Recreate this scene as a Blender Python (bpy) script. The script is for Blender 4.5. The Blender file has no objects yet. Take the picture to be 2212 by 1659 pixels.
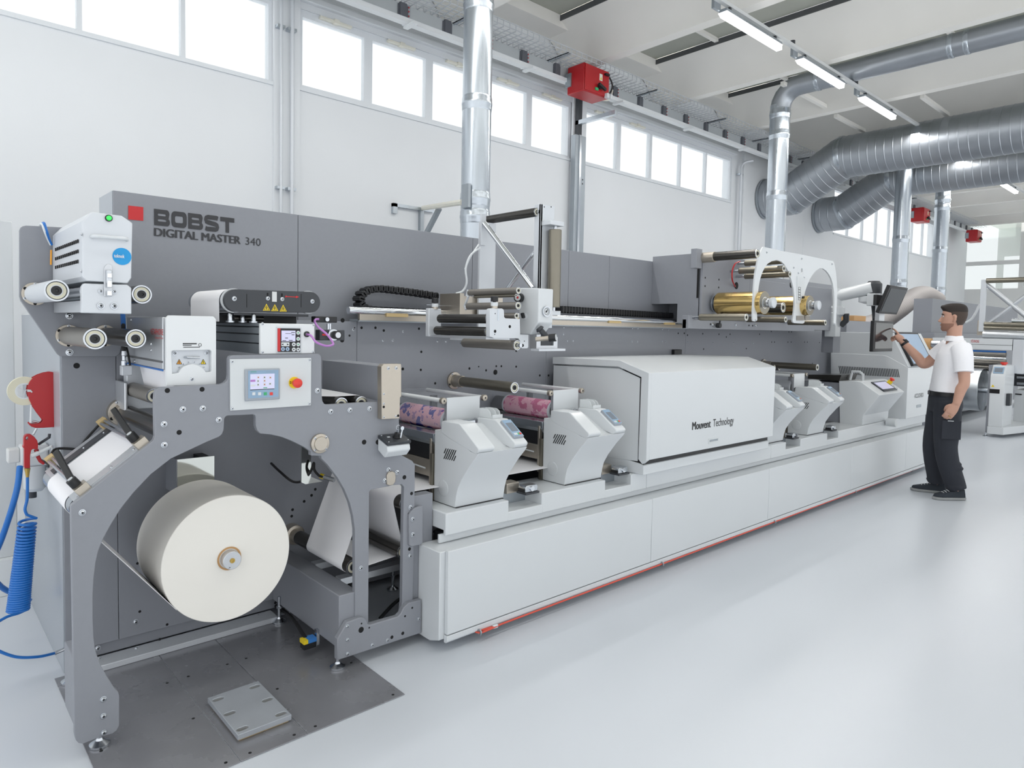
import bpy, bmesh, math, random
from mathutils import Vector as V, Matrix
random.seed(7)
scene = bpy.context.scene
col = scene.collection
# ------------------------------------------------------------------ camera, world, exposure
YAW, PIT, ROL, FOC = -0.7273, 0.0525, 0.0194, 1462.3
PX, PY, CAMH = 1106 - 27.6, 829.5 - 46.2, 1.5
def _rot():
    c, s = math.cos, math.sin
    A = Matrix(((1,0,0),(0,c(PIT),-s(PIT)),(0,s(PIT),c(PIT))))
    B = Matrix(((c(YAW),0,s(YAW)),(0,1,0),(-s(YAW),0,c(YAW))))
    C = Matrix(((c(ROL),-s(ROL),0),(s(ROL),c(ROL),0),(0,0,1)))
    return C @ A @ B
RM = _rot(); RT = RM.transposed()
def at(px, py, x=None, y=None, z=None):
    """point of a real plane (x=, y= or z= const, metres) seen at a photo pixel"""
    d = RT @ V(((px - PX) / FOC, (py - PY) / FOC, 1.0)); d = V((d[0], d[2], -d[1]))
    if x is not None: t = x / d[0]
    elif y is not None: t = y / d[1]
    else: t = (z - CAMH) / d[2]
    return V((0, 0, CAMH)) + d * t
cam = bpy.data.cameras.new('camera'); cam_o = bpy.data.objects.new('camera', cam); col.objects.link(cam_o)
cam.sensor_width = 36; cam.lens = FOC * 36 / 2212
cam.shift_x = 27.6 / 2212; cam.shift_y = -46.2 / 2212
cam.clip_start = 0.05; cam.clip_end = 200
r0, r1, r2 = RM[0], RM[1], RM[2]
R = Matrix(((r0[0], -r1[0], -r2[0]), (r0[2], -r1[2], -r2[2]), (-r0[1], r1[1], r2[1])))
cam_o.matrix_world = Matrix.Translation((0, 0, CAMH)) @ R.to_4x4()
scene.camera = cam_o
w = bpy.data.worlds.new('sky'); scene.world = w; w.use_nodes = True
bg = w.node_tree.nodes['Background']; bg.inputs[0].default_value = (0.95, 0.975, 1.0, 1); bg.inputs[1].default_value = 1.4
vs = scene.view_settings
vs.view_transform = 'Standard'; vs.look = 'None'; vs.gamma = 1; vs.use_curve_mapping = False
vs.exposure = 0.0
for nm_, yy_, zz_, en_, sy_ in (('lamp_row_near_wall', 4.13, 4.955, 310, .12), ('added_floor_fill', .9, 5.12, 190, .5)):  # first strip is the lamp rail's light; second is unseen, added to brighten the floor
    ld = bpy.data.lights.new(nm_, 'AREA'); ld.shape = 'RECTANGLE'; ld.size = 26; ld.size_y = sy_; ld.energy = en_; ld.color = (1, .985, .96)
    lo = bpy.data.objects.new(nm_, ld); col.objects.link(lo); lo.location = (11, yy_, zz_)
sd = bpy.data.lights.new('sun', 'SUN'); sd.energy = 8.0; sd.angle = 0.02; sd.color = (1, .97, .92)
so = bpy.data.objects.new('sun', sd); col.objects.link(so); so.location = (6, -20, 18)
so.rotation_euler = V((.25, .74, -.72)).to_track_quat('-Z', 'Y').to_euler()
# ------------------------------------------------------------------ materials
def lin(c):
    return tuple(((v / 255) / 12.92 if v / 255 <= .04045 else (((v / 255) + .055) / 1.055) ** 2.4) for v in c)
_m = {}
SPEC = {}
def spec(n, rgb, rough=.5, metal=0., var=.04, scale=6., bump=0., trans=0., emit=0., alpha=None, rvar=.05, coat=0., stretch=None):
    SPEC[n] = dict(rgb=rgb, rough=rough, metal=metal, var=var, scale=scale, bump=bump, trans=trans, emit=emit, alpha=alpha, rvar=rvar, coat=coat, stretch=stretch)
def M(n):
    if n in _m: return _m[n]
    s = SPEC[n]; m = bpy.data.materials.new(n); m.use_nodes = True; nt = m.node_tree; N = nt.nodes; L = nt.links
    b = N['Principled BSDF']; c = lin(s['rgb'])
    tc = N.new('ShaderNodeTexCoord'); no = N.new('ShaderNodeTexNoise'); no.inputs['Scale'].default_value = s['scale']; no.inputs['Detail'].default_value = 4
    if s['stretch']:
        mp = N.new('ShaderNodeMapping'); mp.inputs['Scale'].default_value = s['stretch']; L.new(tc.outputs['Object'], mp.inputs['Vector']); L.new(mp.outputs[0], no.inputs['Vector'])
    else: L.new(tc.outputs['Object'], no.inputs['Vector'])
    mx = N.new('ShaderNodeMix'); mx.data_type = 'RGBA'
    v = s['var']
    mx.inputs['A'].default_value = tuple(max(0, x * (1 - v)) for x in c) + (1,)
    mx.inputs['B'].default_value = tuple(min(1, x * (1 + v)) for x in c) + (1,)
    L.new(no.outputs['Fac'], mx.inputs['Factor']); L.new(mx.outputs['Result'], b.inputs['Base Color'])
    mr = N.new('ShaderNodeMapRange'); mr.inputs['To Min'].default_value = max(.02, s['rough'] - s['rvar']); mr.inputs['To Max'].default_value = min(1, s['rough'] + s['rvar'])
    L.new(no.outputs['Fac'], mr.inputs['Value']); L.new(mr.outputs[0], b.inputs['Roughness'])
    b.inputs['Metallic'].default_value = s['metal']
    if s['coat']: b.inputs['Coat Weight'].default_value = s['coat']; b.inputs['Coat Roughness'].default_value = .12
    if s['bump']:
        n2 = N.new('ShaderNodeTexNoise'); n2.inputs['Scale'].default_value = s['scale'] * 40; L.new(tc.outputs['Object'], n2.inputs['Vector'])
        bp = N.new('ShaderNodeBump'); bp.inputs['Strength'].default_value = s['bump']; bp.inputs['Distance'].default_value = .002
        L.new(n2.outputs['Fac'], bp.inputs['Height']); L.new(bp.outputs[0], b.inputs['Normal'])
    if s['emit']:
        b.inputs['Emission Color'].default_value = c + (1,); b.inputs['Emission Strength'].default_value = s['emit']
    if s['alpha'] is not None:
        tr = N.new('ShaderNodeBsdfTransparent'); ms = N.new('ShaderNodeMixShader'); ms.inputs[0].default_value = s['alpha']
        out = N['Material Output']; L.new(tr.outputs[0], ms.inputs[1]); L.new(b.outputs[0], ms.inputs[2]); L.new(ms.outputs[0], out.inputs['Surface'])
    _m[n] = m; return m
spec('wall', (226, 229, 232), .8, var=.03, scale=1.2, bump=.15)
spec('wall_warm', (226, 227, 226), .8, var=.03, scale=1.2, bump=.15)
spec('concrete', (238, 236, 231), .85, var=.05, scale=1.5, bump=.2)
spec('skylight', (176, 178, 168), .7, var=.05, scale=2)
spec('dark_gap', (92, 94, 96), .8)
spec('floor', (206, 211, 218), .3, var=.03, scale=.9, rvar=.06)
spec('win_frame', (222, 226, 230), .5, var=.02)
spec('glass', (235, 245, 245), .03, alpha=.12, var=0)
spec('office_glass', (195, 215, 205), .04, alpha=.25, var=0)
spec('clear', (225, 230, 238), .05, alpha=.11, var=0)
spec('acrylic', (232, 236, 238), .15, alpha=.6, var=0)
spec('grey', (139, 142, 149), .42, var=.03, scale=40, bump=.12)
spec('grey_dark', (139, 142, 149), .45, var=.04, scale=60, bump=.12)
spec('end_panel', (163, 169, 176), .3, var=.04, scale=3)
spec('white', (212, 216, 219), .32, var=.012, scale=3, coat=.15)
spec('white_matt', (225, 228, 230), .6, var=.02)
spec('offwhite', (212, 214, 214), .4, var=.02)
spec('alu', (205, 208, 212), .38, metal=.75, var=.05, scale=8, stretch=(1, 30, 1))
spec('alu_paint', (208, 212, 217), .4, metal=.25, var=.04, scale=5)
spec('nickel', (186, 178, 166), .36, metal=.85, var=.06, scale=30, stretch=(1, 20, 1))
spec('steel', (200, 204, 209), .22, metal=1., var=.03, scale=4, rvar=.02)
spec('chrome', (225, 228, 232), .1, metal=1., var=.01, scale=2, rvar=.005)
spec('mirror', (226, 228, 222), .05, metal=1., var=.03, scale=5)
spec('galv', (190, 197, 204), .27, metal=.9, var=.10, scale=6, rvar=.07, stretch=(1, 1, .08))
spec('galv_dull', (165, 172, 178), .45, metal=.7, var=.1, scale=8)
spec('duct', (176, 181, 187), .40, metal=.9, var=.10, scale=4, rvar=.06)
spec('floor_steel', (144, 145, 150), .27, metal=.35, var=.16, scale=5, rvar=.1, bump=.03)
spec('raised', (178, 183, 190), .34, metal=.35, var=.12, scale=9, rvar=.1)
spec('roller_black', (78, 76, 73), .24, metal=.75, var=.03, scale=8, rvar=.02, stretch=(1, .2, 1))
spec('roller_grey', (140, 136, 130), .42, metal=.6, var=.06, scale=20, stretch=(1, .2, 1))
spec('roller_bronze', (134, 129, 117), .3, metal=.75, var=.05, scale=20)
spec('black', (26, 27, 30), .45, var=.1)
spec('hole', (14, 14, 16), .8, var=.1)
spec('dark_plastic', (56, 59, 64), .45, var=.05)
spec('joint_grey', (92, 95, 102), .5)
spec('bus_grey', (186, 191, 194), .5, metal=.2)
spec('rubber', (22, 22, 24), .6, var=.1)
spec('paper', (240, 240, 243), .55, var=.01)
spec('paper_roll', (236, 233, 226), .75, var=.02, scale=3, stretch=(1, 1, 1))
spec('cream', (216, 212, 190), .5, var=.03)
spec('red', (176, 28, 34), .35, var=.05)
spec('red_sign', (196, 40, 44), .5, var=.02)
spec('red_button', (222, 60, 50), .35, var=.03)
spec('yellow', (238, 208, 40), .45, var=.03)
spec('orange', (236, 160, 40), .45, var=.03)
spec('letter', (50, 51, 55), .5, var=.02)
spec('ink', (30, 31, 34), .5, var=.02)
spec('blue_hose', (30, 108, 188), .35, var=.05)
spec('teal', (24, 150, 214), .45, var=.02)
spec('blue_label', (60, 130, 205), .45)
spec('purple', (176, 120, 190), .4, var=.03)
spec('green_led', (60, 200, 90), .3, emit=.6)
spec('green', (60, 170, 110), .4)
spec('screen_blue', (150, 172, 198), .25, emit=.12)
spec('screen_lcd', (190, 190, 214), .2, emit=.35)
spec('screen_grey', (120, 128, 138), .18, emit=.05)
spec('screen_black', (44, 48, 54), .12, var=.05)
spec('hmi', (158, 165, 174), .4)
spec('hmi_blue', (140, 168, 194), .35)
spec('gold', (214, 184, 122), .17, metal=1., var=.1, scale=6, rvar=.12)
spec('foil', (205, 210, 214), .3, metal=.9, var=.05)
spec('kraft', (190, 148, 100), .7)
spec('tan', (196, 172, 124), .5)
spec('brass', (190, 160, 90), .3, metal=1.)
spec('hose_grey', (182, 176, 174), .6, var=.04)
spec('lamp', (255, 255, 252), .4, emit=6.)
spec('red_wire', (214, 84, 66), .5)
spec('skin', (196, 152, 132), .5, var=.05, scale=30)
spec('hair', (42, 34, 30), .7, var=.2, scale=120)
spec('hair_short', (70, 57, 50), .7, var=.1, scale=200)
spec('shirt', (246, 246, 250), .8, var=.02, scale=40, bump=.3)
spec('trousers', (43, 46, 54), .85, var=.12, scale=12, bump=.3)
spec('belt', (24, 24, 27), .5)
spec('shoe', (44, 50, 58), .8, var=.1, scale=30)
spec('sole', (150, 152, 152), .7)
spec('lace', (220, 222, 224), .7)
spec('beige', (226, 224, 212), .5)
spec('cup', (210, 214, 216), .5)
def ink_mat(name, base, c1, c2, seed):
    m = bpy.data.materials.new(name); m.use_nodes = True; nt = m.node_tree; N = nt.nodes; L = nt.links
    b = N['Principled BSDF']; b.inputs['Roughness'].default_value = .45
    tc = N.new('ShaderNodeTexCoord'); mp = N.new('ShaderNodeMapping'); mp.inputs['Location'].default_value = (seed, seed * .7, 0)
    L.new(tc.outputs['Object'], mp.inputs['Vector'])
    prev = None
    for sc_, th, c in ((16, .52, c1), (30, .60, c2)):
        n = N.new('ShaderNodeTexNoise'); n.inputs['Scale'].default_value = sc_; n.inputs['Detail'].default_value = 3; L.new(mp.outputs[0], n.inputs['Vector'])
        g = N.new('ShaderNodeMath'); g.operation = 'GREATER_THAN'; g.inputs[1].default_value = th; L.new(n.outputs['Fac'], g.inputs[0])
        x = N.new('ShaderNodeMix'); x.data_type = 'RGBA'; L.new(g.outputs[0], x.inputs['Factor'])
        if prev is None: x.inputs['A'].default_value = lin(base) + (1,)
        else: L.new(prev, x.inputs['A'])
        x.inputs['B'].default_value = lin(c) + (1,); prev = x.outputs['Result']
    L.new(prev, b.inputs['Base Color']); _m[name] = m
ink_mat('plate_blue', (222, 168, 182), (54, 52, 150), (160, 120, 165), 1.3)
ink_mat('plate_pink', (226, 160, 180), (186, 40, 110), (206, 90, 140), 4.1)
# ------------------------------------------------------------------ mesh helpers
ORG = {}
class MB:
    def __init__(s): s.v = []; s.f = []; s.mi = []; s.cur = 0; s.ms = []
    def use(s, m):
        if m not in s.ms: s.ms.append(m)
        s.cur = s.ms.index(m); return s
    def _add(s, vs, fs):
        o = len(s.v); s.v += [V(p) for p in vs]; s.f += [tuple(i + o for i in f) for f in fs]; s.mi += [s.cur] * len(fs); return s
    def box(s, x0, x1, y0, y1, z0, z1):
        return s.hexa([(x0,y0,z0),(x1,y0,z0),(x1,y1,z0),(x0,y1,z0)], [(x0,y0,z1),(x1,y0,z1),(x1,y1,z1),(x0,y1,z1)])
    def hexa(s, a, b):
        return s._add(list(a) + list(b), [(0,3,2,1),(4,5,6,7),(0,1,5,4),(1,2,6,5),(2,3,7,6),(3,0,4,7)])
    def obox(s, c, u, v_, w_, su, sv, sw):
        """box centred at c with axes u,v,w and full sizes"""
        c = V(c); u = V(u).normalized() * su / 2; v_ = V(v_).normalized() * sv / 2; w_ = V(w_).normalized() * sw / 2
        return s.hexa([c-u-v_-w_, c+u-v_-w_, c+u+v_-w_, c-u+v_-w_], [c-u-v_+w_, c+u-v_+w_, c+u+v_+w_, c-u+v_+w_])
    def lathe(s, p, d, prof, n=24, a0=0, closed=True):
        p = V(p); d = V(d).normalized(); a = d.orthogonal().normalized(); b = d.cross(a)
        vs = []; fs = []
        for t, r in prof:
            for i in range(n):
                q = 2 * math.pi * i / n; vs.append(p + d * t + (a * math.cos(q) + b * math.sin(q)) * r)
        for k in range(len(prof) - 1):
            for i in range(n):
                j = (i + 1) % n; fs.append((k*n+i, k*n+j, (k+1)*n+j, (k+1)*n+i))
        if closed: fs.append(tuple(range(n))); fs.append(tuple((len(prof)-1)*n + i for i in range(n)))
        return s._add(vs, fs)
    def cyl(s, p0, p1, r, r1=None, n=24):
        p0 = V(p0); p1 = V(p1); return s.lathe(p0, p1 - p0, [(0, r), ((p1 - p0).length, r if r1 is None else r1)], n)
    def ring(s, p, d, ro, ri, t, n=32):
        p = V(p); d = V(d).normalized(); a = d.orthogonal().normalized(); b = d.cross(a); vs = []; fs = []
        for k, (tt, r) in enumerate(((0, ri), (0, ro), (t, ro), (t, ri))):
            for i in range(n):
                q = 2 * math.pi * i / n; vs.append(p + d * tt + (a * math.cos(q) + b * math.sin(q)) * r)
        for k in range(4):
            for i in range(n):
                j = (i + 1) % n; k2 = (k + 1) % 4; fs.append((k*n+i, k*n+j, k2*n+j, k2*n+i))
        return s._add(vs, fs)
    def prism(s, pts, vec, holes=()):
        pts = [V(p) for p in pts]; vec = V(vec); loops = [pts] + [[V(q) for q in h] for h in holes]
        allp = [p for l in loops for p in l]; n = len(allp); fs = []
        if holes:
            bm = bmesh.new(); bv = [bm.verts.new(p) for p in allp]; bm.verts.index_update(); o = 0; es = []
            for l in loops:
                es += [bm.edges.new((bv[o + i], bv[o + (i + 1) % len(l)])) for i in range(len(l))]; o += len(l)
            bmesh.ops.triangle_fill(bm, use_beauty=True, use_dissolve=False, edges=es)
            for fc in bm.faces:
                t = [q.index for q in fc.verts]; fs += [tuple(t), tuple(i + n for i in t)]
            bm.free()
        else: fs += [tuple(range(n)), tuple(i + n for i in range(n))]
        o = 0
        for l in loops:
            for i in range(len(l)): j = (i + 1) % len(l); fs.append((o+i, o+j, o+j+n, o+i+n))
            o += len(l)
        return s._add(allp + [p + vec for p in allp], fs)
    def tube(s, path, r, n=10, caps=True):
        path = [V(p) for p in path]; rs = r if isinstance(r, (list, tuple)) else [r] * len(path)
        vs = []; fs = []; prev = None
        for k, p in enumerate(path):
            d = ((path[min(k+1, len(path)-1)] - p).normalized() + (p - path[max(k-1, 0)]).normalized())
            d = d.normalized() if d.length > 1e-9 else V((0,0,1))
            a = (prev - d * prev.dot(d)) if prev is not None else d.orthogonal()
            a = a.normalized(); prev = a; b = d.cross(a)
            for i in range(n):
                q = 2 * math.pi * i / n; vs.append(p + (a * math.cos(q) + b * math.sin(q)) * rs[k])
        for k in range(len(path) - 1):
            for i in range(n): j = (i+1) % n; fs.append((k*n+i, k*n+j, (k+1)*n+j, (k+1)*n+i))
        if caps: fs += [tuple(range(n)), tuple((len(path)-1)*n+i for i in range(n))]
        return s._add(vs, fs)
    def sheet(s, path2, y0, y1, t=.0015):
        """web: polyline of (x,z) extruded in y, with thickness"""
        pts = [V((x, 0, z)) for x, z in path2]; vs = []; fs = []
        for k, p in enumerate(pts):
            d = (pts[min(k+1, len(pts)-1)] - pts[max(k-1, 0)]).normalized(); nrm = V((-d.z, 0, d.x)) * t / 2
            for q, yy in ((nrm, y0), (nrm, y1), (-nrm, y1), (-nrm, y0)): vs.append(V((p.x + q.x, yy, p.z + q.z)))
        for k in range(len(pts) - 1):
            for i in range(4): j = (i+1) % 4; fs.append((k*4+i, k*4+j, k*4+4+j, k*4+4+i))
        fs += [(0,1,2,3), tuple((len(pts)-1)*4+i for i in range(4))]
        return s._add(vs, fs)
    def loft(s, rings, cap=True):
        n = len(rings[0]); vs = [p for r in rings for p in r]; fs = []
        for k in range(len(rings) - 1):
            for i in range(n): j = (i+1) % n; fs.append((k*n+i, k*n+j, (k+1)*n+j, (k+1)*n+i))
        if cap: fs += [tuple(range(n)), tuple((len(rings)-1)*n+i for i in range(n))]
        return s._add(vs, fs)
    def build(s, name, mat=None, parent=None, bevel=0, seg=2, ang=35, smooth=True):
        return link_mesh(name, s.v, s.f, [M(m) for m in s.ms] if s.ms else [M(mat)], parent, s.mi if s.ms else None, bevel, seg, ang, smooth)
def link_mesh(name, vs, fs, mats, parent, mi=None, bevel=0, seg=2, ang=35, smooth=True):
    if parent is None:
        xs = [p[0] for p in vs]; ys = [p[1] for p in vs]; zs = [p[2] for p in vs]
        o = V(((min(xs)+max(xs))/2, (min(ys)+max(ys))/2, min(zs)))
    else: o = ORG[parent.name]
    me = bpy.data.meshes.new(name); me.from_pydata([V(p) - o for p in vs], [], fs)
    for m in mats: me.materials.append(m)
    if mi and len(mats) > 1: me.polygons.foreach_set('material_index', mi)
    bm = bmesh.new(); bm.from_mesh(me); bmesh.ops.recalc_face_normals(bm, faces=bm.faces); bm.to_mesh(me); bm.free()
    if smooth:
        me.polygons.foreach_set('use_smooth', [True] * len(me.polygons)); me.set_sharp_from_angle(angle=math.radians(ang))
    ob = bpy.data.objects.new(name, me); col.objects.link(ob)
    if parent is None: ob.location = o
    else: ob.parent = parent
    ORG[ob.name] = o
    if bevel:
        b = ob.modifiers.new('bevel', 'BEVEL'); b.width = bevel; b.segments = seg; b.limit_method = 'ANGLE'; b.angle_limit = math.radians(40); b.harden_normals = False
    return ob
def tag(o, label=None, cat=None, group=None, kind=None):
    if label: o['label'] = label
    if cat: o['category'] = cat
    if group: o['group'] = group
    if kind: o['kind'] = kind
    return o
def thing(name, label, cat, loc, group=None, kind=None):
    o = bpy.data.objects.new(name, None); col.objects.link(o); o.location = loc; o.empty_display_size = .05; ORG[o.name] = V(loc)
    return tag(o, label, cat, group, kind)
def struct(name, mb, mat, parent=None, **k): 
    o = mb.build(name, mat, parent, **k)
    if parent is None: o['kind'] = 'structure'
    return o
def copy_tree(o, dx, label=None, parent=None):
    c = o.copy(); col.objects.link(c); ORG[c.name] = ORG[o.name] + V(dx)
    if parent is None:
        c.location = o.location + V(dx)
        if label: c['label'] = label
    else: c.parent = parent
    for ch in list(o.children): copy_tree(ch, dx, None, c)
    return c
# shared small hardware
_bolt = None
def bolt_mesh():
    global _bolt
    if _bolt: return _bolt
    b = MB(); b.use('steel'); b.lathe((0,0,0), (0,-1,0), [(0,1.0),(.18,1.0),(.2,.78),(.55,.7),(.75,.45),(.75,.34)], 14, closed=False)
    b.use('dark_plastic'); b.lathe((0,0,0), (0,-1,0), [(.75,.34),(.5,.3),(.5,.01)], 14, closed=False)
    me = bpy.data.meshes.new('bolt'); me.from_pydata(b.v, [], b.f)
    for m in b.ms: me.materials.append(M(m))
    me.polygons.foreach_set('material_index', b.mi); _bolt = me; return me
_hole = None
def hole_mesh():
    global _hole
    if _hole: return _hole
    b = MB(); b.use('hole'); b.lathe((0,0,0), (0,-1,0), [(0,1),(.06,1),(.06,.02)], 14, closed=False)
    me = bpy.data.meshes.new('bolt_hole'); me.from_pydata(b.v, [], b.f); me.materials.append(M('hole')); _hole = me; return me
def hw(me, name, parent, p, r, axis='y'):
    o = bpy.data.objects.new(name, me); col.objects.link(o); o.parent = parent; o.location = V(p) - ORG[parent.name]; o.scale = (r, r, r)
    if axis == 'x': o.rotation_euler = (0, 0, -math.pi / 2)
    if axis == 'z': o.rotation_euler = (-math.pi / 2, 0, 0)
    return o
def bolts(parent, pxs, r=.0095, axis='y', **pl):
    for p in pxs: hw(bolt_mesh(), 'bolt', parent, at(p[0], p[1], **pl), r if len(p) < 3 else p[2], axis)
def holes(parent, pxs, r=.008, axis='y', **pl):
    for p in pxs: hw(hole_mesh(), 'bolt_hole', parent, at(p[0], p[1], **pl), r if len(p) < 3 else p[2], axis)
_cap = None
def cap_mesh():
    global _cap
    if _cap: return _cap
    b = MB(); b.use('steel'); b.lathe((0,0,0), (0,-1,0), [(0,1),(.12,1),(.12,.86),(.03,.84)], 24, closed=False)
    b.use('dark_plastic'); b.lathe((0,0,0), (0,-1,0), [(.03,.84),(.03,.79)], 24, closed=False)
    b.use('cream'); b.lathe((0,0,0), (0,-1,0), [(.03,.79),(.06,.78),(.06,.54),(.02,.53)], 24, closed=False)
    b.use('alu'); b.lathe((0,0,0), (0,-1,0), [(.02,.53),(.02,.45)], 24, closed=False)
    b.use('black'); b.lathe((0,0,0), (0,-1,0), [(.02,.45),(.14,.43),(.14,.18),(.02,.16),(.02,.01)], 24, closed=False)
    me = bpy.data.meshes.new('bearing_cap'); me.from_pydata(b.v, [], b.f)
    for m in b.ms: me.materials.append(M(m))
    me.polygons.foreach_set('material_index', b.mi); me.polygons.foreach_set('use_smooth', [True]*len(me.polygons)); me.set_sharp_from_angle(angle=.6); _cap = me; return me
def roller(parent, x, z, y0, y1, r, mat='roller_grey', cap=True, shaft=None, name='roller'):
    """y0 = near end, y1 = far end"""
    b = MB().cyl((x, y0, z), (x, y1, z), r, n=28)
    o = b.build(name, mat, parent, bevel=min(.003, r*.1))
    if shaft: MB().cyl((x, y0 - shaft, z), (x, y1 + shaft, z), r * .38, n=14).build('shaft', 'steel', o)
    if cap: hw(cap_mesh(), 'bearing_cap', o, (x, y0, z), r)
    return o
def rollpx(parent, far, near, yfar, r, mat='roller_grey', **k):
    p = at(far[0], far[1], y=yfar); q = at(near[0], near[1], x=p.x)
    return roller(parent, p.x, (p.z + q.z) / 2, q.y, yfar, r, mat, **k)
def flange(parent, x, z, y, R, t=.018, nb=4):
    """round flange on a wall plate at y (front face), facing -y"""
    o = MB().lathe((x, y, z), (0,-1,0), [(0,R),(t*.7,R),(t*.75,R*.72),(t*1.6,R*.66)], 28).build('flange', 'nickel', parent, bevel=.001)
    for i in range(nb):
        a = 2*math.pi*i/nb + .5; hw(bolt_mesh() if i % 2 else hole_mesh(), 'bolt' if i % 2 else 'bolt_hole', o, (x + R*.86*math.cos(a), y - t*.72, z + R*.86*math.sin(a)), R*.13)
    return o
def text(parent, s, p0, p1, up, mat, bold=0., name='lettering', h=None, d=.0012, nrm=None):
    """flat letters: left end p0 to right end p1 of the base line, up = top-left point direction vector with height"""
    cu = bpy.data.curves.new('t', 'FONT'); cu.body = s; cu.size = 1; cu.fill_mode = 'FRONT'; cu.resolution_u = 3
    to = bpy.data.objects.new('t', cu); col.objects.link(to); bpy.context.view_layer.update()
    dg = bpy.context.evaluated_depsgraph_get(); me = bpy.data.meshes.new_from_object(to.evaluated_get(dg)); bpy.data.objects.remove(to)
    xs = [v.co.x for v in me.vertices]; ys = [v.co.y for v in me.vertices]; x0, x1 = min(xs), max(xs)
    p0 = V(p0); p1 = V(p1); u = p1 - p0; up = V(up); cap = .70
    nr = V(nrm) if nrm else u.cross(up).normalized()
    vs = []; fs = []; W2 = x1 - x0 + bold * 2.5
    for k in (range(3) if bold else (0,)):
        n0 = len(vs); vs += [p0 + u * ((v.co.x - x0 + bold * 1.25 * k) / W2) + up * (v.co.y / cap) + nr * (d + .00005 * k) for v in me.vertices]
        fs += [tuple(i + n0 for i in p.vertices) for p in me.polygons]
    bpy.data.meshes.remove(me)
    return link_mesh(name, vs, fs, [M(mat)], parent, smooth=False)
def quad_plate(parent, name, mat, pts, vec, **k):
    return MB().prism(pts, vec).build(name, mat, parent, **k)
def leveler(parent, x, y, z=0., h=.09, r=.033, name='levelling_foot'):
    b = MB(); b.use('steel'); b.lathe((x, y, z), (0,0,1), [(0,r),(.008,r),(.011,r*.85),(.02,r*.4),(.028,r*.3),(.028,.008),(h,.008)], 24)
    b.lathe((x, y, z+h*.55), (0,0,1), [(0,.014),(.012,.014)], 6)
    return b.build(name, None, parent)
def arc(cx, cz, r, a0, a1, n=10):
    return [(cx + r*math.cos(math.radians(a0 + (a1-a0)*i/n)), cz + r*math.sin(math.radians(a0 + (a1-a0)*i/n))) for i in range(n+1)]
def smooth_path(pts, n=6):
    pts = [V(p) for p in pts]; out = []
    for i in range(len(pts) - 1):
        p0 = pts[max(i-1,0)]; p1 = pts[i]; p2 = pts[i+1]; p3 = pts[min(i+2,len(pts)-1)]
        for k in range(n):
            t = k / n; out.append(.5*((2*p1) + (p2-p0)*t + (2*p0-5*p1+4*p2-p3)*t*t + (3*p1-p0-3*p2+p3)*t**3))
    return out + [pts[-1]]
# ------------------------------------------------------------------ ROOM
YW = 7.0
struct('floor', MB().box(-4, 31, -9, YW + .2, -.1, 0), 'floor')
b3 = [at(1799.5, 498, y=YW), at(2013, 560, y=YW), at(1874, 455, y=YW), at(2014, 504, y=YW)]
W = {0: (-1.45, 2.985, 4.0, 4.86), 1: (3.27, 7.575, 4.02, 4.86), 2: (7.87, 12.18, 4.02, 4.86), 3: (b3[0].x, 24.45, b3[1].z + .03, 5.0)}
def rect(x0, x1, z0, z1, y): return [(x0, y, z0), (x1, y, z0), (x1, y, z1), (x0, y, z1)]
struct('wall_left', MB().prism(rect(-4, 28, 0, 6.3, YW), (0, .2, 0), [rect(*W[k], YW) for k in W]), 'wall', smooth=False)
def window(n, panes, fz0, fz1, opener):
    x0, x1, z0, z1 = W[n]
    t = thing('window_%d' % (n + 1), None, None, (x0, YW, z0), kind='structure')
    holes_ = [rect(a, b, fz0, fz1, YW + .02) for a, b in panes]
    MB().prism(rect(x0, x1, z0, z1, YW + .02), (0, .07, 0), holes_).build('window_frame', 'win_frame', t, smooth=False)
    for i, (a, b) in enumerate(panes):
        MB().box(a - .01, b + .01, YW + .05, YW + .056, fz0 - .01, fz1 + .01).build('pane', 'glass', t)
        if i in opener:
            c = MB().box((a+b)/2 - .19, (a+b)/2 + .19, YW - .03, YW + .02, fz1 + .035, fz1 + .06); c.box((a+b)/2 - .03, (a+b)/2 + .03, YW - .045, YW + .02, fz1 + .025, fz1 + .07)
            c.build('window_opener', 'beige', t)
    MB().box(x0, x1, YW - .02, YW + .03, z0 - .025, z0 + .01).build('window_sill', 'win_frame', t)
window(0, [(2.95 - .86*i - .82, 2.95 - .86*i) for i in range(5)], 4.03, 4.80, ())
window(1, [(3.325 + .8625*i, 4.08 + .8625*i) for i in range(5)], 4.07, 4.785, range(5))
window(2, [(7.92, 8.68), (8.78, 9.55), (9.62, 10.46), (10.49, 11.29), (11.32, 12.14)], 4.06, 4.80, (0, 1))
xs = [b3[0].x + .02 + (24.4 - b3[0].x) / 8 * i for i in range(9)]
window(3, [(xs[i], xs[i+1] - .02) for i in range(8)], W[3][2] + .03, 4.96, ())
for n, (a, b) in enumerate(((2.985, 3.27), (7.575, 7.87), (24.5, 26.6))):
    struct('trim_%d' % (n + 1), MB().box(a, b, YW - .04, YW + .01, 0, 5.6), 'wall')
struct('trim_4', MB().box(3.2, 12.3, YW - .06, YW + .01, 4.93, 5.0).box(3.2, 12.3, YW - .03, YW + .01, 5.0, 5.03), 'wall', bevel=.01)
struct('trim_5', MB().box(12.55, 12.7, YW - .05, YW + .01, 0, 5.5).box(15.35, 15.38, YW - .004, YW + .01, 0, 4.2), 'wall')
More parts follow.
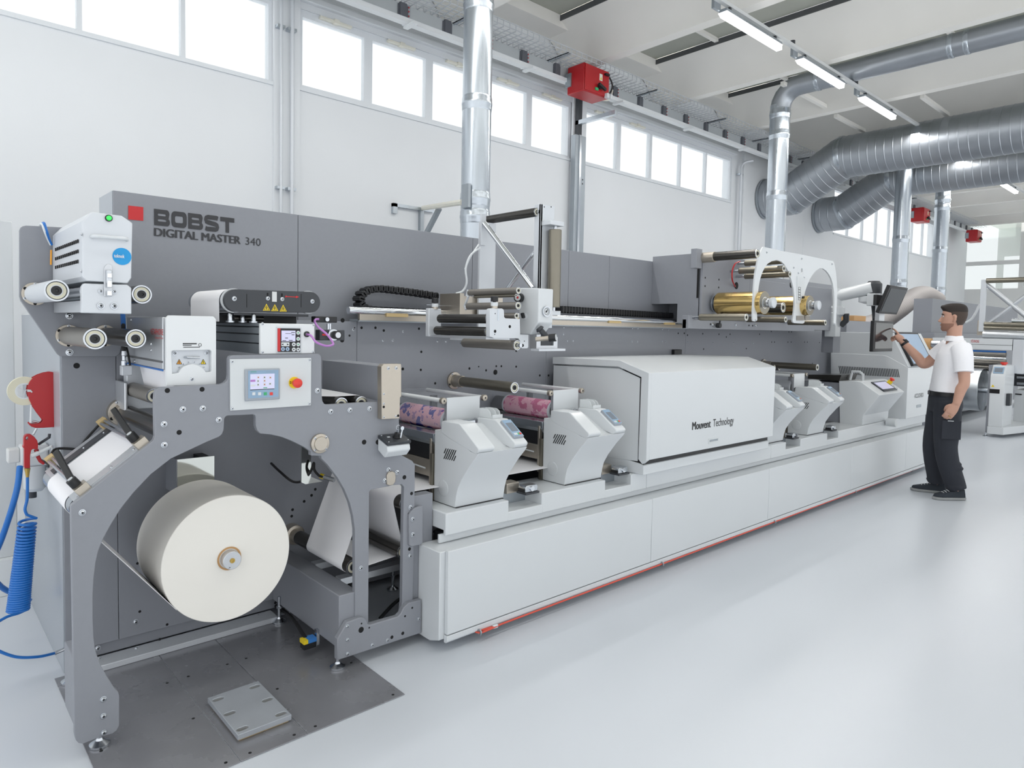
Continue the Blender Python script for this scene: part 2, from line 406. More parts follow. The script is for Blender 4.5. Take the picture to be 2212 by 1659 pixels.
# ceiling: wing shaped precast beams with panels between the wing tips
ceil = thing('ceiling', None, None, (0, 0, 5.2), kind='structure')
def beam(x):
    pr = [(0, 5.2), (.16, 5.2), (.165, 5.30), (.20, 5.40), (.34, 5.56), (.60, 5.71), (.60, 5.77), (.36, 5.66), (.08, 5.48), (-.20, 5.66), (-.44, 5.77), (-.44, 5.71), (-.18, 5.56), (-.04, 5.40), (-.005, 5.30)]
    o = MB().prism([(x + a, -8, z) for a, z in pr], (0, 14.98, 0)).build('beam', 'concrete', ceil, ang=40)
    MB().box(x - .455, x - .44, -8, 6.98, 5.70, 5.775).build('joint_seal', 'dark_gap', o); MB().box(x + .60, x + .615, -8, 6.98, 5.70, 5.775).build('joint_seal', 'dark_gap', o)
bx = [7.32 + 2.2 * k for k in range(-5, 10)]
for x in bx: beam(x)
for x in bx[:-1]:
    MB().box(x + .61, x + 2.2 - .45, -8, 6.98, 5.78, 5.84).build('roof_panel', 'skylight', ceil)
    for k in range(6):
        yy = -6.5 + 2.4 * k
        MB().box(x + .61, x + 2.2 - .45, yy, yy + .06, 5.73, 5.78).build('cross_rib', 'concrete', ceil)
struct('ceiling_edge', MB().box(-4, 28, 6.6, 7.02, 5.62, 6.3), 'concrete')
# far end wall with glazed office
XF = 28.0
pw = thing('wall_far', None, None, (XF, 0, 0), kind='structure')
zb, zt = at(2150, 632, x=XF).z, 5.75
yl = at(2088, 560, x=XF).y
MB().box(XF, XF + .15, -9, YW + .2, 0, zb).build('wall_base', 'wall_warm', pw)
MB().box(XF, XF + .15, -9, YW + .2, zt, 6.3).build('wall_head', 'wall_warm', pw)
MB().box(XF, XF + .15, yl + .25, YW + .2, zb, zt).build('wall_pier', 'wall_warm', pw)
ys = [yl + .25 - 1.75 * i for i in range(8)]
for i in range(8):
    MB().box(XF + .0, XF + .12, ys[i] - .14, ys[i], zb, zt).build('mullion', 'wall_warm', pw)
    if i < 7:
        MB().box(XF + .05, XF + .06, ys[i+1], ys[i] - .14, zb, zt).build('pane', 'office_glass', pw)
for z in (3.95, zb): MB().box(XF - .01, XF + .13, ys[-1], ys[0], z, z + .13).build('rail', 'wall_warm', pw)
of = thing('wall_office', None, None, (XF + 4, 0, 0), kind='structure')
MB().prism([(XF + 5, -9, 0), (XF + 5, 7.2, 0), (XF + 5, 7.2, 6.3), (XF + 5, -9, 6.3)], (.15, 0, 0), [[(XF + 5, y, 3.1), (XF + 5, y + 1.3, 3.1), (XF + 5, y + 1.3, 4.7), (XF + 5, y, 4.7)] for y in (-3.5, -1.6, .3, 2.2, 4.1, 5.7)]).build('office_wall', 'wall_warm', of, smooth=False)
MB().box(XF + .16, XF + 5.2, -9, 7.2, 5.8, 5.95).build('office_ceiling', 'concrete', of)
MB().box(XF + .16, XF + 5.2, -9, 7.2, 2.2, 2.3).build('office_floor', 'wall_warm', of)
# ------------------------------------------------------------------ wall services
def conduit(x, z0, z1, y, r, label):
    t = thing('wall_conduit', label, 'pipe', (x, y, z0), 'galvanised conduits on the white piers')
    MB().cyl((x, y, z0), (x, y, z1), r, n=12).build('pipe', 'alu_paint', t)
    for z in (2.9, 4.55, 1.2):
        if z < z1: MB().box(x - r - .025, x + r + .025, y - r*.4, YW - .03, z, z + .03).build('clamp', 'galv', t)
conduit(3.035, 0, 5.3, 6.9, .016, 'thin white conduit clamped on the pier, left of a thicker grey one')
conduit(3.155, 0, 5.1, 6.9, .022, 'thicker grey conduit clamped on the pier left of the openable windows')
conduit(12.36, 0, 4.62, 6.9, .028, 'white conduit bending at its top beside the last window of the middle row')
t = thing('cable_post', 'tall galvanised cable channel post in front of the pier below the red box', 'post', (7.62, 6.9, 0))
MB().box(7.53, 7.76, 6.86, 6.95, 0, 4.36).build('channel', 'galv_dull', t, bevel=.004)
MB().box(7.60, 7.64, 6.84, 6.87, 0, 4.36).build('lip', 'steel', t)
MB().box(7.60, 7.68, 6.88, 6.94, 4.36, 5.2).build('cable_bundle', 'dark_plastic', t)
MB().box(7.60, 7.66, 6.2, 6.94, 4.52, 4.58).build('strut', 'galv', t)
for z in (3.66, 3.72): hw(hole_mesh(), 'bolt_hole', t, (7.7, 6.858, z), .012)
MB().tube(smooth_path([(12.36, 6.9, 4.6), (12.37, 6.9, 4.72), (12.42, 6.86, 4.80), (12.52, 6.75, 4.83)]), .026, n=10).build('bend', 'alu_paint', [o for o in bpy.data.objects if o.name.startswith('wall_conduit')][-1])
# busbar trunking
bus = thing('busbar_trunking', 'grey busbar trunking with dark joint covers running along the window wall', 'busbar', (12, 6.6, 4.9))
MB().box(2.0, 27.5, 6.55, 6.66, 4.92, 5.075).build('casing', 'bus_grey', bus)
MB().box(2.0, 27.5, 6.49, 6.58, 4.862, 4.915).build('support_channel', 'white_matt', bus)
jx = [3.6 + .62 * i for i in range(38)]
for i, x in enumerate(jx):
    if 6.8 < x < 7.6: continue
    j = MB().box(x, x + .13, 6.535, 6.68, 4.935, 5.06).box(x + .02, x + .11, 6.525, 6.69, 4.92, 5.08).build('joint_cover', 'joint_grey', bus)
    if i % 3 != 2:
        for z in (4.95, 5.0, 5.045): MB().box(x + .13, x + .145, 6.53, 6.55, z, z + .015).build('red_clip', 'red', j)
for x in (4.35, 6.2, 8.05, 9.9, 11.7, 13.7, 16, 18.5, 21, 23.5):
    MB().box(x, x + .03, 6.54, 6.67, 4.9, 5.085).build('hanger', 'galv', bus)
    MB().box(x - .02, x + .04, 6.40, 6.6, 4.835, 4.86).build('bracket', 'white_matt', bus)
# wire cable tray
tr_ = thing('cable_tray', 'wire mesh cable tray running above the busbar along the window wall', 'cable tray', (12, 6.4, 5.08))
b = MB()
for y, z in ((6.22, 5.17), (6.22, 5.11), (6.30, 5.10), (6.37, 5.10), (6.44, 5.10), (6.52, 5.10), (6.60, 5.10), (6.60, 5.17)): b.box(2, 27, y - .004, y + .004, z - .004, z + .004)
x = 2.0
while x < 26: b.box(x, x + .008, 6.22, 6.60, 5.09, 5.10).box(x, x + .007, 6.216, 6.224, 5.1, 5.17).box(x, x + .007, 6.596, 6.604, 5.1, 5.17); x += .1
tag(b.build('wire_mesh', 'alu_paint', tr_, smooth=False), kind='stuff')
for x in (3.2, 5.0, 6.6, 8.55, 10.5, 12.1, 14, 17, 20, 23): MB().box(x, x + .05, 6.18, YW - .045, 5.078, 5.089).box(x, x + .008, 6.18, YW - .045, 5.06, 5.089).build('bracket', 'galv', tr_)
# red tap-off boxes
def red_box(x, z, lab, full):
    t = thing('tap_off_box', lab, 'switch box', (x, 6.35, z), 'red tap-off boxes on the busbar')
    MB().box(x, x + .52, 6.2, 6.5, z, z + .37).build('box_body', 'red', t, bevel=.012)
    MB().box(x + .012, x + .508, 6.185, 6.2, z + .012, z + .358).build('front_cover', 'red', t, bevel=.01)
    MB().box(x - .02, x, 6.42, 6.52, z + .1, z + .28).build('side_flange', 'galv_dull', t)
    k = MB().cyl((x + .3, 6.185, z + .11), (x + .3, 6.155, z + .11), .035); k.obox((x + .32, 6.145, z + .105), (1,0,-.35), (0,1,0), (.35,0,1), .15, .03, .035); k.build('rotary_handle', 'black', t)
    MB().box(x + .21, x + .27, 6.17, 6.186, z + .05, z + .085).build('green_plate', 'green', t)
    MB().box(x + .4, x + .48, 6.15, 6.186, z + .29, z + .315).build('latch', 'black', t)
    l = MB().box(x + .30, x + .36, 6.182, 6.186, z + .2, z + .29).build('label_plate', 'beige', t)
    MB().prism([(x + .31, 6.181, z + .215), (x + .35, 6.181, z + .215), (x + .33, 6.181, z + .25)], (0, -.002, 0)).build('warning_triangle', 'yellow', l)
    if full:
        for dx in (0, .07): MB().box(x + .42 + dx, x + .47 + dx, 6.14, 6.19, z - .01, z + .05).build('cable_gland', 'white', t)
        MB().tube(smooth_path([(x+.52,6.35,z+.3),(x+.62,6.3,z+.36),(x+.72,6.3,z+.25),(x+.68,6.35,z+.12),(x+.53,6.35,z+.08)]), .012).build('cable_loop', 'black', t)
        MB().tube(smooth_path([(x+.52,6.33,z+.02),(x+.66,6.3,z+.05),(x+.73,6.3,z+.2)]), .009).build('cable_loop', 'beige', t)
red_box(6.935, 4.69, 'large red tap-off box with black rotary handle, nearest on the busbar', True)
p = at(1992, 465, y=6.3); red_box(p.x - .25, p.z - .19, 'red tap-off box between two far vertical ducts', False)
p = at(2106, 509, y=6.3); red_box(p.x - .2, p.z - .2, 'smallest red tap-off box at the far end of the busbar', False)
# wall brackets beside the ducts
def wall_bracket(px0, px1, yd, lab, pxe):
    p = at(px0[0], px0[1], y=YW - .02)
    t = thing('wall_bracket', lab, 'bracket', (p.x, YW, p.z))
    MB().box(p.x - .05, p.x + .01, YW - .04, YW, p.z - .02, p.z + .1).box(p.x - .05, p.x + .55, YW - .04, YW, p.z + .06, p.z + .1).build('wall_rail', 'galv', t)
    MB().box(p.x + .34, p.x + .39, YW - .05, YW, p.z - .42, p.z + .06).prism([(p.x + .34, YW - .05, p.z - .36), (p.x + .39, YW - .05, p.z - .36), (p.x + .39, YW - .42, p.z + .03), (p.x + .34, YW - .42, p.z + .03)], (0, .03, .04)).build('gusset', 'galv_dull', t)
    q = at(pxe[0], pxe[1], y=yd)
    MB().tube([(p.x + .37, YW - .06, p.z + .09), (q.x, yd + .02, q.z)], .03, n=8).build('arm', 'beige', t)
wall_bracket((855, 458), None, 5.2, 'triangular steel bracket with a pale arm to the nearest vertical duct', (1002, 436))
# ------------------------------------------------------------------ ducts
def vduct(px, ybot, ytop, y, r, lab, rings, topz=None):
    p = at(px[0], px[1], y=y); zb_ = ybot if ybot < 10 else at(px[0], ybot, y=y).z; zt_ = topz or at(px[0], ytop, y=y).z
    t = thing('vertical_duct', lab, 'duct', (p.x, y, zb_), 'galvanised vertical ducts')
    MB().cyl((p.x, y, zb_), (p.x, y, zt_), r, n=40).build('pipe', 'galv', t)
    for pz in rings:
        z = at(px[0], pz, y=y).z
        MB().lathe((p.x, y, z), (0,0,1), [(-.07, r*1.0), (-.05, r*1.035), (-.02, r*1.035), (-.01, r*1.06), (.01, r*1.06), (.02, r*1.035), (.05, r*1.035), (.07, r*1.0)], 40).build('joint_band', 'galv', t)
    return t, p.x
t, xd = vduct((1029, 300), .0, -60, 5.2, .142, 'tall galvanised duct rising between the near windows, nearest the camera', (10, 226, 432, 470), 5.6)
MB().box(xd - .17, xd - .14, 5.1, 5.2, at(1029, 455, y=5.2).z, at(1029, 405, y=5.2).z).build('duct_clip', 'galv_dull', t)
t, xd2 = vduct((1681, 350), .0, 190, 5.2, .15, 'galvanised duct with a top elbow, in front of the big spiral duct', (246, 292, 425), 5.05)
# elbow + ceiling run
pts = [(xd2, 5.2, 5.0)] + [(xd2, 5.2 - .3*(1-math.cos(a)), 5.0 + .3*math.sin(a)) for a in [math.pi/2*i/5 for i in range(1, 6)]] + [(xd2, 4.5, 5.3), (xd2, -6, 5.3)]
MB().tube(pts, .15, n=36).build('elbow_run', 'duct', t, ang=20)
for y in (4.62, 4.4, 2.9, 2.72, 2.0, .8): MB().lathe((xd2, y, 5.3), (0,1,0), [(-.03,.15),(-.02,.157),(.02,.157),(.03,.15)], 36).build('joint_band', 'galv', t)
def spiral(name, x, zw, z, y1, y2, R_, lab):
    t = thing(name, lab, 'duct', (x, YW, zw))
    path = []; rs = []
    def seg(a, b, step=.14):
        a = V(a); b = V(b); L = (b - a).length; n = max(1, int(L / step))
        for i in range(n):
            for f, k in ((0, 1.0), (.84, 1.0), (.88, 1.012), (.96, 1.012)):
                path.append(a + (b - a) * ((i + f) / n)); rs.append(R_ * k)
    P = [V((x, YW, zw)), V((x, y1, zw)), V((x, y2, z)), V((x, -8, z))]
    for i in range(3): seg(P[i], P[i+1])
    MB().tube(path, rs, n=48).build('spiral_pipe', 'duct', t, ang=20)
    for y, zz, dr in ((YW - .02, zw, (0,-1,0)),): MB().ring((x, y, zz), dr, R_ * 1.06, R_ * .98, .04, 48).build('wall_collar', 'galv_dull', t)
    for c, d0 in ((P[1], P[2] - P[0]), (P[2], P[3] - P[1])):
        MB().lathe(c, d0, [(-.05, R_*1.01), (-.03, R_*1.035), (.03, R_*1.035), (.05, R_*1.01)], 48).build('elbow_seam', 'galv', t)
    for y in (2.5, -.5): MB().ring((x, y, z), (0,1,0), R_ * 1.05, R_ * 1.0, .03, 48).build('hanger_band', 'galv', t)
spiral('spiral_duct', 13.5, 4.25, 4.84, 6.45, 5.45, .385, 'large spiral duct leaving the wall and running overhead, upper one in view')
spiral('spiral_duct', 16.1, 4.24, 4.84, 6.45, 5.45, .385, 'second large spiral duct farther back, seen just below the first')
vduct((1948, 480), 640, 405, 5.0, .15, 'far galvanised vertical duct left of the middle red box', (518, 612), 5.4)
t, xd4 = vduct((2033, 500), 640, 400, 5.0, .15, 'far galvanised vertical duct right of the middle red box', (430, 448, 540, 628), 5.4)
pz = at(2028, 668, y=5.0).z
MB().lathe((xd4 - .05, 5.0, pz - .55), (0,0,1), [(0, .2), (.1, .2), (.12, .28), (.5, .3), (.56, .17)], 32).build('cone_piece', 'galv', t)
MB().tube([(xd4 - .05, 5.0, pz - .5), (xd4 - .3, 5.0, pz - 1.0), (xd4 - .45, 5.0, pz - 1.4)], .21, n=28).build('bend', 'duct', t)
hp = smooth_path([at(1800, 715, y=4.6), at(1840, 712, y=4.6), at(1890, 700, y=4.7), at(1940, 668, y=4.8), at(1975, 642, y=4.9), at(2000, 637, y=5.0), at(2022, 648, y=5.0)], 40)
b = MB(); b.tube(hp, [.185 * (1 + (.035 if i % 3 == 0 else 0)) for i in range(len(hp))], n=24)
tag(b.build('flexible_hose', 'hose_grey', ang=60), 'ribbed grey flexible hose arching behind the monitors to a far duct', 'hose')
# ceiling lamps
rail = MB().box(2.5, 26, 4.105, 4.155, 5.101, 5.14)
tag(rail.build('lamp_rail', 'offwhite'), 'long galvanised rail under the ceiling carrying the lamps', 'rail')
LL = ['nearest lit tube lamp on the ceiling rail', 'second lit tube lamp on the ceiling rail', 'third lit tube lamp, just above the big spiral duct']
for i, x in enumerate((2.95, 4.9, 6.87, 8.74, 10.77, 12.8 - 9.7, 14.9, 16.95, 19.0)):
    if i in (0, 1, 5, 6, 7): continue
    lab = LL[i-2] if 2 <= i <= 4 else ('far lit tube lamp seen below the big spiral ducts' if i == 8 else ('lit tube lamp on the rail before the frame' if i < 2 else 'lit tube lamp on the rail hidden by the spiral ducts'))
    t = thing('tube_lamp', lab, 'lamp', (x + .65, 4.13, 4.96), 'tube lamps on the ceiling rail')
    MB().box(x, x + 1.3, 4.08, 4.18, 5.01, 5.05).build('housing', 'galv_dull', t, bevel=.008)
    b = MB(); b.prism([(x + .04 * (1 - math.cos(0)), 4.085 + .0, 5.01)] + [(x, 4.075, 5.012), (x, 4.185, 5.012), (x + .02, 4.165, 4.965), (x + .02, 4.095, 4.965)], (1.3, 0, 0)); b.build('diffuser', 'lamp', t, bevel=.012, seg=3)
    for dx in (.12, 1.18): MB().box(x + dx, x + dx + .03, 4.11, 4.15, 5.05, 5.1).build('clip', 'dark_plastic', t)
    MB().cyl((x - .12, 4.17, 5.14), (x - .12, 4.17, 5.22), .03, n=12).build('hook', 'dark_plastic', t); MB().box(x - .13, x - .0, 4.155, 4.19, 5.03, 5.16).build('hook_arm', 'galv_dull', t)
tag(MB().box(22.6, 24.2, 2.2, 2.3, 5.02, 5.1).box(22.6, 24.2, 2.22, 2.28, 4.98, 5.02).build('unlit_lamp', 'galv'), 'unlit lamp housing at the right edge under the far ceiling', 'lamp')
for a, b_ in (((1690, 180), (1785, 243)), ((1805, 250), (1865, 283)), ((1992, 208), (2050, 248))):
    p = at(a[0], a[1], z=5.3); q = at(b_[0], b_[1], z=5.3)
    tag(MB().box(min(p.x, q.x), max(p.x, q.x), p.y - .03, p.y + .03, 5.27, 5.33).build('ceiling_strut', 'concrete'), {1690: 'white strut under the ceiling beside the elbow of the thin duct', 1805: 'white strut under the ceiling above the bend of the big spiral duct', 1992: 'white strut under the ceiling, rightmost above the big duct'}[a[0]], 'strut', 'white struts between the ceiling beams')
# ------------------------------------------------------------------ PRESS: cabinets, housing, back frame
YB = 3.28; YF = 2.585
def pl(pxs, **k): return [at(p[0], p[1], **k) for p in pxs]
t = thing('electrical_cabinet', 'light grey steel cabinet end standing behind the paper roll, red tape dispenser on it', 'cabinet', (.503, 3.85, 0))
MB().box(.506, 8.0, YB + .03, 4.40, .03, 1.495).build('cabinet_body', 'grey', t, bevel=.003)
MB().box(.498, .506, YB + .01, 4.40, .0, 1.516).build('end_panel', 'end_panel', t, bevel=.002)
MB().box(.499, .509, 3.32, 4.40, 1.495, 1.52).build('top_edge', 'offwhite', t)
h = thing('machine_housing', 'long tall grey housing with red square and dark lettering', 'machine housing', (2.7, 3.55, 1.5))
hx = [.728] + [at(p, 600, y=3.42).x for p in (643.5, 1020, 1228, 1316)] + [5.3, at(1803, 620, y=3.42).x]
HT = 2.073
MB().box(.734, hx[-1] - .002, 3.426, 3.69, 1.50, HT - .004).build('housing_body', 'grey_dark', h)
for i in range(6): MB().box(hx[i] + .0015, hx[i+1] - .0015, 3.42, 3.428, 1.50, HT).build('front_panel', 'grey_dark', h, bevel=.0015)
MB().box(.728, .736, 3.43, 3.69, 1.50, HT).build('end_panel', 'end_panel', h)
def on_h(px, py): return at(px, py, y=3.418)
quad_plate(h, 'emblem', 'red_sign', [on_h(277, 444), on_h(309.5, 447.5), on_h(309.5, 477), on_h(277, 474)], (0, -.001, 0), smooth=False)
# extended block letters drawn with strokes, unit height 1
def block_letters(parent, word, p0, p1, up, mat):
    S = .285; W_ = 1.36; G = .14; polys = []
    def rr(x0, y0, x1, y1, r, n=4):
        out = []
        for cx, cy, a in ((x1-r, y1-r, 0), (x0+r, y1-r, 90), (x0+r, y0+r, 180), (x1-r, y0+r, 270)):
            for i in range(n+1): q = math.radians(a + 90*i/n); out.append((cx + r*math.cos(q), cy + r*math.sin(q)))
        return out
    x = 0; xe = 0
    for ch in word:
        if ch == 'O': polys.append((rr(x, 0, x+W_, 1, .3), [rr(x+S*1.1, S, x+W_-S*1.1, 1-S, .12)]))
        elif ch == 'B':
            o = [(x, 0)] + [(x+W_-.24+.24*math.cos(math.radians(a)), .24+.24*math.sin(math.radians(a))) for a in range(-90, 61, 25)] + [(x+W_-.1, .51)] + [(x+W_-.28+.24*math.cos(math.radians(a)), .76+.24*math.sin(math.radians(a))) for a in range(-30, 91, 20)] + [(x, 1)]
            polys.append((o, [rr(x+S*1.1, S*.9, x+W_-S*1.05, .5-S*.36, .07), rr(x+S*1.1, .5+S*.36, x+W_-S*1.2, 1-S*.9, .07)]))
        elif ch == 'T':
            polys.append(([(x, 1), (x, 1-S), (x+W_/2-S*.58, 1-S), (x+W_/2-S*.58, 0), (x+W_/2+S*.58, 0), (x+W_/2+S*.58, 1-S), (x+W_, 1-S), (x+W_, 1)], []))
        elif ch == 'S':
            pth = [(x+W_-.1, .84), (x+W_-.2, .88), (x+.3, .88), (x+.15, .83), (x+.12, .7), (x+.17, .59), (x+.3, .55), (x+W_-.32, .46), (x+W_-.16, .4), (x+W_-.12, .28), (x+W_-.17, .16), (x+W_-.32, .12), (x+.22, .12), (x+.1, .16)]
            L_, R_ = [], []
            for i, (a, b2) in enumerate(pth):
                q0 = pth[max(i-1, 0)]; q1 = pth[min(i+1, len(pth)-1)]; d = V((q1[0]-q0[0], q1[1]-q0[1])).normalized(); nn = V((-d.y, d.x)) * S * .5
                L_.append((a+nn.x, b2+nn.y)); R_.append((a-nn.x, b2-nn.y))
            polys.append((L_ + R_[::-1], []))
        xe = x + W_; x += W_ + G
    p0 = V(p0); u = (V(p1) - p0) / xe; up = V(up); mb = MB(); f = lambda q: p0 + u*q[0] + up*q[1]
    for o, hs in polys: mb.prism([f(q) for q in o], u.cross(up).normalized() * .0015, [[f(q) for q in hh] for hh in hs])
    return mb.build('lettering', mat, parent, smooth=False)
p0 = on_h(333, 486); p1 = on_h(506, 497.6); up = on_h(333, 451) - p0
block_letters(h, 'BOBST', p0, V((p1.x, p0.y, p0.z)), V((0, 0, up.z)), 'letter')
p0 = on_h(332.5, 509.5); p1 = on_h(520, 528); text(h, 'DIGITAL MASTER', p0, V((p1.x, p0.y, p0.z)), (0, 0, (on_h(332.5, 491.5) - p0).z), 'letter', bold=.035)
q0 = on_h(530, 529); q1 = on_h(563, 532); text(h, '340', V((q0.x, p0.y, p0.z)), V((q1.x, p0.y, p0.z)), (0, 0, (on_h(332.5, 491.5) - p0).z), 'letter')
# back frame
f = thing('back_frame', 'long grey rear frame plate of the press full of bolt holes', 'machine frame', (4.2, YB, 0))
xm = [.503, at(250, 700, y=YB).x, at(771, 760, y=YB).x, at(1180, 760, y=YB).x, at(1480, 760, y=YB).x, 8.06]
ztop = [1.36, 1.515, 1.525, 1.525, 1.525]
for i in range(5): MB().box(xm[i] + .001, xm[i+1] - .001, YB, YB + .025, .09, ztop[i]).build('frame_plate', 'grey', f, bevel=.0015)
bolts(f, [(1270.0+0, 0)] if False else [(763, 691), (763, 712), (827, 692), (848, 692), (870, 693), (870, 716), (827, 735), (848, 735), (945, 737), (963, 737), (1218, 707), (1225, 703), (1238, 704), (1217, 722), (1226, 737), (1238, 737), (1366, 709), (1378, 709), (1431, 711), (1444, 712), (1365, 738), (1377, 738), (1430, 738), (1438, 739), (1486, 739), (1494, 740), (1540, 740), (1584, 741), (1627, 741)], .007, y=YB)
holes(f, [(740, 692, .012), (739, 735, .012), (781, 708), (811, 708), (829, 714), (905, 710), (910, 760), (909, 799), (870, 797, .009), (829, 800), (1014, 796, .008), (1034, 792, .005), (1050, 800), (1070, 804, .017), (1072, 791, .007), (1083, 791, .007), (1115, 792), (1115, 758), (1166, 811), (1185, 811), (940, 828), (755, 725, .006), (766, 708, .004), (165.5, 790, .012), (1465, 720), (1478, 720), (1485, 724), (1518, 721), (1553, 722), (1577, 722), (1569, 728), (1520, 754), (1612, 753), (1641, 722), (1666, 716), (1667, 739), (1673, 739), (1702, 739), (1709, 739), (1738, 739), (1744, 739), (1770, 740), (1775, 740), (1755, 785), (1704, 717), (1710, 717), (632, 1101), (630, 1115), (681, 1057), (673, 1070), (657, 1083), (660, 1215, .006), (682, 1216, .005), (659, 1251, .006), (680, 1259, .006), (718, 1250), (636, 1262), (558, 1332, .01), (595, 1302), (297, 1217, .006), (302, 1321, .006), (361, 1349, .006), (345, 1381, .006)], .0075, y=YB)
bolts(f, [(293, 1343), (295, 1402), (211, 1400), (213, 1424)], .012, y=YB)
MB().box(*[at(1458, 762, y=YB).x + d for d in (-.05, .06)], YB - .03, YB, 1.27, 1.34).build('rubber_stop', 'black', f, bevel=.004)
# dark mirror bracket and inner panel behind the roll
pp = pl([(383, 993), (463, 985), (463, 1060), (383, 1070)], y=3.12)
mb_ = thing('mirror_bracket', 'polished steel bracket plate behind the paper roll', 'bracket', (pp[0].x, 3.2, .75))
MB().prism(pp, (0, .012, 0)).build('mirror_plate', 'mirror', mb_)
MB().box(pp[0].x - .004, pp[0].x, 3.12, YB, pp[3].z, pp[0].z).build('side_plate', 'grey', mb_)
MB().box(pp[1].x - .04, pp[1].x, 3.13, YB, pp[1].z - .03, pp[1].z - .01).build('arm', 'black', mb_)
# ------------------------------------------------------------------ UNWIND STAND
u = thing('unwind_stand', 'grey painted steel stand with a large arch around the paper roll', 'machine frame', (1.1, YF, 0))
out = [(161.7,1588),(164,1599),(170,1605.5),(178.6,1607),(209,1595),(242.6,1585),(252,1578),(257.7,1568),(257.7,1502.6),(255,1494),(247.6,1487.5),(232.5,1463.9),(215.6,1433.6),(205.5,1403),(201.5,1369.5),(200.5,1335.8),(200.1,1288.7),(202,1251.6),(206,1218),(212,1191),(222,1165.7),(231.4,1148),(241,1131),(260.4,1099.6),(289,1063.4),(325.5,1024.8),(368.9,991),(409.8,971.8),(446,955),(472.5,944),(479.7,938),(483.4,928.4),(484.6,904.3),(488,899.5),(492,898),(546,895.3),(551,897),(552.6,901),(552.6,920),(555.7,929.6),(563,936.8),(584.7,938.7),(608.8,944),(632.9,953.7),(657,965.7),(671.5,975.4),(672,984),(694,985),(694,990.5),(707.6,1004),(729.3,1032),(743.8,1057),(755.8,1086),(763,1115),(766.7,1144),(767,1250),(766,1374),(891,1340),(894,1179),(895.9,1060),(896.4,1004),(890.8,995.8),(869,984),(862,980),(862,865),(822,867.5),(706,874.5),(700,872),(696.5,866),(695,850),(694,770),(689,764.2),(502,767.6),(496.5,770),(494,776),(494,810),(492,820),(486,826.5),(478,830),(347,836.8),(339,840.5),(335,848),(333.4,870),(335,943),(332,951),(325,957),(156,1090.5),(153,1095)]
hol = [(797.5,1062),(803,1057.5),(840,1050.5),(848,1048),(868,1046.5),(873,1052),(872,1080),(869,1300),(866,1330),(795.6,1349)]
MB().prism(pl(out, y=YF), (0, .025, 0), [pl(hol, y=YF)]).build('front_plate', 'grey', u, ang=20, bevel=.0015, seg=1)
bolts(u, [(177.5,1107), (472.3,906.8), (354,916), (354.6,961), (394.6,884), (437.6,882), (223,1510), (223,1546.5), (224,1582), (685.2,843.8), (714,889), (755.5,885.8), (798,882.7), (886,1096), (885,1200.5), (779,1227), (838.8,1015), (857.5,1020.5), (831,1038)], .011, y=YF)
holes(u, [(387,934), (786.5,955,.011), (816,955,.011), (873.5,1031,.01), (889,1066,.008), (361.5,843.6,.009), (436.5,841,.009), (884.5,1186,.008), (884,1110,.008)], .009, y=YF)
# nickel bearing cap on the arch, small nickel cap
p = at(689.5, 957.5, y=YF); o = MB().lathe(p, (0,-1,0), [(0,.041),(.012,.041),(.014,.03),(.02,.029)], 32).build('bearing_cover', 'nickel', u, bevel=.001)
for a in (45, 135, 225, 315): hw(bolt_mesh(), 'bolt', o, p + V((.034*math.cos(math.radians(a)), -.012, .034*math.sin(math.radians(a)))), .006)
MB().prism(pl([(834,1026),(838,1019),(846,1017.5),(852,1021),(853,1030),(852,1040),(847,1047),(840,1048.5),(834,1046)], y=YF), (0, -.008, 0)).build('cap_plate', 'nickel', u, bevel=.002)
# thick base with cross beam
YL = 2.56
base = [(729,1381),(750,1344),(778,1334),(787,1335),(792,1339.7),(795.6,1349.4),(800,1350),(860,1332),(866,1326),(872,1313.4),(882.7,1303),(910.4,1295.5),(910.4,1367.4),(729,1427)]
MB().prism(pl(base, y=YL), (0, .03, 0)).build('base_plate', 'grey', u, bevel=.004, ang=20)
bolts(u, [(750,1353), (750,1382.5), (750,1412.5), (803.5,1393.5), (836,1383), (904,1336.5)], .009, y=YL)
holes(u, [(780,1360.5,.013), (846.5,1376.5), (870,1368), (875,1331,.005), (781,1347,.004), (797.6,1356,.004), (890.5,1313,.005)], .008, y=YL)
MB().box(1.405, 1.50, YL + .03, YB, .09, .325).build('cross_beam', 'grey', u, bevel=.004)
MB().box(.43, .49, YF + .025, 2.83, .09, .33).build('cross_beam', 'grey', u, bevel=.004)
for y in (2.75, 3.0): MB().box(1.5, 1.9, y, y + .05, .30, .33).build('lower_rail', 'alu', u)
for x, y in ((.503, 2.64), (.503, 3.187), (1.405, 2.60), (1.40, 3.19), (2.066, 3.19)): leveler(u, x, y, .005, .13)
MB().box(1.79, 1.905, 2.60, 2.66, .09, .70).build('link_plate', 'grey', u, bevel=.003)
MB().prism(pl([(884,1113),(888,1105),(896,1098),(913.7,1092),(913.7,1172),(909,1177),(890,1181),(884,1178)], y=YF - .012), (0, .014, 0)).build('link_cover', 'grey', u, bevel=.003)
bolts(u, [(891,1121.5), (891,1154.5)], .011, y=YF - .012)
MB().box(1.91, 2.4, 2.66, 2.69, .30, .60).build('link_wall', 'grey', u)
holes(u, [(916.5,1157,.008), (926.5,1155,.008), (916.5,1170,.008), (926.5,1167,.008), (938,1148,.007)], y=2.66)
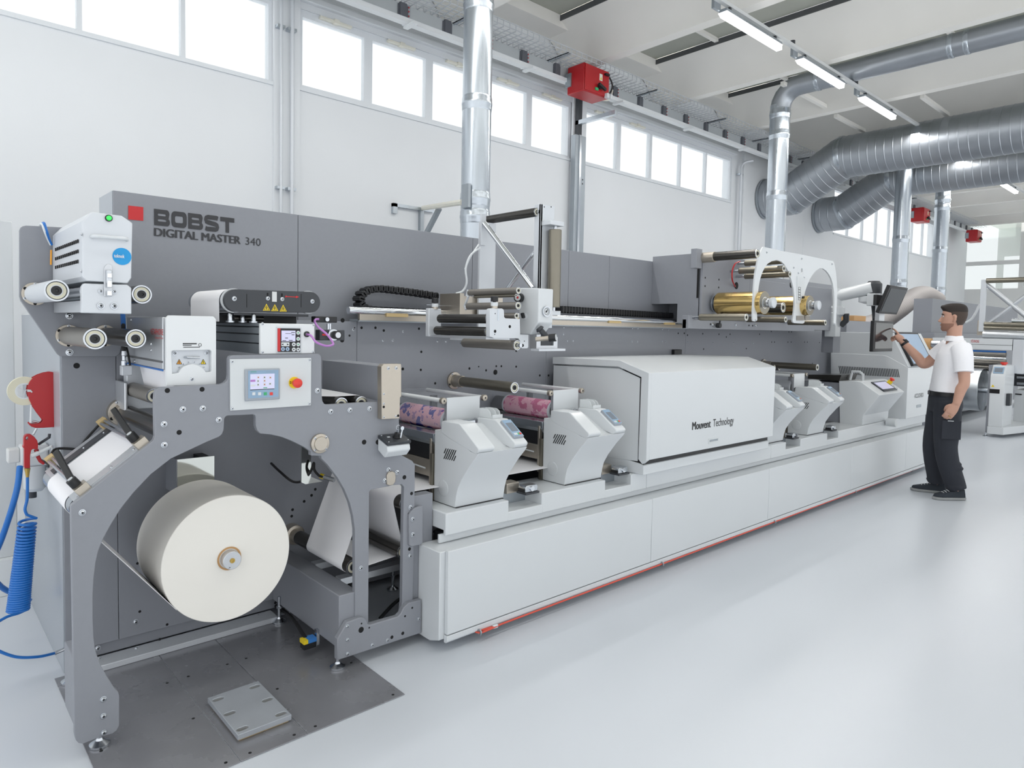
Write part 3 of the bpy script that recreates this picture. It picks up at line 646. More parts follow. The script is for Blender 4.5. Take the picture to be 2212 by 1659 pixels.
# ------------------------------------------------------------------ floor plates
def steel_plate(name, x0, x1, y0, y1, z1, lab, mat='floor_steel', z0=0.0005):
    return tag(MB().box(x0, x1, y0, y1, z0, z1).build(name, mat, bevel=.001), lab, 'floor plate')
for (x0, x1, lab) in ((.46, .845, 'left steel floor plate under the unwind stand leg'), (.848, 1.09, 'narrow steel floor plate in the middle carrying the raised plate'), (1.093, 1.512, 'right steel floor plate with the front levelling foot on it')):
    o = steel_plate('floor_plate', x0, x1, 2.236, 3.262, .004, lab)
    n = 0
    for y in (2.262, 2.6, 2.93):
        for x in (x0 + .04, x1 - .04): hw(hole_mesh(), 'screw', o, (x, y, .0041), .006, 'z')
rp = thing('raised_plate', 'thick bright plate with six oval slots lying on the floor plates', 'plate', (.977, 2.5, .004))
def slot(cx, cy, z, a=.024, b_=.011): return [V((cx + s * .011 + b_ * math.cos(math.radians(q)) , cy + b_ * math.sin(math.radians(q)), z)) for s, q0 in ((1, -90), (-1, 90)) for q in [q0 + 30 * i for i in range(7)]]
sl = [(x, y) for x in (.905, 1.05) for y in (2.375, 2.5, 2.625)]
MB().prism([V((.877, 2.345, .012)), V((1.078, 2.345, .012)), V((1.078, 2.66, .012)), V((.877, 2.66, .012))], (0, 0, .02), [slot(x, y, .012) for x, y in sl]).build('slotted_plate', 'raised', rp, bevel=.0012)
MB().box(.885, 1.07, 2.355, 2.65, .004, .011).build('under_plate', 'tan', rp)
for k, (x0, x1, y) in enumerate(((.66, .98, 3.27), (1.0, 1.35, 3.27))):
    pass
MB_ = MB().box(.56, 1.40, 3.20, 3.30, .0045, .03)
tag(MB_.build('floor_ledge', 'alu_paint', bevel=.002), 'pale strip on the floor along the foot of the rear frame', 'floor strip')
# laser sensor with bracket and cable near the base beam
p = at(666, 1388, y=2.78)
ls = thing('laser_sensor', 'small black sensor with yellow and blue label by the base beam', 'sensor', p)
MB().box(p.x - .03, p.x + .03, 2.76, 2.80, p.z - .022, p.z + .022).build('sensor_body', 'black', ls, bevel=.003)
MB().box(p.x - .031, p.x - .0305 + .02, 2.759, 2.801, p.z + .005, p.z + .0225).build('yellow_label', 'yellow', ls)
MB().box(p.x - .01, p.x + .0305, 2.759, 2.801, p.z + .005, p.z + .0225).build('blue_label', 'blue_label', ls)
MB().box(p.x + .035, 1.405, 2.77, 2.79, p.z - .02, p.z + .05).build('bracket', 'steel', ls)
cb = smooth_path([at(596, 1309, y=3.27), at(620, 1325, y=3.15), at(640, 1347, y=2.95), at(652, 1366, y=2.84), at(660, 1378, y=2.79)])
tag(MB().tube(cb, .009).build('sensor_cable', 'rubber'), 'black cable from the rear frame to the small labelled sensor', 'cable')
for pts, lab in (([(758, 1235), (756, 1262), (742, 1285), (733, 1303)], 'black cable hanging below the dark roller behind the front member'), ([(903, 1279), (880, 1284), (850, 1305), (820, 1337)], 'black cable crossing the opening between the two members')):
    tag(MB().tube(smooth_path([at(a, b2, y=2.9) for a, b2 in pts]), .009).build('floor_cable', 'rubber'), lab, 'cable')
# ------------------------------------------------------------------ PAPER ROLL AND WEB
YR0, YR1 = 2.70, 3.05
pc = at(507, 1210, y=YR0); rr_ = .253
rc = at(495, 1206, y=YR0); RCX, RCZ = at(495, 1206, y=YR0).x, at(495, 1206, y=YR0).z
pr = thing('paper_roll', 'large cream white roll of label paper on a shaft inside the arch', 'paper roll', (RCX, 2.87, RCZ - rr_))
b = MB(); b.use('paper_roll'); b.lathe((RCX, YR0, RCZ), (0,1,0), [(.0,.046),(0,rr_-.002),(.002,rr_),(.348,rr_),(.35,rr_-.002),(.35,.046)], 96)
b.build('paper', None, pr, ang=30)
MB().ring((RCX, YR0 - .001, RCZ), (0,-1,0), .047, .040, .002, 40).build('core', 'kraft', pr)
b = MB().cyl((RCX, YR0 - .035, RCZ), (RCX, YB, RCZ), .036, n=32); ch = b.build('chuck', 'alu', pr, bevel=.002)
MB().lathe((RCX, YR0 - .035, RCZ), (0,-1,0), [(0,.010),(.003,.010),(.003,.004),(.001,.0035)], 16).build('valve', 'brass', ch)
hw(bolt_mesh(), 'bolt', ch, (RCX - .012, YR0 - .035, RCZ - .024), .005)
# splice table along the sloping edge
A0 = at(326, 957, y=YF); A1 = at(153, 1094, y=YF)
sd_ = V((A1.x - A0.x, 0, A1.z - A0.z)); Ls = sd_.length; sd_.normalize(); sn = V((-sd_.z, 0, sd_.x)); sn = sn if sn.z > 0 else -sn
def sp(s, y, h_=0.): return V((A0.x, y, A0.z)) + sd_ * s + sn * h_
st = thing('splice_table', 'sloping splice table with two clamp bars and a strip of white paper', 'splice table', sp(Ls * .5, 2.9, -.02))
MB().hexa([sp(.0, YF + .03, -.006), sp(Ls - .015, YF + .03, -.006), sp(Ls - .015, 3.2, -.006), sp(.0, 3.2, -.006)], [sp(.0, YF + .03, 0), sp(Ls - .015, YF + .03, 0), sp(Ls - .015, 3.2, 0), sp(.0, 3.2, 0)]).build('table_plate', 'alu', st)
MB().hexa([sp(.0, 3.07, 0), sp(Ls - .03, 3.07, 0), sp(Ls - .03, 3.14, 0), sp(.0, 3.14, 0)], [sp(.0, 3.07, .004), sp(Ls - .03, 3.07, .004), sp(Ls - .03, 3.14, .004), sp(.0, 3.14, .004)]).build('edge_strip', 'dark_plastic', st)
MB().hexa([sp(.0, YF + .035, 0), sp(Ls - .03, YF + .035, 0), sp(Ls - .03, 2.66, 0), sp(.0, 2.66, 0)], [sp(.0, YF + .035, .004), sp(Ls - .03, YF + .035, .004), sp(Ls - .03, 2.66, .004), sp(.0, 2.66, .004)]).build('edge_strip', 'alu', st)
for s in (.05, .14, .23):
    for y in (2.64, 3.1): 
        o = hw(bolt_mesh(), 'screw', st, sp(s, y, .004), .006); o.rotation_mode = 'QUATERNION'; o.rotation_quaternion = V((0,-1,0)).rotation_difference(sn)
bz = .040
MB().cyl(sp(Ls - .02, YF + .05, -bz), sp(Ls - .02, 3.18, -bz), bz - .002, n=32).build('end_roller', 'steel', st)
for s, far in ((.02, 3.22), (Ls - .06, 3.24)):
    MB().obox(sp(s, YF + .045, .012), sd_, (0,1,0), sn, .045, .05, .03).build('clamp_block', 'nickel', st, bevel=.002)
    MB().obox(sp(s, far - .03, .018), sd_, (0,1,0), sn, .035, .05, .035).build('clamp_block', 'tan', st, bevel=.002)
    MB().obox(sp(s, YF + .1, .022), sd_, (0,1,0), sn, .02, .025, .025).build('clamp_block', 'tan', st, bevel=.002)
    for k in (-.006, .010): MB().cyl(sp(s + k, YF + .06, .026), sp(s + k, far - .03, .026), .0065, n=12).build('clamp_bar', 'steel', st)
    hd = sp(s + .005, YF + .06, .045)
    b = MB(); b.use('black'); b.cyl(hd - sn * .02 , hd + sn * .012, .017); tip = hd + V((0, .15, 0)) + sn * .075 - sd_ * .03
    b.obox((hd + tip) / 2 + sn*.004, tip - hd, sd_, sn, (tip - hd).length, .022, .014); lv = b.build('lever_handle', None, st, bevel=.003)
    MB().cyl(hd + sn * .012, hd + sn * .015, .009).build('lever_button', 'white', lv)
    cpth = smooth_path([sp(s, far - .01, .02), sp((s + .13) / 2 + .02, YB - .012, .03 if s > .1 else -.01), sp(.15, YB - .008, -.03)])
    MB().tube(cpth, .005).build('clamp_cable', 'rubber', st)
# web from the roll, over the end roller, up the table
c2 = V((0,0)); er = sp(Ls - .02, 0, -bz)
def tang(ax, az, ra, bx_, bz_, rb, side):
    """external tangent between circles a and b in the xz plane; side = +1/-1"""
    d = V((bx_ - ax, bz_ - az)); L = d.length; d = d / L; c = (ra - rb) / L; s = side * math.sqrt(1 - c * c)
    n_ = V((d.x * c - d.y * s, d.x * s + d.y * c)); return (ax + n_.x * ra, az + n_.y * ra), (bx_ + n_.x * rb, bz_ + n_.y * rb), n_
ta, tb, n_ = tang(RCX, RCZ, rr_ + .001, er.x, er.z, bz, 1)
if ta[1] > RCZ: ta, tb, n_ = tang(RCX, RCZ, rr_ + .001, er.x, er.z, bz, -1)
a_end = math.degrees(math.atan2(sn.z, sn.x)); a_st = math.degrees(math.atan2(n_.y, n_.x)) % 360
if a_st < a_end: a_st += 360
wp_ = [ta, tb] + arc(er.x, er.z, bz, a_st, a_end, 14)[1:] + [(sp(0.02, 0, .0015).x, sp(0.02, 0, .0015).z)]
tag(MB().sheet(wp_, YR0, YR1).build('paper_web', 'paper', ang=50), 'white paper strip running from the roll up over the sloping table', 'paper web')
# rollers behind the splice table
ir = thing('infeed_rollers', 'black and grey rollers above the sloping table, left of the treater', 'rollers', (.72, 3.0, .98))
p = at(262, 889, y=YB); flange(ir, p.x, p.z, YB, .058, .05); roller(ir, p.x + .005, p.z, YF + .045, YB - .05, .036, 'roller_black')
rollpx(ir, (284, 838), (333, 858), 3.2, .030, 'roller_grey')
MB().box(.70, .712, 3.12, YB, .99, 1.24).build('side_plate', 'alu', ir, bevel=.004)
# right hand web: dark rollers and paper loop
wr = thing('web_rollers', 'dark idler rollers guiding the paper loop in the right part of the stand', 'rollers', (1.6, 2.9, .4))
p1 = at(650, 1160, y=YB); B1 = at(758, 1222, y=2.66); B1x, B1z = B1.x, B1.z
flange(wr, B1x, B1z, YB, .05, .08, 0); roller(wr, B1x, B1z, 2.64, 3.2, .034, 'roller_black')
B2 = at(868, 1190, y=2.64); roller(wr, B2.x, B2.z, 2.63, YB, .032, 'roller_black'); B3 = at(874, 1087, y=2.64); roller(wr, B3.x, B3.z, 2.63, YB, .036, 'roller_black')
T0 = at(822, 950, y=2.66); roller(wr, T0.x, T0.z, 2.62, YB, .036, 'roller_black', cap=False)
t1, t2, n1 = tang(T0.x, T0.z, .037, B1x, B1z, .0345, 1)
if t1[0] > T0.x + .0: pass
t3, t4, n2 = tang(B1x, B1z, .0345, B2.x, B2.z, .0325, -1)
path = [(T0.x + .3, T0.z + .30), (T0.x + .037, T0.z)]
# front run is on the +x side of the top roller and on the -x side of the lower roller
path = [(T0.x + .01, T0.z + .036), (T0.x + .033, T0.z + .017), (T0.x + .036, T0.z - .005), (B1x - .033, B1z + .008)] + arc(B1x, B1z, .0345, 175, 275, 8) + [(B2.x, B2.z - .033)] + arc(B2.x, B2.z, .033, 275, 368, 8) + [(B3.x - .036, B3.z - .01)] + arc(B3.x, B3.z, .0365, 190, 92, 8) + [(B3.x + .4, B3.z + .0365), (3.3, B3.z + .0365)]
tag(MB().sheet(path, YR0 - .02, YR1 - .02).build('paper_web', 'paper', ang=50), 'white paper loop running behind the two front members into the print units', 'paper web')
# sensor under the bearing cover
sb = thing('web_sensor', 'polished sensor bracket with black cable under the round bearing cover', 'sensor', at(690, 1010, y=3.0))
MB().prism(pl([(652, 965), (672, 977), (672, 1030), (697, 1040), (660, 1046), (651, 1042)], y=2.95), (0, .01, 0)).build('bracket_plate', 'mirror', sb)
a = at(700, 1030, y=2.9); b2 = at(722, 1037, y=2.85)
MB().cyl(a, b2, .011, n=14).build('sensor_tube', 'steel', sb); MB().cyl(a + (a - b2) * .35, a, .012, n=14).build('plug', 'yellow', sb)
MB().tube(smooth_path([at(586, 1001, y=YB), at(606, 1020, y=3.15), at(632, 1040, y=3.05), at(655, 1038, y=3.0), at(671, 1018, y=2.93), at(678, 1000, y=2.92), at(679, 1015, y=2.91), at(690, 1028, y=2.9), at(700, 1030, y=2.9)]), .006).build('sensor_cable', 'rubber', sb)
# ------------------------------------------------------------------ WEB CLEANER with roller plate
rpq = thing('roller_plate', 'grey angled plate on the rear frame carrying four round-ended idler rollers', 'roller plate', (.55, 3.22, 1.35))
YP = 3.245
MB().prism(pl([(42,498),(44,492),(49,488.5),(56,487),(110,489.5),(275,500),(275,700),(262,752),(259,764),(250,770),(130,769.5),(124,765),(45,650),(42,640)], y=YP), (0, .02, 0)).build('plate', 'grey', rpq, bevel=.002, ang=20)
for c, far in (((122,627),(75,635)), ((205,731),(147,725)), ((293,732),(226,725))):
    p = at(far[0], far[1], y=YP); q = at(c[0], c[1], x=p.x); flange(rpq, p.x, p.z, YP, .045, .018, 6)
    roller(rpq, p.x, p.z, q.y, YP - .02, .037 if c[0] != 293 else .0345, {122: 'alu_paint', 205: 'roller_grey', 293: 'roller_black'}[c[0]])
p4 = at(306, 636, y=2.77); roller(rpq, p4.x, p4.z, 2.77, YP, .034, 'roller_black')
for p in ((149.5, 682), (150, 761)): hw(bolt_mesh(), 'bolt', rpq, at(p[0], p[1], y=YP), .014)
wc = thing('web_cleaner', 'silver web cleaning box with green button, grab handle and round blue sticker', 'web cleaner', (.545, 2.95, 1.52))
XL = .470; YT = 2.65
fr = [(178,477),(198,457.5),(263,466),(286.5,482),(284,600),(276,612),(187,607),(178,597)]
frp = pl(fr, y=YT)
MB().prism([p + V((0, .02, 0)) for p in frp], (0, 3.23 - YT - .02, 0)).build('cleaner_body', 'alu_paint', wc, bevel=.002)
fd = MB().prism(frp, (0, .02, 0)).build('front_door', 'alu_paint', wc, bevel=.003)
p = at(234.5, 471.5, y=YT); o = MB().lathe(p, (0,-1,0), [(0,.0115),(.006,.0115),(.006,.009)], 20).build('button_ring', 'black', wc); MB().lathe(p, (0,-1,0), [(0,.0085),(.009,.0085),(.011,.006)], 20).build('button_lamp', 'green_led', o)
a, b2 = at(198, 511, y=YT), at(274, 518, y=YT)
MB().tube([a, a + V((.004,-.022,0)), a + V((.014,-.03,0)), b2 + V((-.014,-.03,0)), b2 + V((-.004,-.022,0)), b2], .0065, n=12).build('grab_handle', 'white', wc)
p = at(263.5, 554, y=YT - .0005); stk = MB().lathe(p, (0,-1,0), [(0,.0295),(.001,.0295)], 36).build('sticker', 'teal', wc)
a, b2 = at(246, 556, y=YT - .003), at(269, 559, y=YT - .003); text(stk, 'teknek', a, V((b2.x, a.y, a.z)), (0, 0, .0125), 'white_matt', bold=.02)
# latch
MB().prism(pl([(224,582),(227,574),(232,570.5),(238,571),(242,575),(243,584),(242,640),(224,640)], y=YT - .001), (0, -.003, 0)).build('latch_recess', 'alu', wc, bevel=.001)
lt = MB().box(*(lambda a, b: (a.x, b.x, YT - .022, YT - .004, b.z, a.z))(at(227, 583, y=YT), at(240, 613, y=YT))).build('latch', 'steel', wc, bevel=.003)
for z0, z1 in ((590, 602), (606, 622), (628, 640)): MB().box(*(lambda a, b: (a.x, b.x, YT - .026, YT - .018, b.z, a.z))(at(228, z0, y=YT), at(239, z1, y=YT))).build('latch_link', 'chrome', lt, bevel=.002)
# lower block
lb = [(177,619),(182,612),(275,615),(284,622),(284.5,678.5),(176.5,676)]
MB().prism(pl(lb, y=YT + .002), (0, .03, 0)).build('lower_plate', 'alu_paint', wc, bevel=.003)
a, b2 = at(180, 622, y=YT), at(283, 677, y=YT)
for z0, z1 in ((b2.z, b2.z + .04),): MB().box(a.x, b2.x, YT + .03, 3.23, z0, z1).build('lower_beam', 'alu', wc)
MB().box(a.x + .02, b2.x - .02, YT + .03, 3.23, b2.z + .045, a.z - .005).build('cassette', 'galv_dull', wc)
MB().cyl((a.x + .012, YT + .03, b2.z + .07), (a.x + .012, 3.2, b2.z + .07), .018, n=20).build('cleaning_roller', 'steel', wc)
for p in ((217.5,629),(247,630)): hw(bolt_mesh(), 'bolt', wc, at(p[0], p[1], y=YT), .008)
for p in ((217.5,660.5),(246.5,661)): hw(bolt_mesh(), 'bolt', wc, at(p[0], p[1], y=YT), .012)
b = MB(); xv = XL - .0006
for py0, py1 in ((539, 521), (559, 543), (577.5, 565)):
    for i in range(13):
        q = at(120 + 47.5*i/12, py0 + (py1-py0)*i/12, x=xv); b.box(xv - .001, xv + .001, q.y - .008, q.y + .008, q.z - .006, q.z + .006)
tag(b.build('vent_slots', 'hole', wc, smooth=False), kind='stuff')
for p in ((176.5, 506.5), (176, 586)): hw(bolt_mesh(), 'screw', wc, at(p[0], p[1], x=XL), .005, 'x')
bl = thing('blue_air_lines', 'thin blue air lines rising over the top of the grey angled plate', 'hose', at(100, 520, y=3.2))
for k in range(3): MB().tube(smooth_path([at(86 + 2*k, 486, y=3.23), at(91 + 2*k, 484 - k, y=3.18), at(97 + 2*k, 500, y=3.17), at(104 + k, 517, y=3.19), at(110 + k, 529, y=3.2)]), .005, n=8).build('hose', 'blue_hose' if k else 'cup', bl)
MB().tube([at(110.5, 540, y=3.2), at(110, 572, y=3.2)], .003, n=8).build('orange_line', 'orange', bl)
for k in range(2): MB().tube([at(263 + 4*k, 676, y=3.1), at(265 + 4*k, 712, y=3.1)], .006, n=8).build('hose', 'blue_hose', bl)
# ------------------------------------------------------------------ CORONA TREATER
tt = thing('corona_treater', 'corona treater with white front plate, hatch and two warning triangles', 'treater', (.82, 2.9, 1.2))
YC = 2.628
TL, TR, BR, BL = at(359, 681, y=YC), at(467, 682, y=YC), at(467, 831, y=YC), at(358, 834, y=YC)
hatch = [(370,760.5),(373,757.5),(454,756),(457,759),(457,803),(445,804.5),(440,797),(430,790),(418,786.5),(408,787.5),(397,792),(390,799),(386,806),(372,808)]
MB().prism([V((TL.x, YC, BL.z)), V((TR.x, YC, BR.z)), V((TR.x, YC, TL.z - .01)), V((TR.x - .01, YC, TL.z)), V((TL.x + .01, YC, TL.z)), V((TL.x, YC, TL.z - .01))], (0, .02, 0), [pl(hatch, y=YC)]).build('front_plate', 'white_matt', tt, bevel=.002)
a, b2 = at(366, 752, y=YC), at(461, 812, y=YC); hp_ = MB().box(a.x, b2.x, YC + .021, YC + .026, b2.z, a.z).build('hatch_plate', 'alu_paint', tt)
for p in ((378,763),(446,762.5)): hw(bolt_mesh(), 'bolt', hp_, at(p[0], p[1], y=YC + .02), .008)
hw(bolt_mesh(), 'bolt', tt, at(414.5, 818.5, y=YC), .008)
for p in ((386,796),(395,789.5),(407,785.5),(419,785),(431,789),(440,796)): hw(bolt_mesh(), 'screw', hp_, at(p[0], p[1] - 3, y=YC + .02), .004)
a, b2 = at(399, 772, y=YC + .02), at(430, 772, y=YC + .02); MB().tube([a, a + V((.004,-.02,0)), b2 + V((-.004,-.02,0)), b2], .004).build('pull_handle', 'steel', hp_)
for (cx, cy), m in (((387,782),'orange'), ((439,782),'yellow')):
    q = MB().prism(pl([(cx-6.5,cy+5),(cx+6.5,cy+5),(cx,cy-6.5)], y=YC + .0205), (0,-.001,0)).build('warning_triangle', 'black', hp_)
    MB().prism(pl([(cx-4.8,cy+4),(cx+4.8,cy+4),(cx,cy-4.5)], y=YC + .0192), (0,-.0006,0)).build('triangle_face', m, q)
    MB().prism(pl([(cx-.7,cy+3),(cx+.7,cy+3),(cx+.7,cy-2),(cx-.7,cy-2)], y=YC + .0184), (0,-.0004,0)).build('triangle_mark', 'black', q)
for k, (a0, a1, y_) in enumerate(((395,425,742.5), (395,414,746), (396,432,750))):
    a, b2 = at(a0, y_, y=YC - .001), at(a1, y_, y=YC - .001); MB().box(a.x, b2.x, YC - .001, YC, a.z - (.0012 if k else .002), a.z + (.0012 if k else .002)).build('label_line', 'ink', tt)
MB().ring(at(432, 745, y=YC), (0,-1,0), .006, .0045, .001, 20).build('label_mark', 'ink', tt)
xs_ = TL.x - .005
zB = at(310, 790, x=xs_).z
MB().box(xs_, TR.x - .01, YC + .03, 3.22, zB, 1.512).build('treater_body', 'alu', tt, bevel=.003)
MB().box(xs_ - .003, xs_, YC + .03, 3.22, 1.345, 1.352).build('seam', 'dark_gap', tt)
MB().box(xs_ - .002, xs_ + .1, 3.17, 3.225, zB - .2, 1.512).build('back_plate', 'alu_paint', tt, bevel=.004)
MB().box(xs_ - .001, xs_ + .003, YC + .03, 3.2, zB - .006, zB).build('blue_edge', 'blue_hose', tt)
a, b2 = at(325.5, 722, x=xs_ - .001), at(353, 722, x=xs_ - .001); text(tt, 'VETAPHONE', a, V((a.x, b2.y, a.z)), (0,0,.022), 'red_sign', nrm=(-1,0,0))
a, b2 = at(335, 731, x=xs_ - .001), at(353, 731, x=xs_ - .001); text(tt, 'Corona & Plasma', a, V((a.x, b2.y, a.z)), (0,0,.008), 'red_sign', nrm=(-1,0,0))
for p in ((284, 692), (327, 744), (327, 757), (292, 780)): hw(bolt_mesh(), 'screw', tt, at(p[0], p[1], x=xs_), .006, 'x')
MB().prism([V((xs_ + .03, YC + .05, zB - .005)), V((xs_ + .06, YC + .05, zB - .16)), V((xs_ + .064, YC + .05, zB - .16)), V((xs_ + .034, YC + .05, zB - .005))], (0, .42, 0)).build('paper_guide', 'paper', tt)
# sensor box with connector left of the treater
sx = thing('junction_box', 'small grey junction box with metal cable gland left of the treater', 'junction box', at(275, 810, y=3.05))
a, b2 = at(263.5, 790, y=3.05), at(286, 811, y=3.05); MB().box(a.x, b2.x, 3.05, 3.09, b2.z, a.z).build('box_body', 'alu_paint', sx, bevel=.003)
a = at(268, 790, y=3.07); MB().lathe(a, (0,0,1), [(0,.011),(.02,.011),(.022,.008),(.04,.008),(.042,.010),(.06,.009)], 14).build('gland', 'steel', sx)
MB().tube([a + V((0,0,.06)), at(267, 745, y=3.07), at(266, 700, y=3.1)], .008).build('cable', 'rubber', sx)
MB().tube(smooth_path([at(281, 789, y=3.06), at(277, 765, y=3.07), at(272, 745, y=3.08)]), .004).build('cable', 'rubber', sx)
# ------------------------------------------------------------------ WEB GUIDE
wg = thing('web_guide', 'dark web guide frame with white belted rollers, red arrow and three yellow triangles', 'web guide', (1.15, 2.85, 1.5))
YG = 2.665
LC = at(506, 648, y=YG); RC = at(674, 653, y=YG); rg = .044
LX, LZ, RX_, RZ = LC.x + .006, LC.z - .002, RC.x - .006, RC.z
prof = [V((LX + (rg)*math.cos(math.radians(a)), YG, LZ + rg*math.sin(math.radians(a)))) for a in range(90, 271, 15)] + [V((RX_ + rg*math.cos(math.radians(a)), YG, RZ + rg*math.sin(math.radians(a)))) for a in range(-90, 91, 15)]
MB().prism(prof, (0, .02, 0)).build('guide_plate', 'dark_plastic', wg, bevel=.0015, ang=20)
for x, z in ((LX, LZ), (RX_, RZ)):
    MB().cyl((x, YG + .022, z), (x, 3.10, z), rg - .001, n=36).build('guide_roller', 'steel', wg, bevel=.002)
    MB().ring((x, YG + .02, z), (0,1,0), rg + .004, rg - .006, .012, 36).build('roller_rim', 'white', wg)
MB().box(LX + .04, RX_ - .04, YG + .03, 3.08, LZ - .03, LZ + .036).build('guide_core', 'dark_plastic', wg)
MB().box(LX + .03, RX_ - .02, YG + .04, 3.08, LZ + .036, LZ + .044).build('top_cover', 'alu_paint', wg)
MB().box(LX - .0, RX_ + .0, YG + .02, 3.0, LZ - rg - .012, LZ - rg - .002).build('base_bar', 'dark_plastic', wg)
for p in ((506,645,.009), (578.5,644.5,.008), (609.5,646,.008), (674.5,651,.009)): hw(bolt_mesh(), 'bolt', wg, at(p[0], p[1], y=YG), p[2])
for p in ((578,636), (609,637)): a = at(p[0], p[1], y=YG); MB().box(a.x - .003, a.x + .003, YG - .001, YG + .001, a.z - .012, a.z + .006).build('adjust_slot', 'hole', wg)
a, b2 = at(587.5, 632, y=YG), at(597.5, 652, y=YG); MB().box(a.x, b2.x, YG - .002, YG + .001, b2.z, a.z + .004).build('notch_plate', 'offwhite', wg)
for cx, cy in ((575.5, 664), (593.5, 665), (611.5, 666)):
    q = MB().prism(pl([(cx-8,cy+7),(cx+8,cy+7),(cx,cy-8)], y=YG - .0005), (0,-.001,0)).build('warning_triangle', 'yellow', wg, bevel=.0004)
    MB().prism(pl([(cx-6,cy+5.7),(cx+6,cy+5.7),(cx,cy-5)], y=YG - .0016), (0,-.0003,0), [pl([(cx-4.6,cy+5),(cx+4.6,cy+5),(cx,cy-3.2)], y=YG - .0016)]).build('triangle_border', 'black', q)
    MB().prism(pl([(cx-.9,cy+4),(cx+.9,cy+4),(cx+.9,cy-1),(cx-.9,cy-1)], y=YG - .0017), (0,-.0004,0)).build('triangle_mark', 'black', q)
MB().prism(pl([(617,638),(620,640),(639,641),(639,638.8),(646,641.5),(639,644.3),(639,642.5),(619,641.5),(616,643)], y=YG - .0005), (0,-.001,0)).build('red_arrow', 'red_sign', wg)
for x0 in (533, 650.5): a = at(x0, 635, y=YG); b2 = at(x0, 664, y=YG); MB().box(a.x - .001, a.x + .001, YG - .0008, YG, b2.z, a.z).build('joint_line', 'hole', wg)
# white paper web over the left roller
pth = [(LX - rg - .001, 1.50)] + arc(LX, LZ, rg + .0015, 180, 90, 10) + [(RX_, RZ + rg + .0015)] + arc(RX_, RZ, rg + .0015, 85, -20, 8)
tag(MB().sheet(pth, 2.72, 3.06).build('paper_web', 'paper', ang=60), 'white paper passing over the two end rollers of the dark web guide', 'paper web')
# linear slide pieces under the guide
for k, px in enumerate((497, 524, 548)):
    a = at(px, 689, y=2.68 if k != 1 else 2.72); MB().lathe((a.x, a.y, 1.498), (0,0,1), [(0,.016),(.006,.016),(.007,.009),(.03,.009),(.035,.006)], 16).build('clamp_screw', 'steel', wg)
MB().cyl((LX + .02, 2.74, 1.515), (LX + .14, 2.74, 1.515), .009, n=16).build('slide_rod', 'roller_black', wg)
MB().box(LX + .04, RX_ + .0, 2.80, 3.1, 1.497, 1.53).build('slide_base', 'black', wg)
# aluminium profile block with control box
gb = thing('guide_controller', 'aluminium block with white control box, small display and round keys', 'controller', (1.2, 2.85, 1.33))
YX = 2.60
TLc, TRc, BRc = at(562.5, 697, y=YX), at(680, 699, y=YX), at(679, 764, y=YX)
zt_, zb_ = TLc.z - .002, BRc.z
MB().box(TLc.x, TRc.x, YX, YX + .018, zb_, zt_).build('control_box', 'white_matt', gb, bevel=.004)
for i, (z0, z1) in enumerate(((.0, .32), (.36, .62), (.66, .86), (.9, 1.0))):
    MB().box(TLc.x + .004, TRc.x - .004, YX + .018, 3.18, zb_ + (zt_-zb_)*z0, zb_ + (zt_-zb_)*z1).build('profile_rib', 'galv_dull', gb, bevel=.002)
MB().box(TLc.x + .012, TRc.x - .012, YX + .018, 3.17, zb_, zt_ - .002).build('profile_core', 'dark_plastic', gb)
for p in ((567,699.5),(677,702),(567,761),(676.5,760.5)): hw(bolt_mesh(), 'screw', gb, at(p[0], p[1], y=YX), .006)
def pbox(parent, name, mat, pxa, pxb, y, d, **k):
    a, b2 = at(pxa[0], pxa[1], y=y), at(pxb[0], pxb[1], y=y); return MB().box(a.x, b2.x, y - d, y, b2.z, a.z).build(name, mat, parent, **k)
dp = pbox(gb, 'display_bezel', 'alu_paint', (596.5, 706), (650.5, 762), YX, .004, bevel=.002)
pbox(dp, 'display_frame', 'black', (600, 709), (648.5, 760), YX - .004, .001); pbox(dp, 'red_stripe', 'red_sign', (599.5, 709), (605.5, 759), YX - .005, .0006)
pbox(dp, 'lcd_screen', 'screen_lcd', (608, 714), (638, 737.5), YX - .005, .0008)
for a, b2 in (((616.5,720),(630,721)), ((629,717.5),(637,719)), ((630,722.5),(636,724)), ((616,729.5),(622,731)), ((610,735),(618,736.2)), ((624,734.5),(632,736))): pbox(dp, 'screen_line', 'ink', a, b2, YX - .0058, .0003)
for p, m, r in (((644,719),'cup',.008), ((644,732),'cup',.008), ((644,744),'cup',.008), ((644,755),'white',.008), ((634.5,744),'white',.008), ((634.5,755),'white',.008), ((611,754),'screen_blue',.008), ((621,754),'screen_blue',.008)):
    o = MB().lathe(at(p[0], p[1], y=YX - .005), (0,-1,0), [(0,r),(.0015,r),(.002,r*.8)], 18).build('round_key', m, dp)
    MB().lathe(at(p[0], p[1], y=YX - .0065), (0,-1,0), [(0,r*.35),(.001,r*.35)], 8).build('key_mark', 'green' if m == 'cup' else 'ink', o)
o = pbox(dp, 'arrow_key', 'white', (607.5, 739.5), (625, 748), YX - .005, .002, bevel=.004)
for x0, s in ((611, -1), (621, 1)): MB().prism(pl([(x0+3*s,744),(x0-s,741.8),(x0-s,746.2)], y=YX - .0072), (0,-.0004,0)).build('arrow_mark', 'ink', o)
p = at(662, 722, y=YX); MB().ring(p, (0,-1,0), .012, .007, .006, 20).build('cable_bush', 'black', gb)
MB().tube(smooth_path([p + V((0,.01,0)), p + V((.005,-.03,-.005)), at(683, 739, y=2.52), at(703, 747, y=2.51), at(717, 745.5, y=2.52), at(719, 740, y=2.53), at(706, 722, y=2.56), at(688, 707, y=2.6), at(680, 695, y=2.63), at(682, 690, y=2.65), at(688, 689.5, y=2.66)], 8), .0045, n=10).build('purple_cable', 'purple', gb)
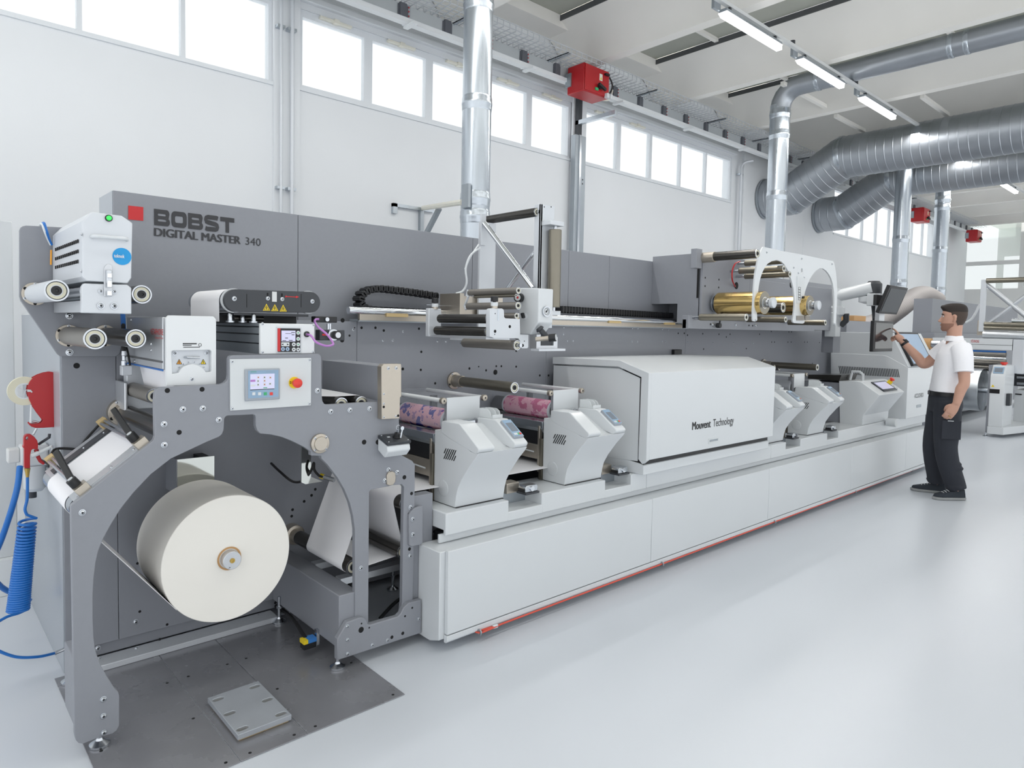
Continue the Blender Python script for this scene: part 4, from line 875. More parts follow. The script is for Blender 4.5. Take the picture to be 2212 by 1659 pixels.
# edge sensor to the right of the box
es_ = thing('edge_sensor', 'black edge sensor bar and silver ringed knob right of the white control box', 'sensor', at(710, 740, y=2.7))
pbox(es_, 'sensor_bar', 'black', (672, 683), (719, 697), 2.70, .04, bevel=.003)
a = at(704, 690, y=2.66); MB().cyl(a, a + V((.0, -.014, 0)), .009, n=14).build('connector', 'steel', es_)
pbox(es_, 'slide_block', 'dark_plastic', (681, 712), (735, 735), 2.70, .04, bevel=.003)
pbox(es_, 'red_label', 'red_sign', (696, 721), (710, 725), 2.6595, .001)
a = at(718, 723.5, y=2.66); MB().lathe(a, (0,-1,0), [(0,.025),(.012,.025),(.013,.021)], 28).build('knob_ring', 'steel', es_); b = MB(); b.use('black'); b.lathe(a + V((.004,-.012,0)), (0,-1,0), [(0,.018),(.03,.018),(.032,.014)], 24); b.use('alu'); b.lathe(a + V((.004,-.0445,0)), (0,-1,0), [(0,.013),(.001,.012)], 20); b.build('knob', None, es_)
for px in (708.5, 713): a = at(px, 699, y=2.68); b2 = at(px, 712, y=2.68); MB().cyl(a, b2, .005, n=10).build('post', 'steel', es_)
# ------------------------------------------------------------------ CONTROL PANEL
cp = thing('operator_terminal', 'light grey control panel with small touch display and emergency stop', 'control panel', at(585, 880, y=YF))
YQ = YF - .008
c4 = [at(497.5, 776, y=YQ), at(672.5, 773, y=YQ), at(671.5, 876, y=YQ), at(497.5, 887, y=YQ)]
MB().box(c4[0].x, c4[1].x, YQ, YF - .0005, (c4[3].z + c4[2].z)/2, (c4[0].z + c4[1].z)/2).build('panel_plate', 'cup', cp, bevel=.001)
for p in ((501.5,781),(668.5,777.5),(668,871.5),(501.5,882)): hw(bolt_mesh(), 'screw', cp, at(p[0], p[1], y=YQ), .006)
hm = pbox(cp, 'display_housing', 'hmi', (528, 797.5), (603, 862), YQ, .008, bevel=.003)
pbox(hm, 'display_face', 'hmi_blue', (536, 801), (601, 857), YQ - .008, .001)
sc = pbox(hm, 'touch_screen', 'screen_lcd', (540.5, 808.5), (593, 839), YQ - .009, .001)
pbox(hm, 'screen_shadow', 'ink', (540.5, 838.8), (592, 840.5), YQ - .009, .0006); pbox(hm, 'screen_shadow', 'ink', (592, 808), (593.2, 839.5), YQ - .009, .0006)
for i, (cx, cy) in enumerate(((558,815),(571.5,815),(584,815.5),(557.5,823),(571.5,822.5),(557.5,831),(571.5,830.5),(583.5,829))): pbox(hm, 'screen_icon', 'white', (cx-2.6, cy-2.6), (cx+2.6, cy+2.8), YQ - .01, .0006); pbox(hm, 'icon_mark', 'ink' if i % 2 else 'red', (cx-1, cy-1), (cx+1, cy+1.2), YQ - .0106, .0004)
pbox(hm, 'screen_field', 'white', (541.5, 831), (552, 834.5), YQ - .01, .0006); pbox(hm, 'screen_field', 'purple', (541, 820.5), (551.5, 824.5), YQ - .01, .0006); pbox(hm, 'screen_field', 'green', (569, 837), (577, 838.3), YQ - .01, .0006)
a, b2 = at(541, 804.5, y=YQ - .0095), at(554, 804.5, y=YQ - .0095); text(hm, 'SIEMENS', a, V((b2.x, a.y, a.z)), (0,0,.0042), 'green')
a, b2 = at(574, 804.5, y=YQ - .0095), at(594, 804.2, y=YQ - .0095); text(hm, 'SIMATIC HMI', a, V((b2.x, a.y, a.z)), (0,0,.0035), 'hmi')
for cx, m in ((548,'white'),(560.5,'white'),(573,'green'),(586,'red_button')): pbox(hm, 'function_key', m, (cx-3.2, 847.5), (cx+3.2, 853.5), YQ - .009, .0015)
p = at(635.5, 826.5, y=YQ); es2 = MB().lathe(p, (0,-1,0), [(0,.0235),(.003,.0235)], 32).build('stop_disc', 'yellow', cp)
MB().lathe(p, (0,-1,0), [(.003,.011),(.02,.011),(.022,.017),(.028,.0195),(.036,.0185),(.041,.012),(.042,.002)], 28).build('stop_button', 'red_button', es2)
MB().prism(pl([(626,824),(629,824),(629,829),(626,829)], y=YQ - .0032), (0,-.0003,0), [pl([(626.7,825),(628.3,825),(628.3,828),(626.7,828)], y=YQ - .0032)]).build('stop_mark', 'ink', es2)
# key switch
ks = thing('key_switch', 'white key switch box with dark lid and a bunch of keys', 'key switch', at(852, 985, y=2.55))
a = [at(823, 946, y=YF), at(881, 939, y=YF)]
zb0 = at(850, 986, y=YF - .05).z
x0, x1 = at(823.5, 960, y=YF - .03).x, at(878, 955, y=YF - .05).x
ztop = at(823.5, 946, y=YF).z
MB().prism([V((x0, YF, zb0 + .025)), V((x0, YF - .055, zb0)), V((x0, YF - .085, zb0 + .03)), V((x0, YF - .08, zb0 + .055)), V((x0, YF, ztop))], (x1 - x0, 0, 0)).build('box_body', 'white', ks, bevel=.006, seg=3)
lid_a = V((0, YF - .082, zb0 + .057)); lid_b = V((0, YF - .002, ztop + .004)); lu = (lid_b - lid_a).normalized(); ln = V((0, -lu.z, lu.y))
cen = V(((x0+x1)/2, 0, 0)) + (lid_a + lid_b)/2
MB().obox(cen + ln * .006, (1,0,0), lu, ln, (x1-x0) + .004, (lid_b-lid_a).length, .014).build('lid', 'dark_plastic', ks, bevel=.003)
for sx_ in (-1, 1):
    for sy_ in (-1, 1): 
        o = hw(bolt_mesh(), 'screw', ks, cen + ln*.013 + V((sx_*(x1-x0)*.42,0,0)) + lu*sy_*(lid_b-lid_a).length*.38, .004); o.rotation_mode = 'QUATERNION'; o.rotation_quaternion = V((0,-1,0)).rotation_difference(ln)
kc = cen + ln * .013 + V((.008, 0, 0))
MB().lathe(kc, ln, [(0,.017),(.006,.017),(.008,.013),(.022,.012),(.024,.009)], 24).build('key_barrel', 'black', ks)
kt = kc + ln * .024
MB().obox(kt + ln*.012, lu, ln, (1,0,0), .012, .024, .003).build('key', 'steel', ks)
MB().ring(kt + ln*.024 + V((0,0,.002)), (0,1,0), .011, .0095, .0018, 20).build('key_ring', 'steel', ks)
MB().obox(kt + ln*.012 + V((.012,-.012,-.012)), (.25,0,1), (1,0,-.25), (0,1,0), .042, .006, .002).build('key', 'steel', ks); MB().lathe(kt + ln*.016 + V((.014,-.0125,.006)), (0,-1,0), [(0,.009),(.002,.009)], 16).build('key_bow', 'steel', ks)
MB().obox(cen + ln*.0135 + V((-.025,0,0)) + lu*.012, (1,0,0), lu, ln, .014, .008, .001).build('key_label', 'white', ks)
# ------------------------------------------------------------------ roller guard box + nickel bracket
rg_ = thing('roller_guard', 'grey folded guard box ending in a tall nickel bracket plate with screws', 'guard', (1.66, 2.85, 1.1))
MB().box(1.597, 1.70, 2.60, 3.135, 1.163, 1.317).build('guard_box', 'grey', rg_, bevel=.002)
YN = 2.55
nb = [(824,792),(829,786.5),(866,786),(867,789),(867,857),(864.5,858),(863,904),(824.5,906)]
MB().prism(pl(nb, y=YN), (0, .034, 0)).build('bracket_plate', 'nickel', rg_, bevel=.0015)
bolts(rg_, [(838.5,795.5), (855.5,795)], .008, y=YN); bolts(rg_, [(829,851), (829,872), (829,901), (855,899)], .005, y=YN)
holes(rg_, [(829,879), (860,898)], .006, y=YN)
gr = thing('guard_rollers', 'two white and dark idler rollers under the grey guard box', 'rollers', (1.55, 2.9, 1.13))
for c in ((737, 872.5), (780, 869.5)):
    p = at(c[0], c[1], y=2.64); roller(gr, p.x, p.z - .003, 2.64, 3.26, .031, 'roller_black')
q1 = at(737, 872.5, y=2.64); q2 = at(780, 869.5, y=2.64)
tag(MB().sheet([(q1.x - .28, q1.z + .05)] + arc(q1.x, q1.z - .003, .0325, 95, 88, 2) + arc(q2.x, q2.z - .003, .0325, 92, 20, 6), 2.68, 3.03).build('paper_web', 'paper', ang=60), 'white paper lying on the idler rollers under the grey guard box', 'paper web')
# ------------------------------------------------------------------ TAPE DISPENSER, AIR GUN, HOSES
td = thing('tape_dispenser', 'red wall tape dispenser on the side of the cabinet', 'tape dispenser', at(90, 920, y=3.45))
def c3(pts, **k): return pl([(30 + a*150/778, 780 + b2*150/778) for a, b2 in pts], **k)
YTD = 3.44
out = [(445,125),(400,122),(340,132),(270,155),(215,185),(180,225),(158,270),(148,320),(152,370),(170,430),(205,500),(260,580),(318,655),(325,668),(310,690),(270,700),(200,705),(172,690),(165,705),(195,735),(245,750),(330,748),(455,740)]
MB().prism(c3(out, y=YTD), (0, .006, 0)).build('cheek', 'red', td, bevel=.002)
MB().prism([p + V((0, .034, 0)) for p in c3(out, y=YTD)], (0, .006, 0)).build('cheek', 'red', td, bevel=.002)
bs = c3([(395,130),(445,125),(455,740),(330,748),(330,700),(400,690)], y=YTD + .004)
MB().prism(bs, (0, .034, 0)).build('back_spine', 'red', td, bevel=.003)
a = c3([(200,735),(200,705),(325,700),(330,745)], y=YTD + .004); MB().prism(a, (0, .034, 0)).build('foot', 'red', td)
MB().prism(c3([(150,318),(190,322),(210,345),(200,355),(185,345),(150,345)], y=YTD - .0015), (0, .002, 0)).build('axle_slot', 'cup', td)
pt = c3([(125,338)], y=YTD)[0]
tp = tag(thing('tape_roll', 'roll of white adhesive tape hanging in the red dispenser', 'tape', pt), None)
MB().ring(pt + V((0, .008, 0)), (0,1,0), .060, .034, .024, 48).build('tape', 'cream', tp); MB().ring(pt + V((0, .007, 0)), (0,1,0), .034, .028, .026, 48).build('core', 'white', tp)
for k in range(3): a = k*2.1 + .4; MB().obox(pt + V((.015*math.cos(a), .02, .015*math.sin(a))), (math.cos(a),0,math.sin(a)), (0,1,0), (-math.sin(a),0,math.cos(a)), .03, .02, .002).build('spoke', 'white', tp)
MB().prism(c3([(190,490),(200,490),(196,700),(184,700)], y=YTD + .01), (0, .02, 0)).build('tape_end', 'white_matt', tp)
MB().tube([c3([(205,672)], y=YTD + .01)[0], c3([(280,685)], y=YTD + .01)[0]], .004).build('cutter', 'steel', td)
# filter regulator
fr_ = thing('filter_regulator', 'grey air filter bowl behind the red air gun on the cabinet side', 'air filter', at(65, 1070, y=3.62))
YR_ = 3.62
a = c3([(235,1450)], y=YR_)[0]; zt2 = c3([(235,1160)], y=YR_)[0].z; zt3 = c3([(235,930)], y=YR_)[0].z
MB().lathe((a.x, YR_, a.z), (0,0,1), [(0,.03),(.015,.042),(zt2 - a.z, .044)], 28).build('bowl', 'cup', fr_)
MB().box(a.x - .055, a.x + .05, YR_ - .045, YR_ + .05, zt2, zt3).build('filter_head', 'cup', fr_, bevel=.01)
MB().box(a.x + .05, .497, YR_ - .02, YR_ + .03, zt3 - .06, zt3 - .02).build('mount', 'galv_dull', fr_)
MB().box(a.x - .10, a.x - .055, YR_ - .03, YR_ + .03, zt2 + .02, zt3 - .01).build('side_block', 'offwhite', fr_, bevel=.006)
MB().cyl((a.x - .01, YR_, a.z - .03), (a.x - .01, YR_, a.z), .017, n=14).build('drain_valve', 'dark_plastic', fr_)
# hook + gun
hk = thing('tool_hook', 'bent grey hooks on the cabinet side holding the air gun', 'hook', at(105, 960, y=3.42))
MB().tube([c3([(400,815)], y=3.4)[0], c3([(395,855)], y=3.4)[0], c3([(280,930)], y=3.44)[0]], .006).build('hook_arm', 'dark_plastic', hk)
MB().tube([c3([(380,1190)], y=3.4)[0], c3([(385,1150)], y=3.4)[0], c3([(300,1110)], y=3.44)[0]], .006).build('hook_arm', 'dark_plastic', hk)
MB().tube([c3([(525,1018)], y=3.34)[0], c3([(432,1015)], y=3.36)[0], c3([(430,950)], y=3.38)[0]], .003).build('wire', 'steel', hk)
ag = thing('air_gun', 'red air blow gun hanging upside down on a coiled blue hose', 'air gun', at(65, 1010, y=3.42))
YGn = 3.40
MB().prism(c3([(112,870),(120,840),(145,822),(190,822),(230,850),(262,890),(272,930),(270,985),(240,990),(215,985),(195,1000),(182,1060),(182,1200),(118,1200),(118,980),(100,970),(112,940)], y=YGn), (0, .032, 0), [c3([(135,865),(145,845),(160,848),(162,868),(150,885),(137,885)], y=YGn)]).build('gun_body', 'red', ag, bevel=.006, seg=3)
MB().tube([c3([(250,990)], y=YGn + .016)[0], c3([(265,1060)], y=YGn + .016)[0], c3([(295,1120)], y=YGn + .016)[0], c3([(340,1150)], y=YGn + .016)[0]], [.009,.008,.007,.006]).build('trigger', 'red', ag)
MB().tube([c3([(215,825)], y=YGn + .016)[0], c3([(255,755)], y=YGn + .016)[0]], .0045).build('nozzle', 'alu', ag)
MB().tube([c3([(195,1065)], y=YGn + .0)[0], c3([(275,1030)], y=YGn + .0)[0]], .010).build('valve_pin', 'cup', ag); MB().tube([c3([(275,1030)], y=YGn + .0)[0], c3([(430,955)], y=YGn + .0)[0]], .0075).build('valve_tube', 'cup', ag)
MB().tube([c3([(150,1200)], y=YGn + .016)[0], c3([(152,1240)], y=YGn + .016)[0], c3([(152,1300)], y=YGn + .016)[0]], [.012,.009,.006]).build('coupling', 'brass', ag)
ch_ = thing('coiled_hose', 'tightly coiled bright blue air hose hanging below the red air gun', 'hose', at(45, 1320, y=3.42))
top = at(60, 1122, y=3.42); bot = at(39, 1318, y=3.36)
a0 = c3([(152,1300)], y=YGn + .016)[0]
path = smooth_path([a0, c3([(152,1420)], y=3.416)[0], c3([(148,1550)], y=3.42)[0], at(54, 1100, y=3.42), at(58, 1112, y=3.42)], 6)
ncoil = 34; ax_ = bot - top
for i in range(ncoil * 12 + 1):
    tq = i / (ncoil * 12); tq2 = tq ** .8; an = 2 * math.pi * i / 12; path.append(top + ax_ * tq2 + V((.03 * (1 + .25*tq) * math.cos(an), .03 * math.sin(an), 0)))
path += smooth_path([path[-1], at(42, 1324, y=3.33), at(10, 1335, y=3.30), at(-30, 1365, y=3.25), at(-20, 1395, y=3.2), at(30, 1418, y=3.2), at(80, 1419, y=3.22), at(118, 1411, y=3.27)], 8)
MB().tube(path, .0058, n=8).build('hose', 'blue_hose', ch_)
e0 = at(118, 1411, y=3.27); MB().tube([e0, e0 + V((.05, .01, .006))], .008).build('coupling', 'steel', ch_)
MB().tube(smooth_path([at(43, 1008, y=3.55), at(38, 1050, y=3.5), at(25, 1100, y=3.5), at(5, 1160, y=3.55), at(-20, 1230, y=3.6), at(0, 1265, y=3.7), at(30, 1283, y=3.75), at(66, 1299, y=3.72)], 8), .012, n=12).build('supply_hose', 'blue_hose', ch_)
# white cabinet at far left behind
wcab = thing('white_cabinet', 'plain white cabinet cut by the left edge, behind the grey cabinet', 'cabinet', (-.3, 4.8, 0))
zc = at(20, 478, y=4.46).z
MB().box(-1.4, .47, 4.46, 5.3, .2, zc).build('cabinet_body', 'white', wcab, bevel=.004)
MB().box(-1.4, .42, 4.44, 5.3, zc - .0, zc + .03).build('cabinet_top', 'white_matt', wcab)
MB().box(-1.4, .50, 4.42, 5.3, .0, .2).build('plinth', 'white_matt', wcab, bevel=.003)
# ------------------------------------------------------------------ PRESS BASE: skirts, tray
XR = 8.75
bs = thing('base_skirt', 'long low white skirt along the floor under the press, four flat panels', 'skirt', (5.3, 2.45, .04))
def yz(x, pts): return [V((x, y, z)) for y, z in pts]
MB().prism(yz(1.825, [(2.43, .47), (2.60, .47), (2.60, .035), (2.50, .035), (2.43, .06)]), (XR - 1.825, 0, 0)).build('skirt_body', 'white', bs, bevel=.004)
sx = [1.853, 3.41, 4.885, 6.44, 7.85, XR]
for i in range(5): MB().box(sx[i] + .0015, sx[i+1] - .0015, 2.405, 2.429, .085, .475).build('skirt_panel', 'white', bs, bevel=.003)
MB().prism(yz(1.853, [(2.405, .080), (2.429, .080), (2.429, .045), (2.415, .045), (2.405, .055)]), (XR - 1.853, 0, 0)).build('bottom_rail', 'white', bs, bevel=.002)
for x in (1.96, 2.9, 3.6, 4.4, 5.05, 6.0, 6.6, 7.5, 8.2): leveler(bs, x, 2.53, 0, .06, .028)
bd = thing('press_bed', 'dark recessed machine bed between the white skirt and the rear frame', 'machine bed', (5.3, 2.9, .09))
MB().box(2.42, XR, 2.66, 3.27, .1, .50).build('bed_body', 'grey_dark', bd)
MB().box(1.93, XR, 2.55, 2.62, .42, .51).build('cable_duct', 'black', bd)
trs = thing('machine_tray', 'white upper ledge with rounded cut-outs carrying the consoles', 'ledge', (5.3, 2.55, .46))
ZT, ZN = .620, .560
cut = [(2.31, 2.549), (3.075, 3.318), (5.335, 5.60), (6.12, 6.36)]
def tray_prof(zt): return [(2.50, zt), (2.80, zt), (2.80, zt - .05), (2.512, zt - .05) if False else (2.80, .555), (2.515, .555), (2.515, .512), (2.50, .512)]
xs0 = 1.91; segs = []
for a, b2 in cut + [(XR, XR)]:
    segs.append((xs0, a)); xs0 = b2
seams = [3.475, 5.085]
pl_ = []
for a, b2 in segs:
    e = [a] + [q for q in seams if a < q < b2] + [b2]
    pl_ += list(zip(e[:-1], e[1:]))
for a, b2 in pl_:
    g = .0012
    MB().prism(yz(a + (g if a in seams else 0), [(2.50, ZT), (2.80, ZT), (2.80, .535), (2.522, .535), (2.522, .512), (2.50, .512)]), (b2 - a - (g if b2 in seams else 0), 0, 0)).build('ledge_top', 'white', trs, bevel=.006, seg=3)
for a, b2 in cut:
    MB().prism(yz(a - .006, [(2.50, ZN), (2.63, ZN), (2.63, .54), (2.522, .54), (2.522, .512), (2.50, .512)]), (b2 - a + .012, 0, 0)).build('cut_out', 'white', trs, bevel=.004)
    MB().box(a - .004, b2 + .02, 2.63, 2.66, .5, ZT + .03).build('back_plate', 'galv_dull', trs)
MB().box(1.895, XR, 2.53, 2.545, .472, .515).build('lower_lip', 'white', trs, bevel=.003)
# red trip wire on eye bolts
tw = thing('trip_wire', 'thin red pull wire running along the floor in front of the white skirt', 'wire', (5.3, 2.35, .03))
w0, w1 = at(1043, 1363, z=.05), at(2006, 1003, z=.05)
MB().tube([w0, w1], .0045, n=8).build('red_wire', 'red_wire', tw)
e1 = at(1030, 1366, z=.05)
MB().tube(smooth_path([w0 + (w1-w0)*.02, w0 + V((-.01,.012,0)), e1 + V((0,.01,0)), e1, e1 + V((.012,-.014,0)), w0 + V((.004,-.010,0)), w0 + (w1-w0)*.02]), .004, n=8).build('wire_loop', 'red_wire', tw)
MB().obox(w0 + (w1-w0)*.012, w1 - w0, (0,0,1), V((0,0,1)).cross(w1-w0), .03, .016, .014).build('wire_clamp', 'white', tw, bevel=.003)
for x in (2.035, 3.515, 4.985, 6.55, 8.1):
    yw = w0.y + (w1.y - w0.y) * (x - w0.x) / (w1.x - w0.x)
    MB().cyl((x, yw + .015, .05), (x, 2.56, .05), .007, n=12).build('eye_bolt', 'galv_dull', tw); MB().ring((x, yw, .05), (1,0,0), .016, .009, .007, 20).build('eye', 'galv_dull', tw)
# ------------------------------------------------------------------ PRINT UNITS
CX0 = 2.0
cprof = [(2.55, .623), (2.722, .623), (2.722, .982), (2.672, .985), (2.668, 1.028), (2.655, 1.034), (2.53, 1.036), (2.515, 1.030), (2.383, .940), (2.376, .930), (2.378, .918), (2.395, .893), (2.44, .845), (2.50, .768), (2.528, .72), (2.54, .68)]
vprof = [(2.55, .623), (2.722, .623), (2.722, .982), (2.672, .985), (2.668, 1.005), (2.64, 1.008), (2.61, 1.0), (2.47, .925), (2.44, .912), (2.39, .910), (2.38, .914), (2.395, .893), (2.44, .845), (2.50, .768), (2.528, .72), (2.54, .68)]
xa, xb = at(1069, 969, y=2.378).x - CX0, at(1113, 966, y=2.378).x - CX0
XW = .316
wprof = [(2.40, .905), (2.385, .915), (2.3765, .930), (2.383, .940), (2.515, 1.030), (2.53, 1.036), (2.655, 1.034), (2.668, 1.028), (2.671, .985), (2.66, .97), (2.60, .95)]
SU = V((0, 2.515 - 2.383, 1.030 - .940)).normalized(); SN = V((0, -SU.z, SU.y)); S0 = V((0, 2.383, .940))
def console(lab, hmi=True, xo=CX0):
    t = thing('print_console', lab, 'console', (xo + .16, 2.6, .622), 'white consoles of the print units')
    MB().prism(yz(xo, vprof), (XW, 0, 0)).build('console_cover', 'white', t, bevel=.005, seg=3, ang=30)
    MB().prism(yz(xo - .0006, wprof), (xa + .0006, 0, 0)).build('raised_cover', 'white', t, bevel=.005, seg=3)
    MB().prism(yz(xo + xb, wprof), (XW - xb + .0006, 0, 0)).build('display_cover', 'white', t, bevel=.005, seg=3)
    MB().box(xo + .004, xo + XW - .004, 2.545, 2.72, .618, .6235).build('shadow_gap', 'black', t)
    # vent slots on the left side
    dx0 = xo - CX0
    for ax, ay, bx_, by_ in ((470,905,487,864),(468,952,505,866),(484,955,522,870),(500,958,539,873),(516,962,555,876),(534,966,571,880),(551,971,569,928)):
        pa = at(840 + ax/3.95, 750 + ay/3.95, x=CX0 - .002) + V((dx0,0,0)); pb = at(840 + bx_/3.95, 750 + by_/3.95, x=CX0 - .002) + V((dx0,0,0)); q = V((0,.0027,0))
        MB().prism([pa - q, pa + q, pb + q, pb - q], (.003, 0, 0)).build('vent_slot', 'hole', t)
    MB().lathe((xo, 2.645, .70), (-1,0,0), [(0,.040),(.0012,.040),(.0016,.038)], 36).build('round_cover', 'white', t, ang=80)
    # display on the slope
    xc = xo + (xb + XW) / 2 + .002; wd = XW - xb - .02
    d = MB().obox(V((xc, 0, 0)) + S0 + SU*.088 + SN*.006, (1,0,0), SU, SN, wd, .125, .016).build('display_housing', 'hmi', t, bevel=.003)
    MB().obox(V((xc, 0, 0)) + S0 + SU*.088 + SN*.0145, (1,0,0), SU, SN, wd - .006, .118, .001).build('display_face', 'hmi_blue', d)
    MB().obox(V((xc, 0, 0)) + S0 + SU*.094 + SN*.0152, (1,0,0), SU, SN, wd * .68, .062, .001).build('touch_screen', 'screen_grey', d)
    for k, m in enumerate(('white', 'white', 'green', 'red_button')): MB().obox(V((xc + wd*(-.27 + .18*k), 0, 0)) + S0 + SU*.043 + SN*.0155, (1,0,0), SU, SN, .013, .013, .002).build('function_key', m if lab.startswith('first') else 'white', d)
    # acrylic holder on top
    a0, a1 = xo + xb + .005, xo + XW - .012
    MB().box(a0, a1, 2.555, 2.559, 1.035, 1.056).build('holder_front', 'acrylic', t)
    for x in (a0, a1 - .004, a0 + (a1-a0)*.55): MB().prism(yz(x, [(2.555, 1.035), (2.66, 1.035), (2.66, 1.082), (2.60, 1.082), (2.578, 1.07), (2.57, 1.05), (2.555, 1.05)]), (.004, 0, 0)).build('holder_side', 'acrylic', t)
    MB().box(a0, a1, 2.656, 2.66, 1.035, 1.082).build('holder_back', 'acrylic', t); MB().box(a0, a1, 2.555, 2.66, 1.035, 1.039).build('holder_base', 'acrylic', t)
    return t
def print_unit(lab, plate, xo=CX0):
    t = thing('print_unit', lab, 'print unit', (xo + .15, 2.95, .62), 'print units with covered cylinders')
    k = xo - 2.0
    MB().box(2.072 + k, 2.29 + k, 2.72, 2.726, 1.012, 1.137).build('guard_plate', 'white', t, bevel=.002)
    MB().box(2.068 + k, 2.074 + k, 2.715, 2.735, .98, 1.12).build('guard_edge', 'alu', t)
    for x, z in ((2.05, 1.123), (2.322, 1.124)):
        MB().cyl((x + k, 2.735, z), (x + k, 3.24, z), .0115, n=16).build('guard_rod', 'white_matt', t)
        b = MB(); b.use('nickel'); b.lathe((x + k, 2.735, z), (0,-1,0), [(0,.0165),(.02,.0165),(.022,.013)], 22); b.use('black'); b.lathe((x + k, 2.712, z), (0,-1,0), [(0,.005),(.001,.004)], 10); b.build('rod_knob', None, t)
    MB().box(2.055 + k, 2.318 + k, 2.73, 3.235, 1.134, 1.137).build('clear_cover', 'clear', t)
    MB().box(2.046 + k, 2.049 + k, 2.735, 3.235, .985, 1.112).build('clear_side', 'clear', t)
    a = V((2.10 + k, 2.716, 1.018)); MB().tube([a, a + V((.004,-.02,0)), a + V((.15,-.02,.0)), a + V((.154,0,0))], .005).build('guard_handle', 'steel', t)
    c = MB().cyl((2.118 + k, 2.755, 1.013), (2.118 + k, 3.14, 1.013), .0585, n=48).build('plate_cylinder', plate, t)
    for y in (2.745, 3.14): MB().ring((2.118 + k, y, 1.013), (0,1,0), .060, .048, .012, 40).build('bearer_ring', 'alu_paint', c)
    MB().cyl((2.118 + k, 2.752, 1.013), (2.118 + k, 3.26, 1.013), .047, n=32).build('journal', 'black', c)
    MB().cyl((2.24 + k, 2.755, .99), (2.24 + k, 3.2, .99), .05, n=36).build('anilox_roller', 'steel', t)
    MB().prism([V((2.005 + k, 2.74, .957)), V((2.06 + k, 2.74, .962)), V((2.06 + k, 2.74, .93)), V((2.012 + k, 2.74, .915))], (0, .5, 0)).build('drip_shelf', 'galv', t, bevel=.002)
    MB().prism([V((2.013 + k, 2.74, .915)), V((2.02 + k, 2.74, .915)), V((2.045 + k, 2.74, .885)), V((2.038 + k, 2.74, .885))], (0, .5, 0)).build('doctor_blade', 'galv_dull', t)
    MB().box(2.03 + k, 2.30 + k, 2.76, 3.22, .82, .905).build('ink_chamber', 'black', t, bevel=.003)
    MB().box(2.02 + k, 2.034 + k, 2.79, 3.2, .73, .815).build('side_plate', 'nickel', t, bevel=.002)
    MB().box(2.006 + k, 2.03 + k, 2.76, 2.775, .66, .93).build('end_plate', 'nickel', t, bevel=.002)
    MB().box(1.99 + k, 2.008 + k, 2.725, 2.745, .622, .86).build('frame_strip', 'roller_bronze', t)
    MB().box(2.035 + k, 2.30 + k, 2.76, 3.22, .735, .82).build('chamber_base', 'dark_plastic', t)
    MB().box(2.03 + k, 2.3 + k, 2.75, 3.25, .52, .66).build('dryer_box', 'black', t)
    MB().cyl((2.0 + k, 2.80, .775), (2.0 + k, 3.1, .785), .004, n=8).build('tie_bar', 'white', t)
    for y in (2.85, 3.15): MB().box(2.29 + k, 2.33 + k, y, y + .02, .96, 1.1).build('bearing_block', 'dark_plastic', t)
    MB().cyl((2.045 + k, 3.24, 1.128), (2.0 + k, 3.26, 1.15), .012, n=12).build('hinge', 'chrome', t)
    return t
def connector(lab, x):
    t = thing('connector', lab, 'connector', (x, 2.6, .62), 'plug connectors on the white ledge')
    MB().box(x, x + .09, 2.60, 2.67, .621, .675).build('nickel_block', 'nickel', t, bevel=.002)
    MB().box(x + .06, x + .16, 2.515, 2.59, .621, .632).build('base_flange', 'dark_plastic', t, bevel=.002)
    MB().prism([V((x + .065, 2.525, .632)), V((x + .155, 2.525, .632)), V((x + .155, 2.525, .66)), V((x + .145, 2.525, .668)), V((x + .075, 2.525, .668)), V((x + .065, 2.525, .66))], (0, .055, 0)).build('plug_hood', 'steel', t, bevel=.003)
    MB().cyl((x + .11, 2.517, .65), (x + .11, 2.525, .65), .014, n=16).build('lever_pivot', 'chrome', t)
    MB().box(x + .062, x + .075, 2.53, 2.58, .632, .65).build('lever', 'black', t)
    return t
def idler(lab, px_far, px_near, r=.027, cat='roller'):
    p = at(px_far[0], px_far[1], y=YB); q = at(px_near[0], px_near[1], x=p.x)
    t = thing('idler_roller', lab, cat, (p.x, YB, p.z - r), 'dark idler rollers standing out of the rear frame')
    flange(t, p.x, p.z, YB, r * 1.75, .02); MB().cyl((p.x, YB - .02, p.z), (p.x, YB - .09, p.z), r * 1.15, n=28).build('sleeve', 'nickel', t, bevel=.001)
    roller(t, p.x, p.z, q.y, YB - .09, r, 'roller_bronze')
    return t
c1 = console('first white console from the camera, with a blue framed touch display')
u1 = print_unit('first print unit from the camera, blue and pink pattern cylinder', 'plate_blue')
u2 = print_unit('second print unit with magenta pattern cylinder beside the tall white hood', 'plate_pink', 2.775)
c2_ = copy_tree(c1, (.775, 0, 0), 'second white console, just in front of the tall white hood')
c3_ = copy_tree(c1, (3.065, 0, 0), 'third white console, right behind the tall white hood')
c4_ = copy_tree(c1, (3.825, 0, 0), 'fourth white console, left of the big sloped control console')
u3 = copy_tree(u2, (2.29, 0, 0), 'third print unit, half hidden behind the white hood')
u4 = copy_tree(u2, (3.05, 0, 0), 'fourth print unit with white guard, behind the last white console')
for ch in u4.children:
    if ch.name.startswith('plate_cylinder'): ch.data = ch.data.copy(); ch.data.materials[0] = M('alu')
connector('silver plug connector and nickel block beside the first console', 2.385)
for x, l in ((3.16, 'silver plug connector and nickel block beside the second console'), (5.44, 'silver plug connector beside the third console'), (6.2, 'silver plug connector beside the fourth console')): connector(l, x)
idler('bronze idler roller above the second print unit', (980, 822), (1111, 839), .030)
idler('dark idler roller farthest right, above the third print unit', (1648, 787), (1765, 799), .03)
idler('left one of two short dark idler rollers at the edge of the white hood', (1640, 792), (1672, 804), .03)
idler('right one of two short dark idler rollers at the edge of the white hood', (1655, 793), (1683, 803), .026)
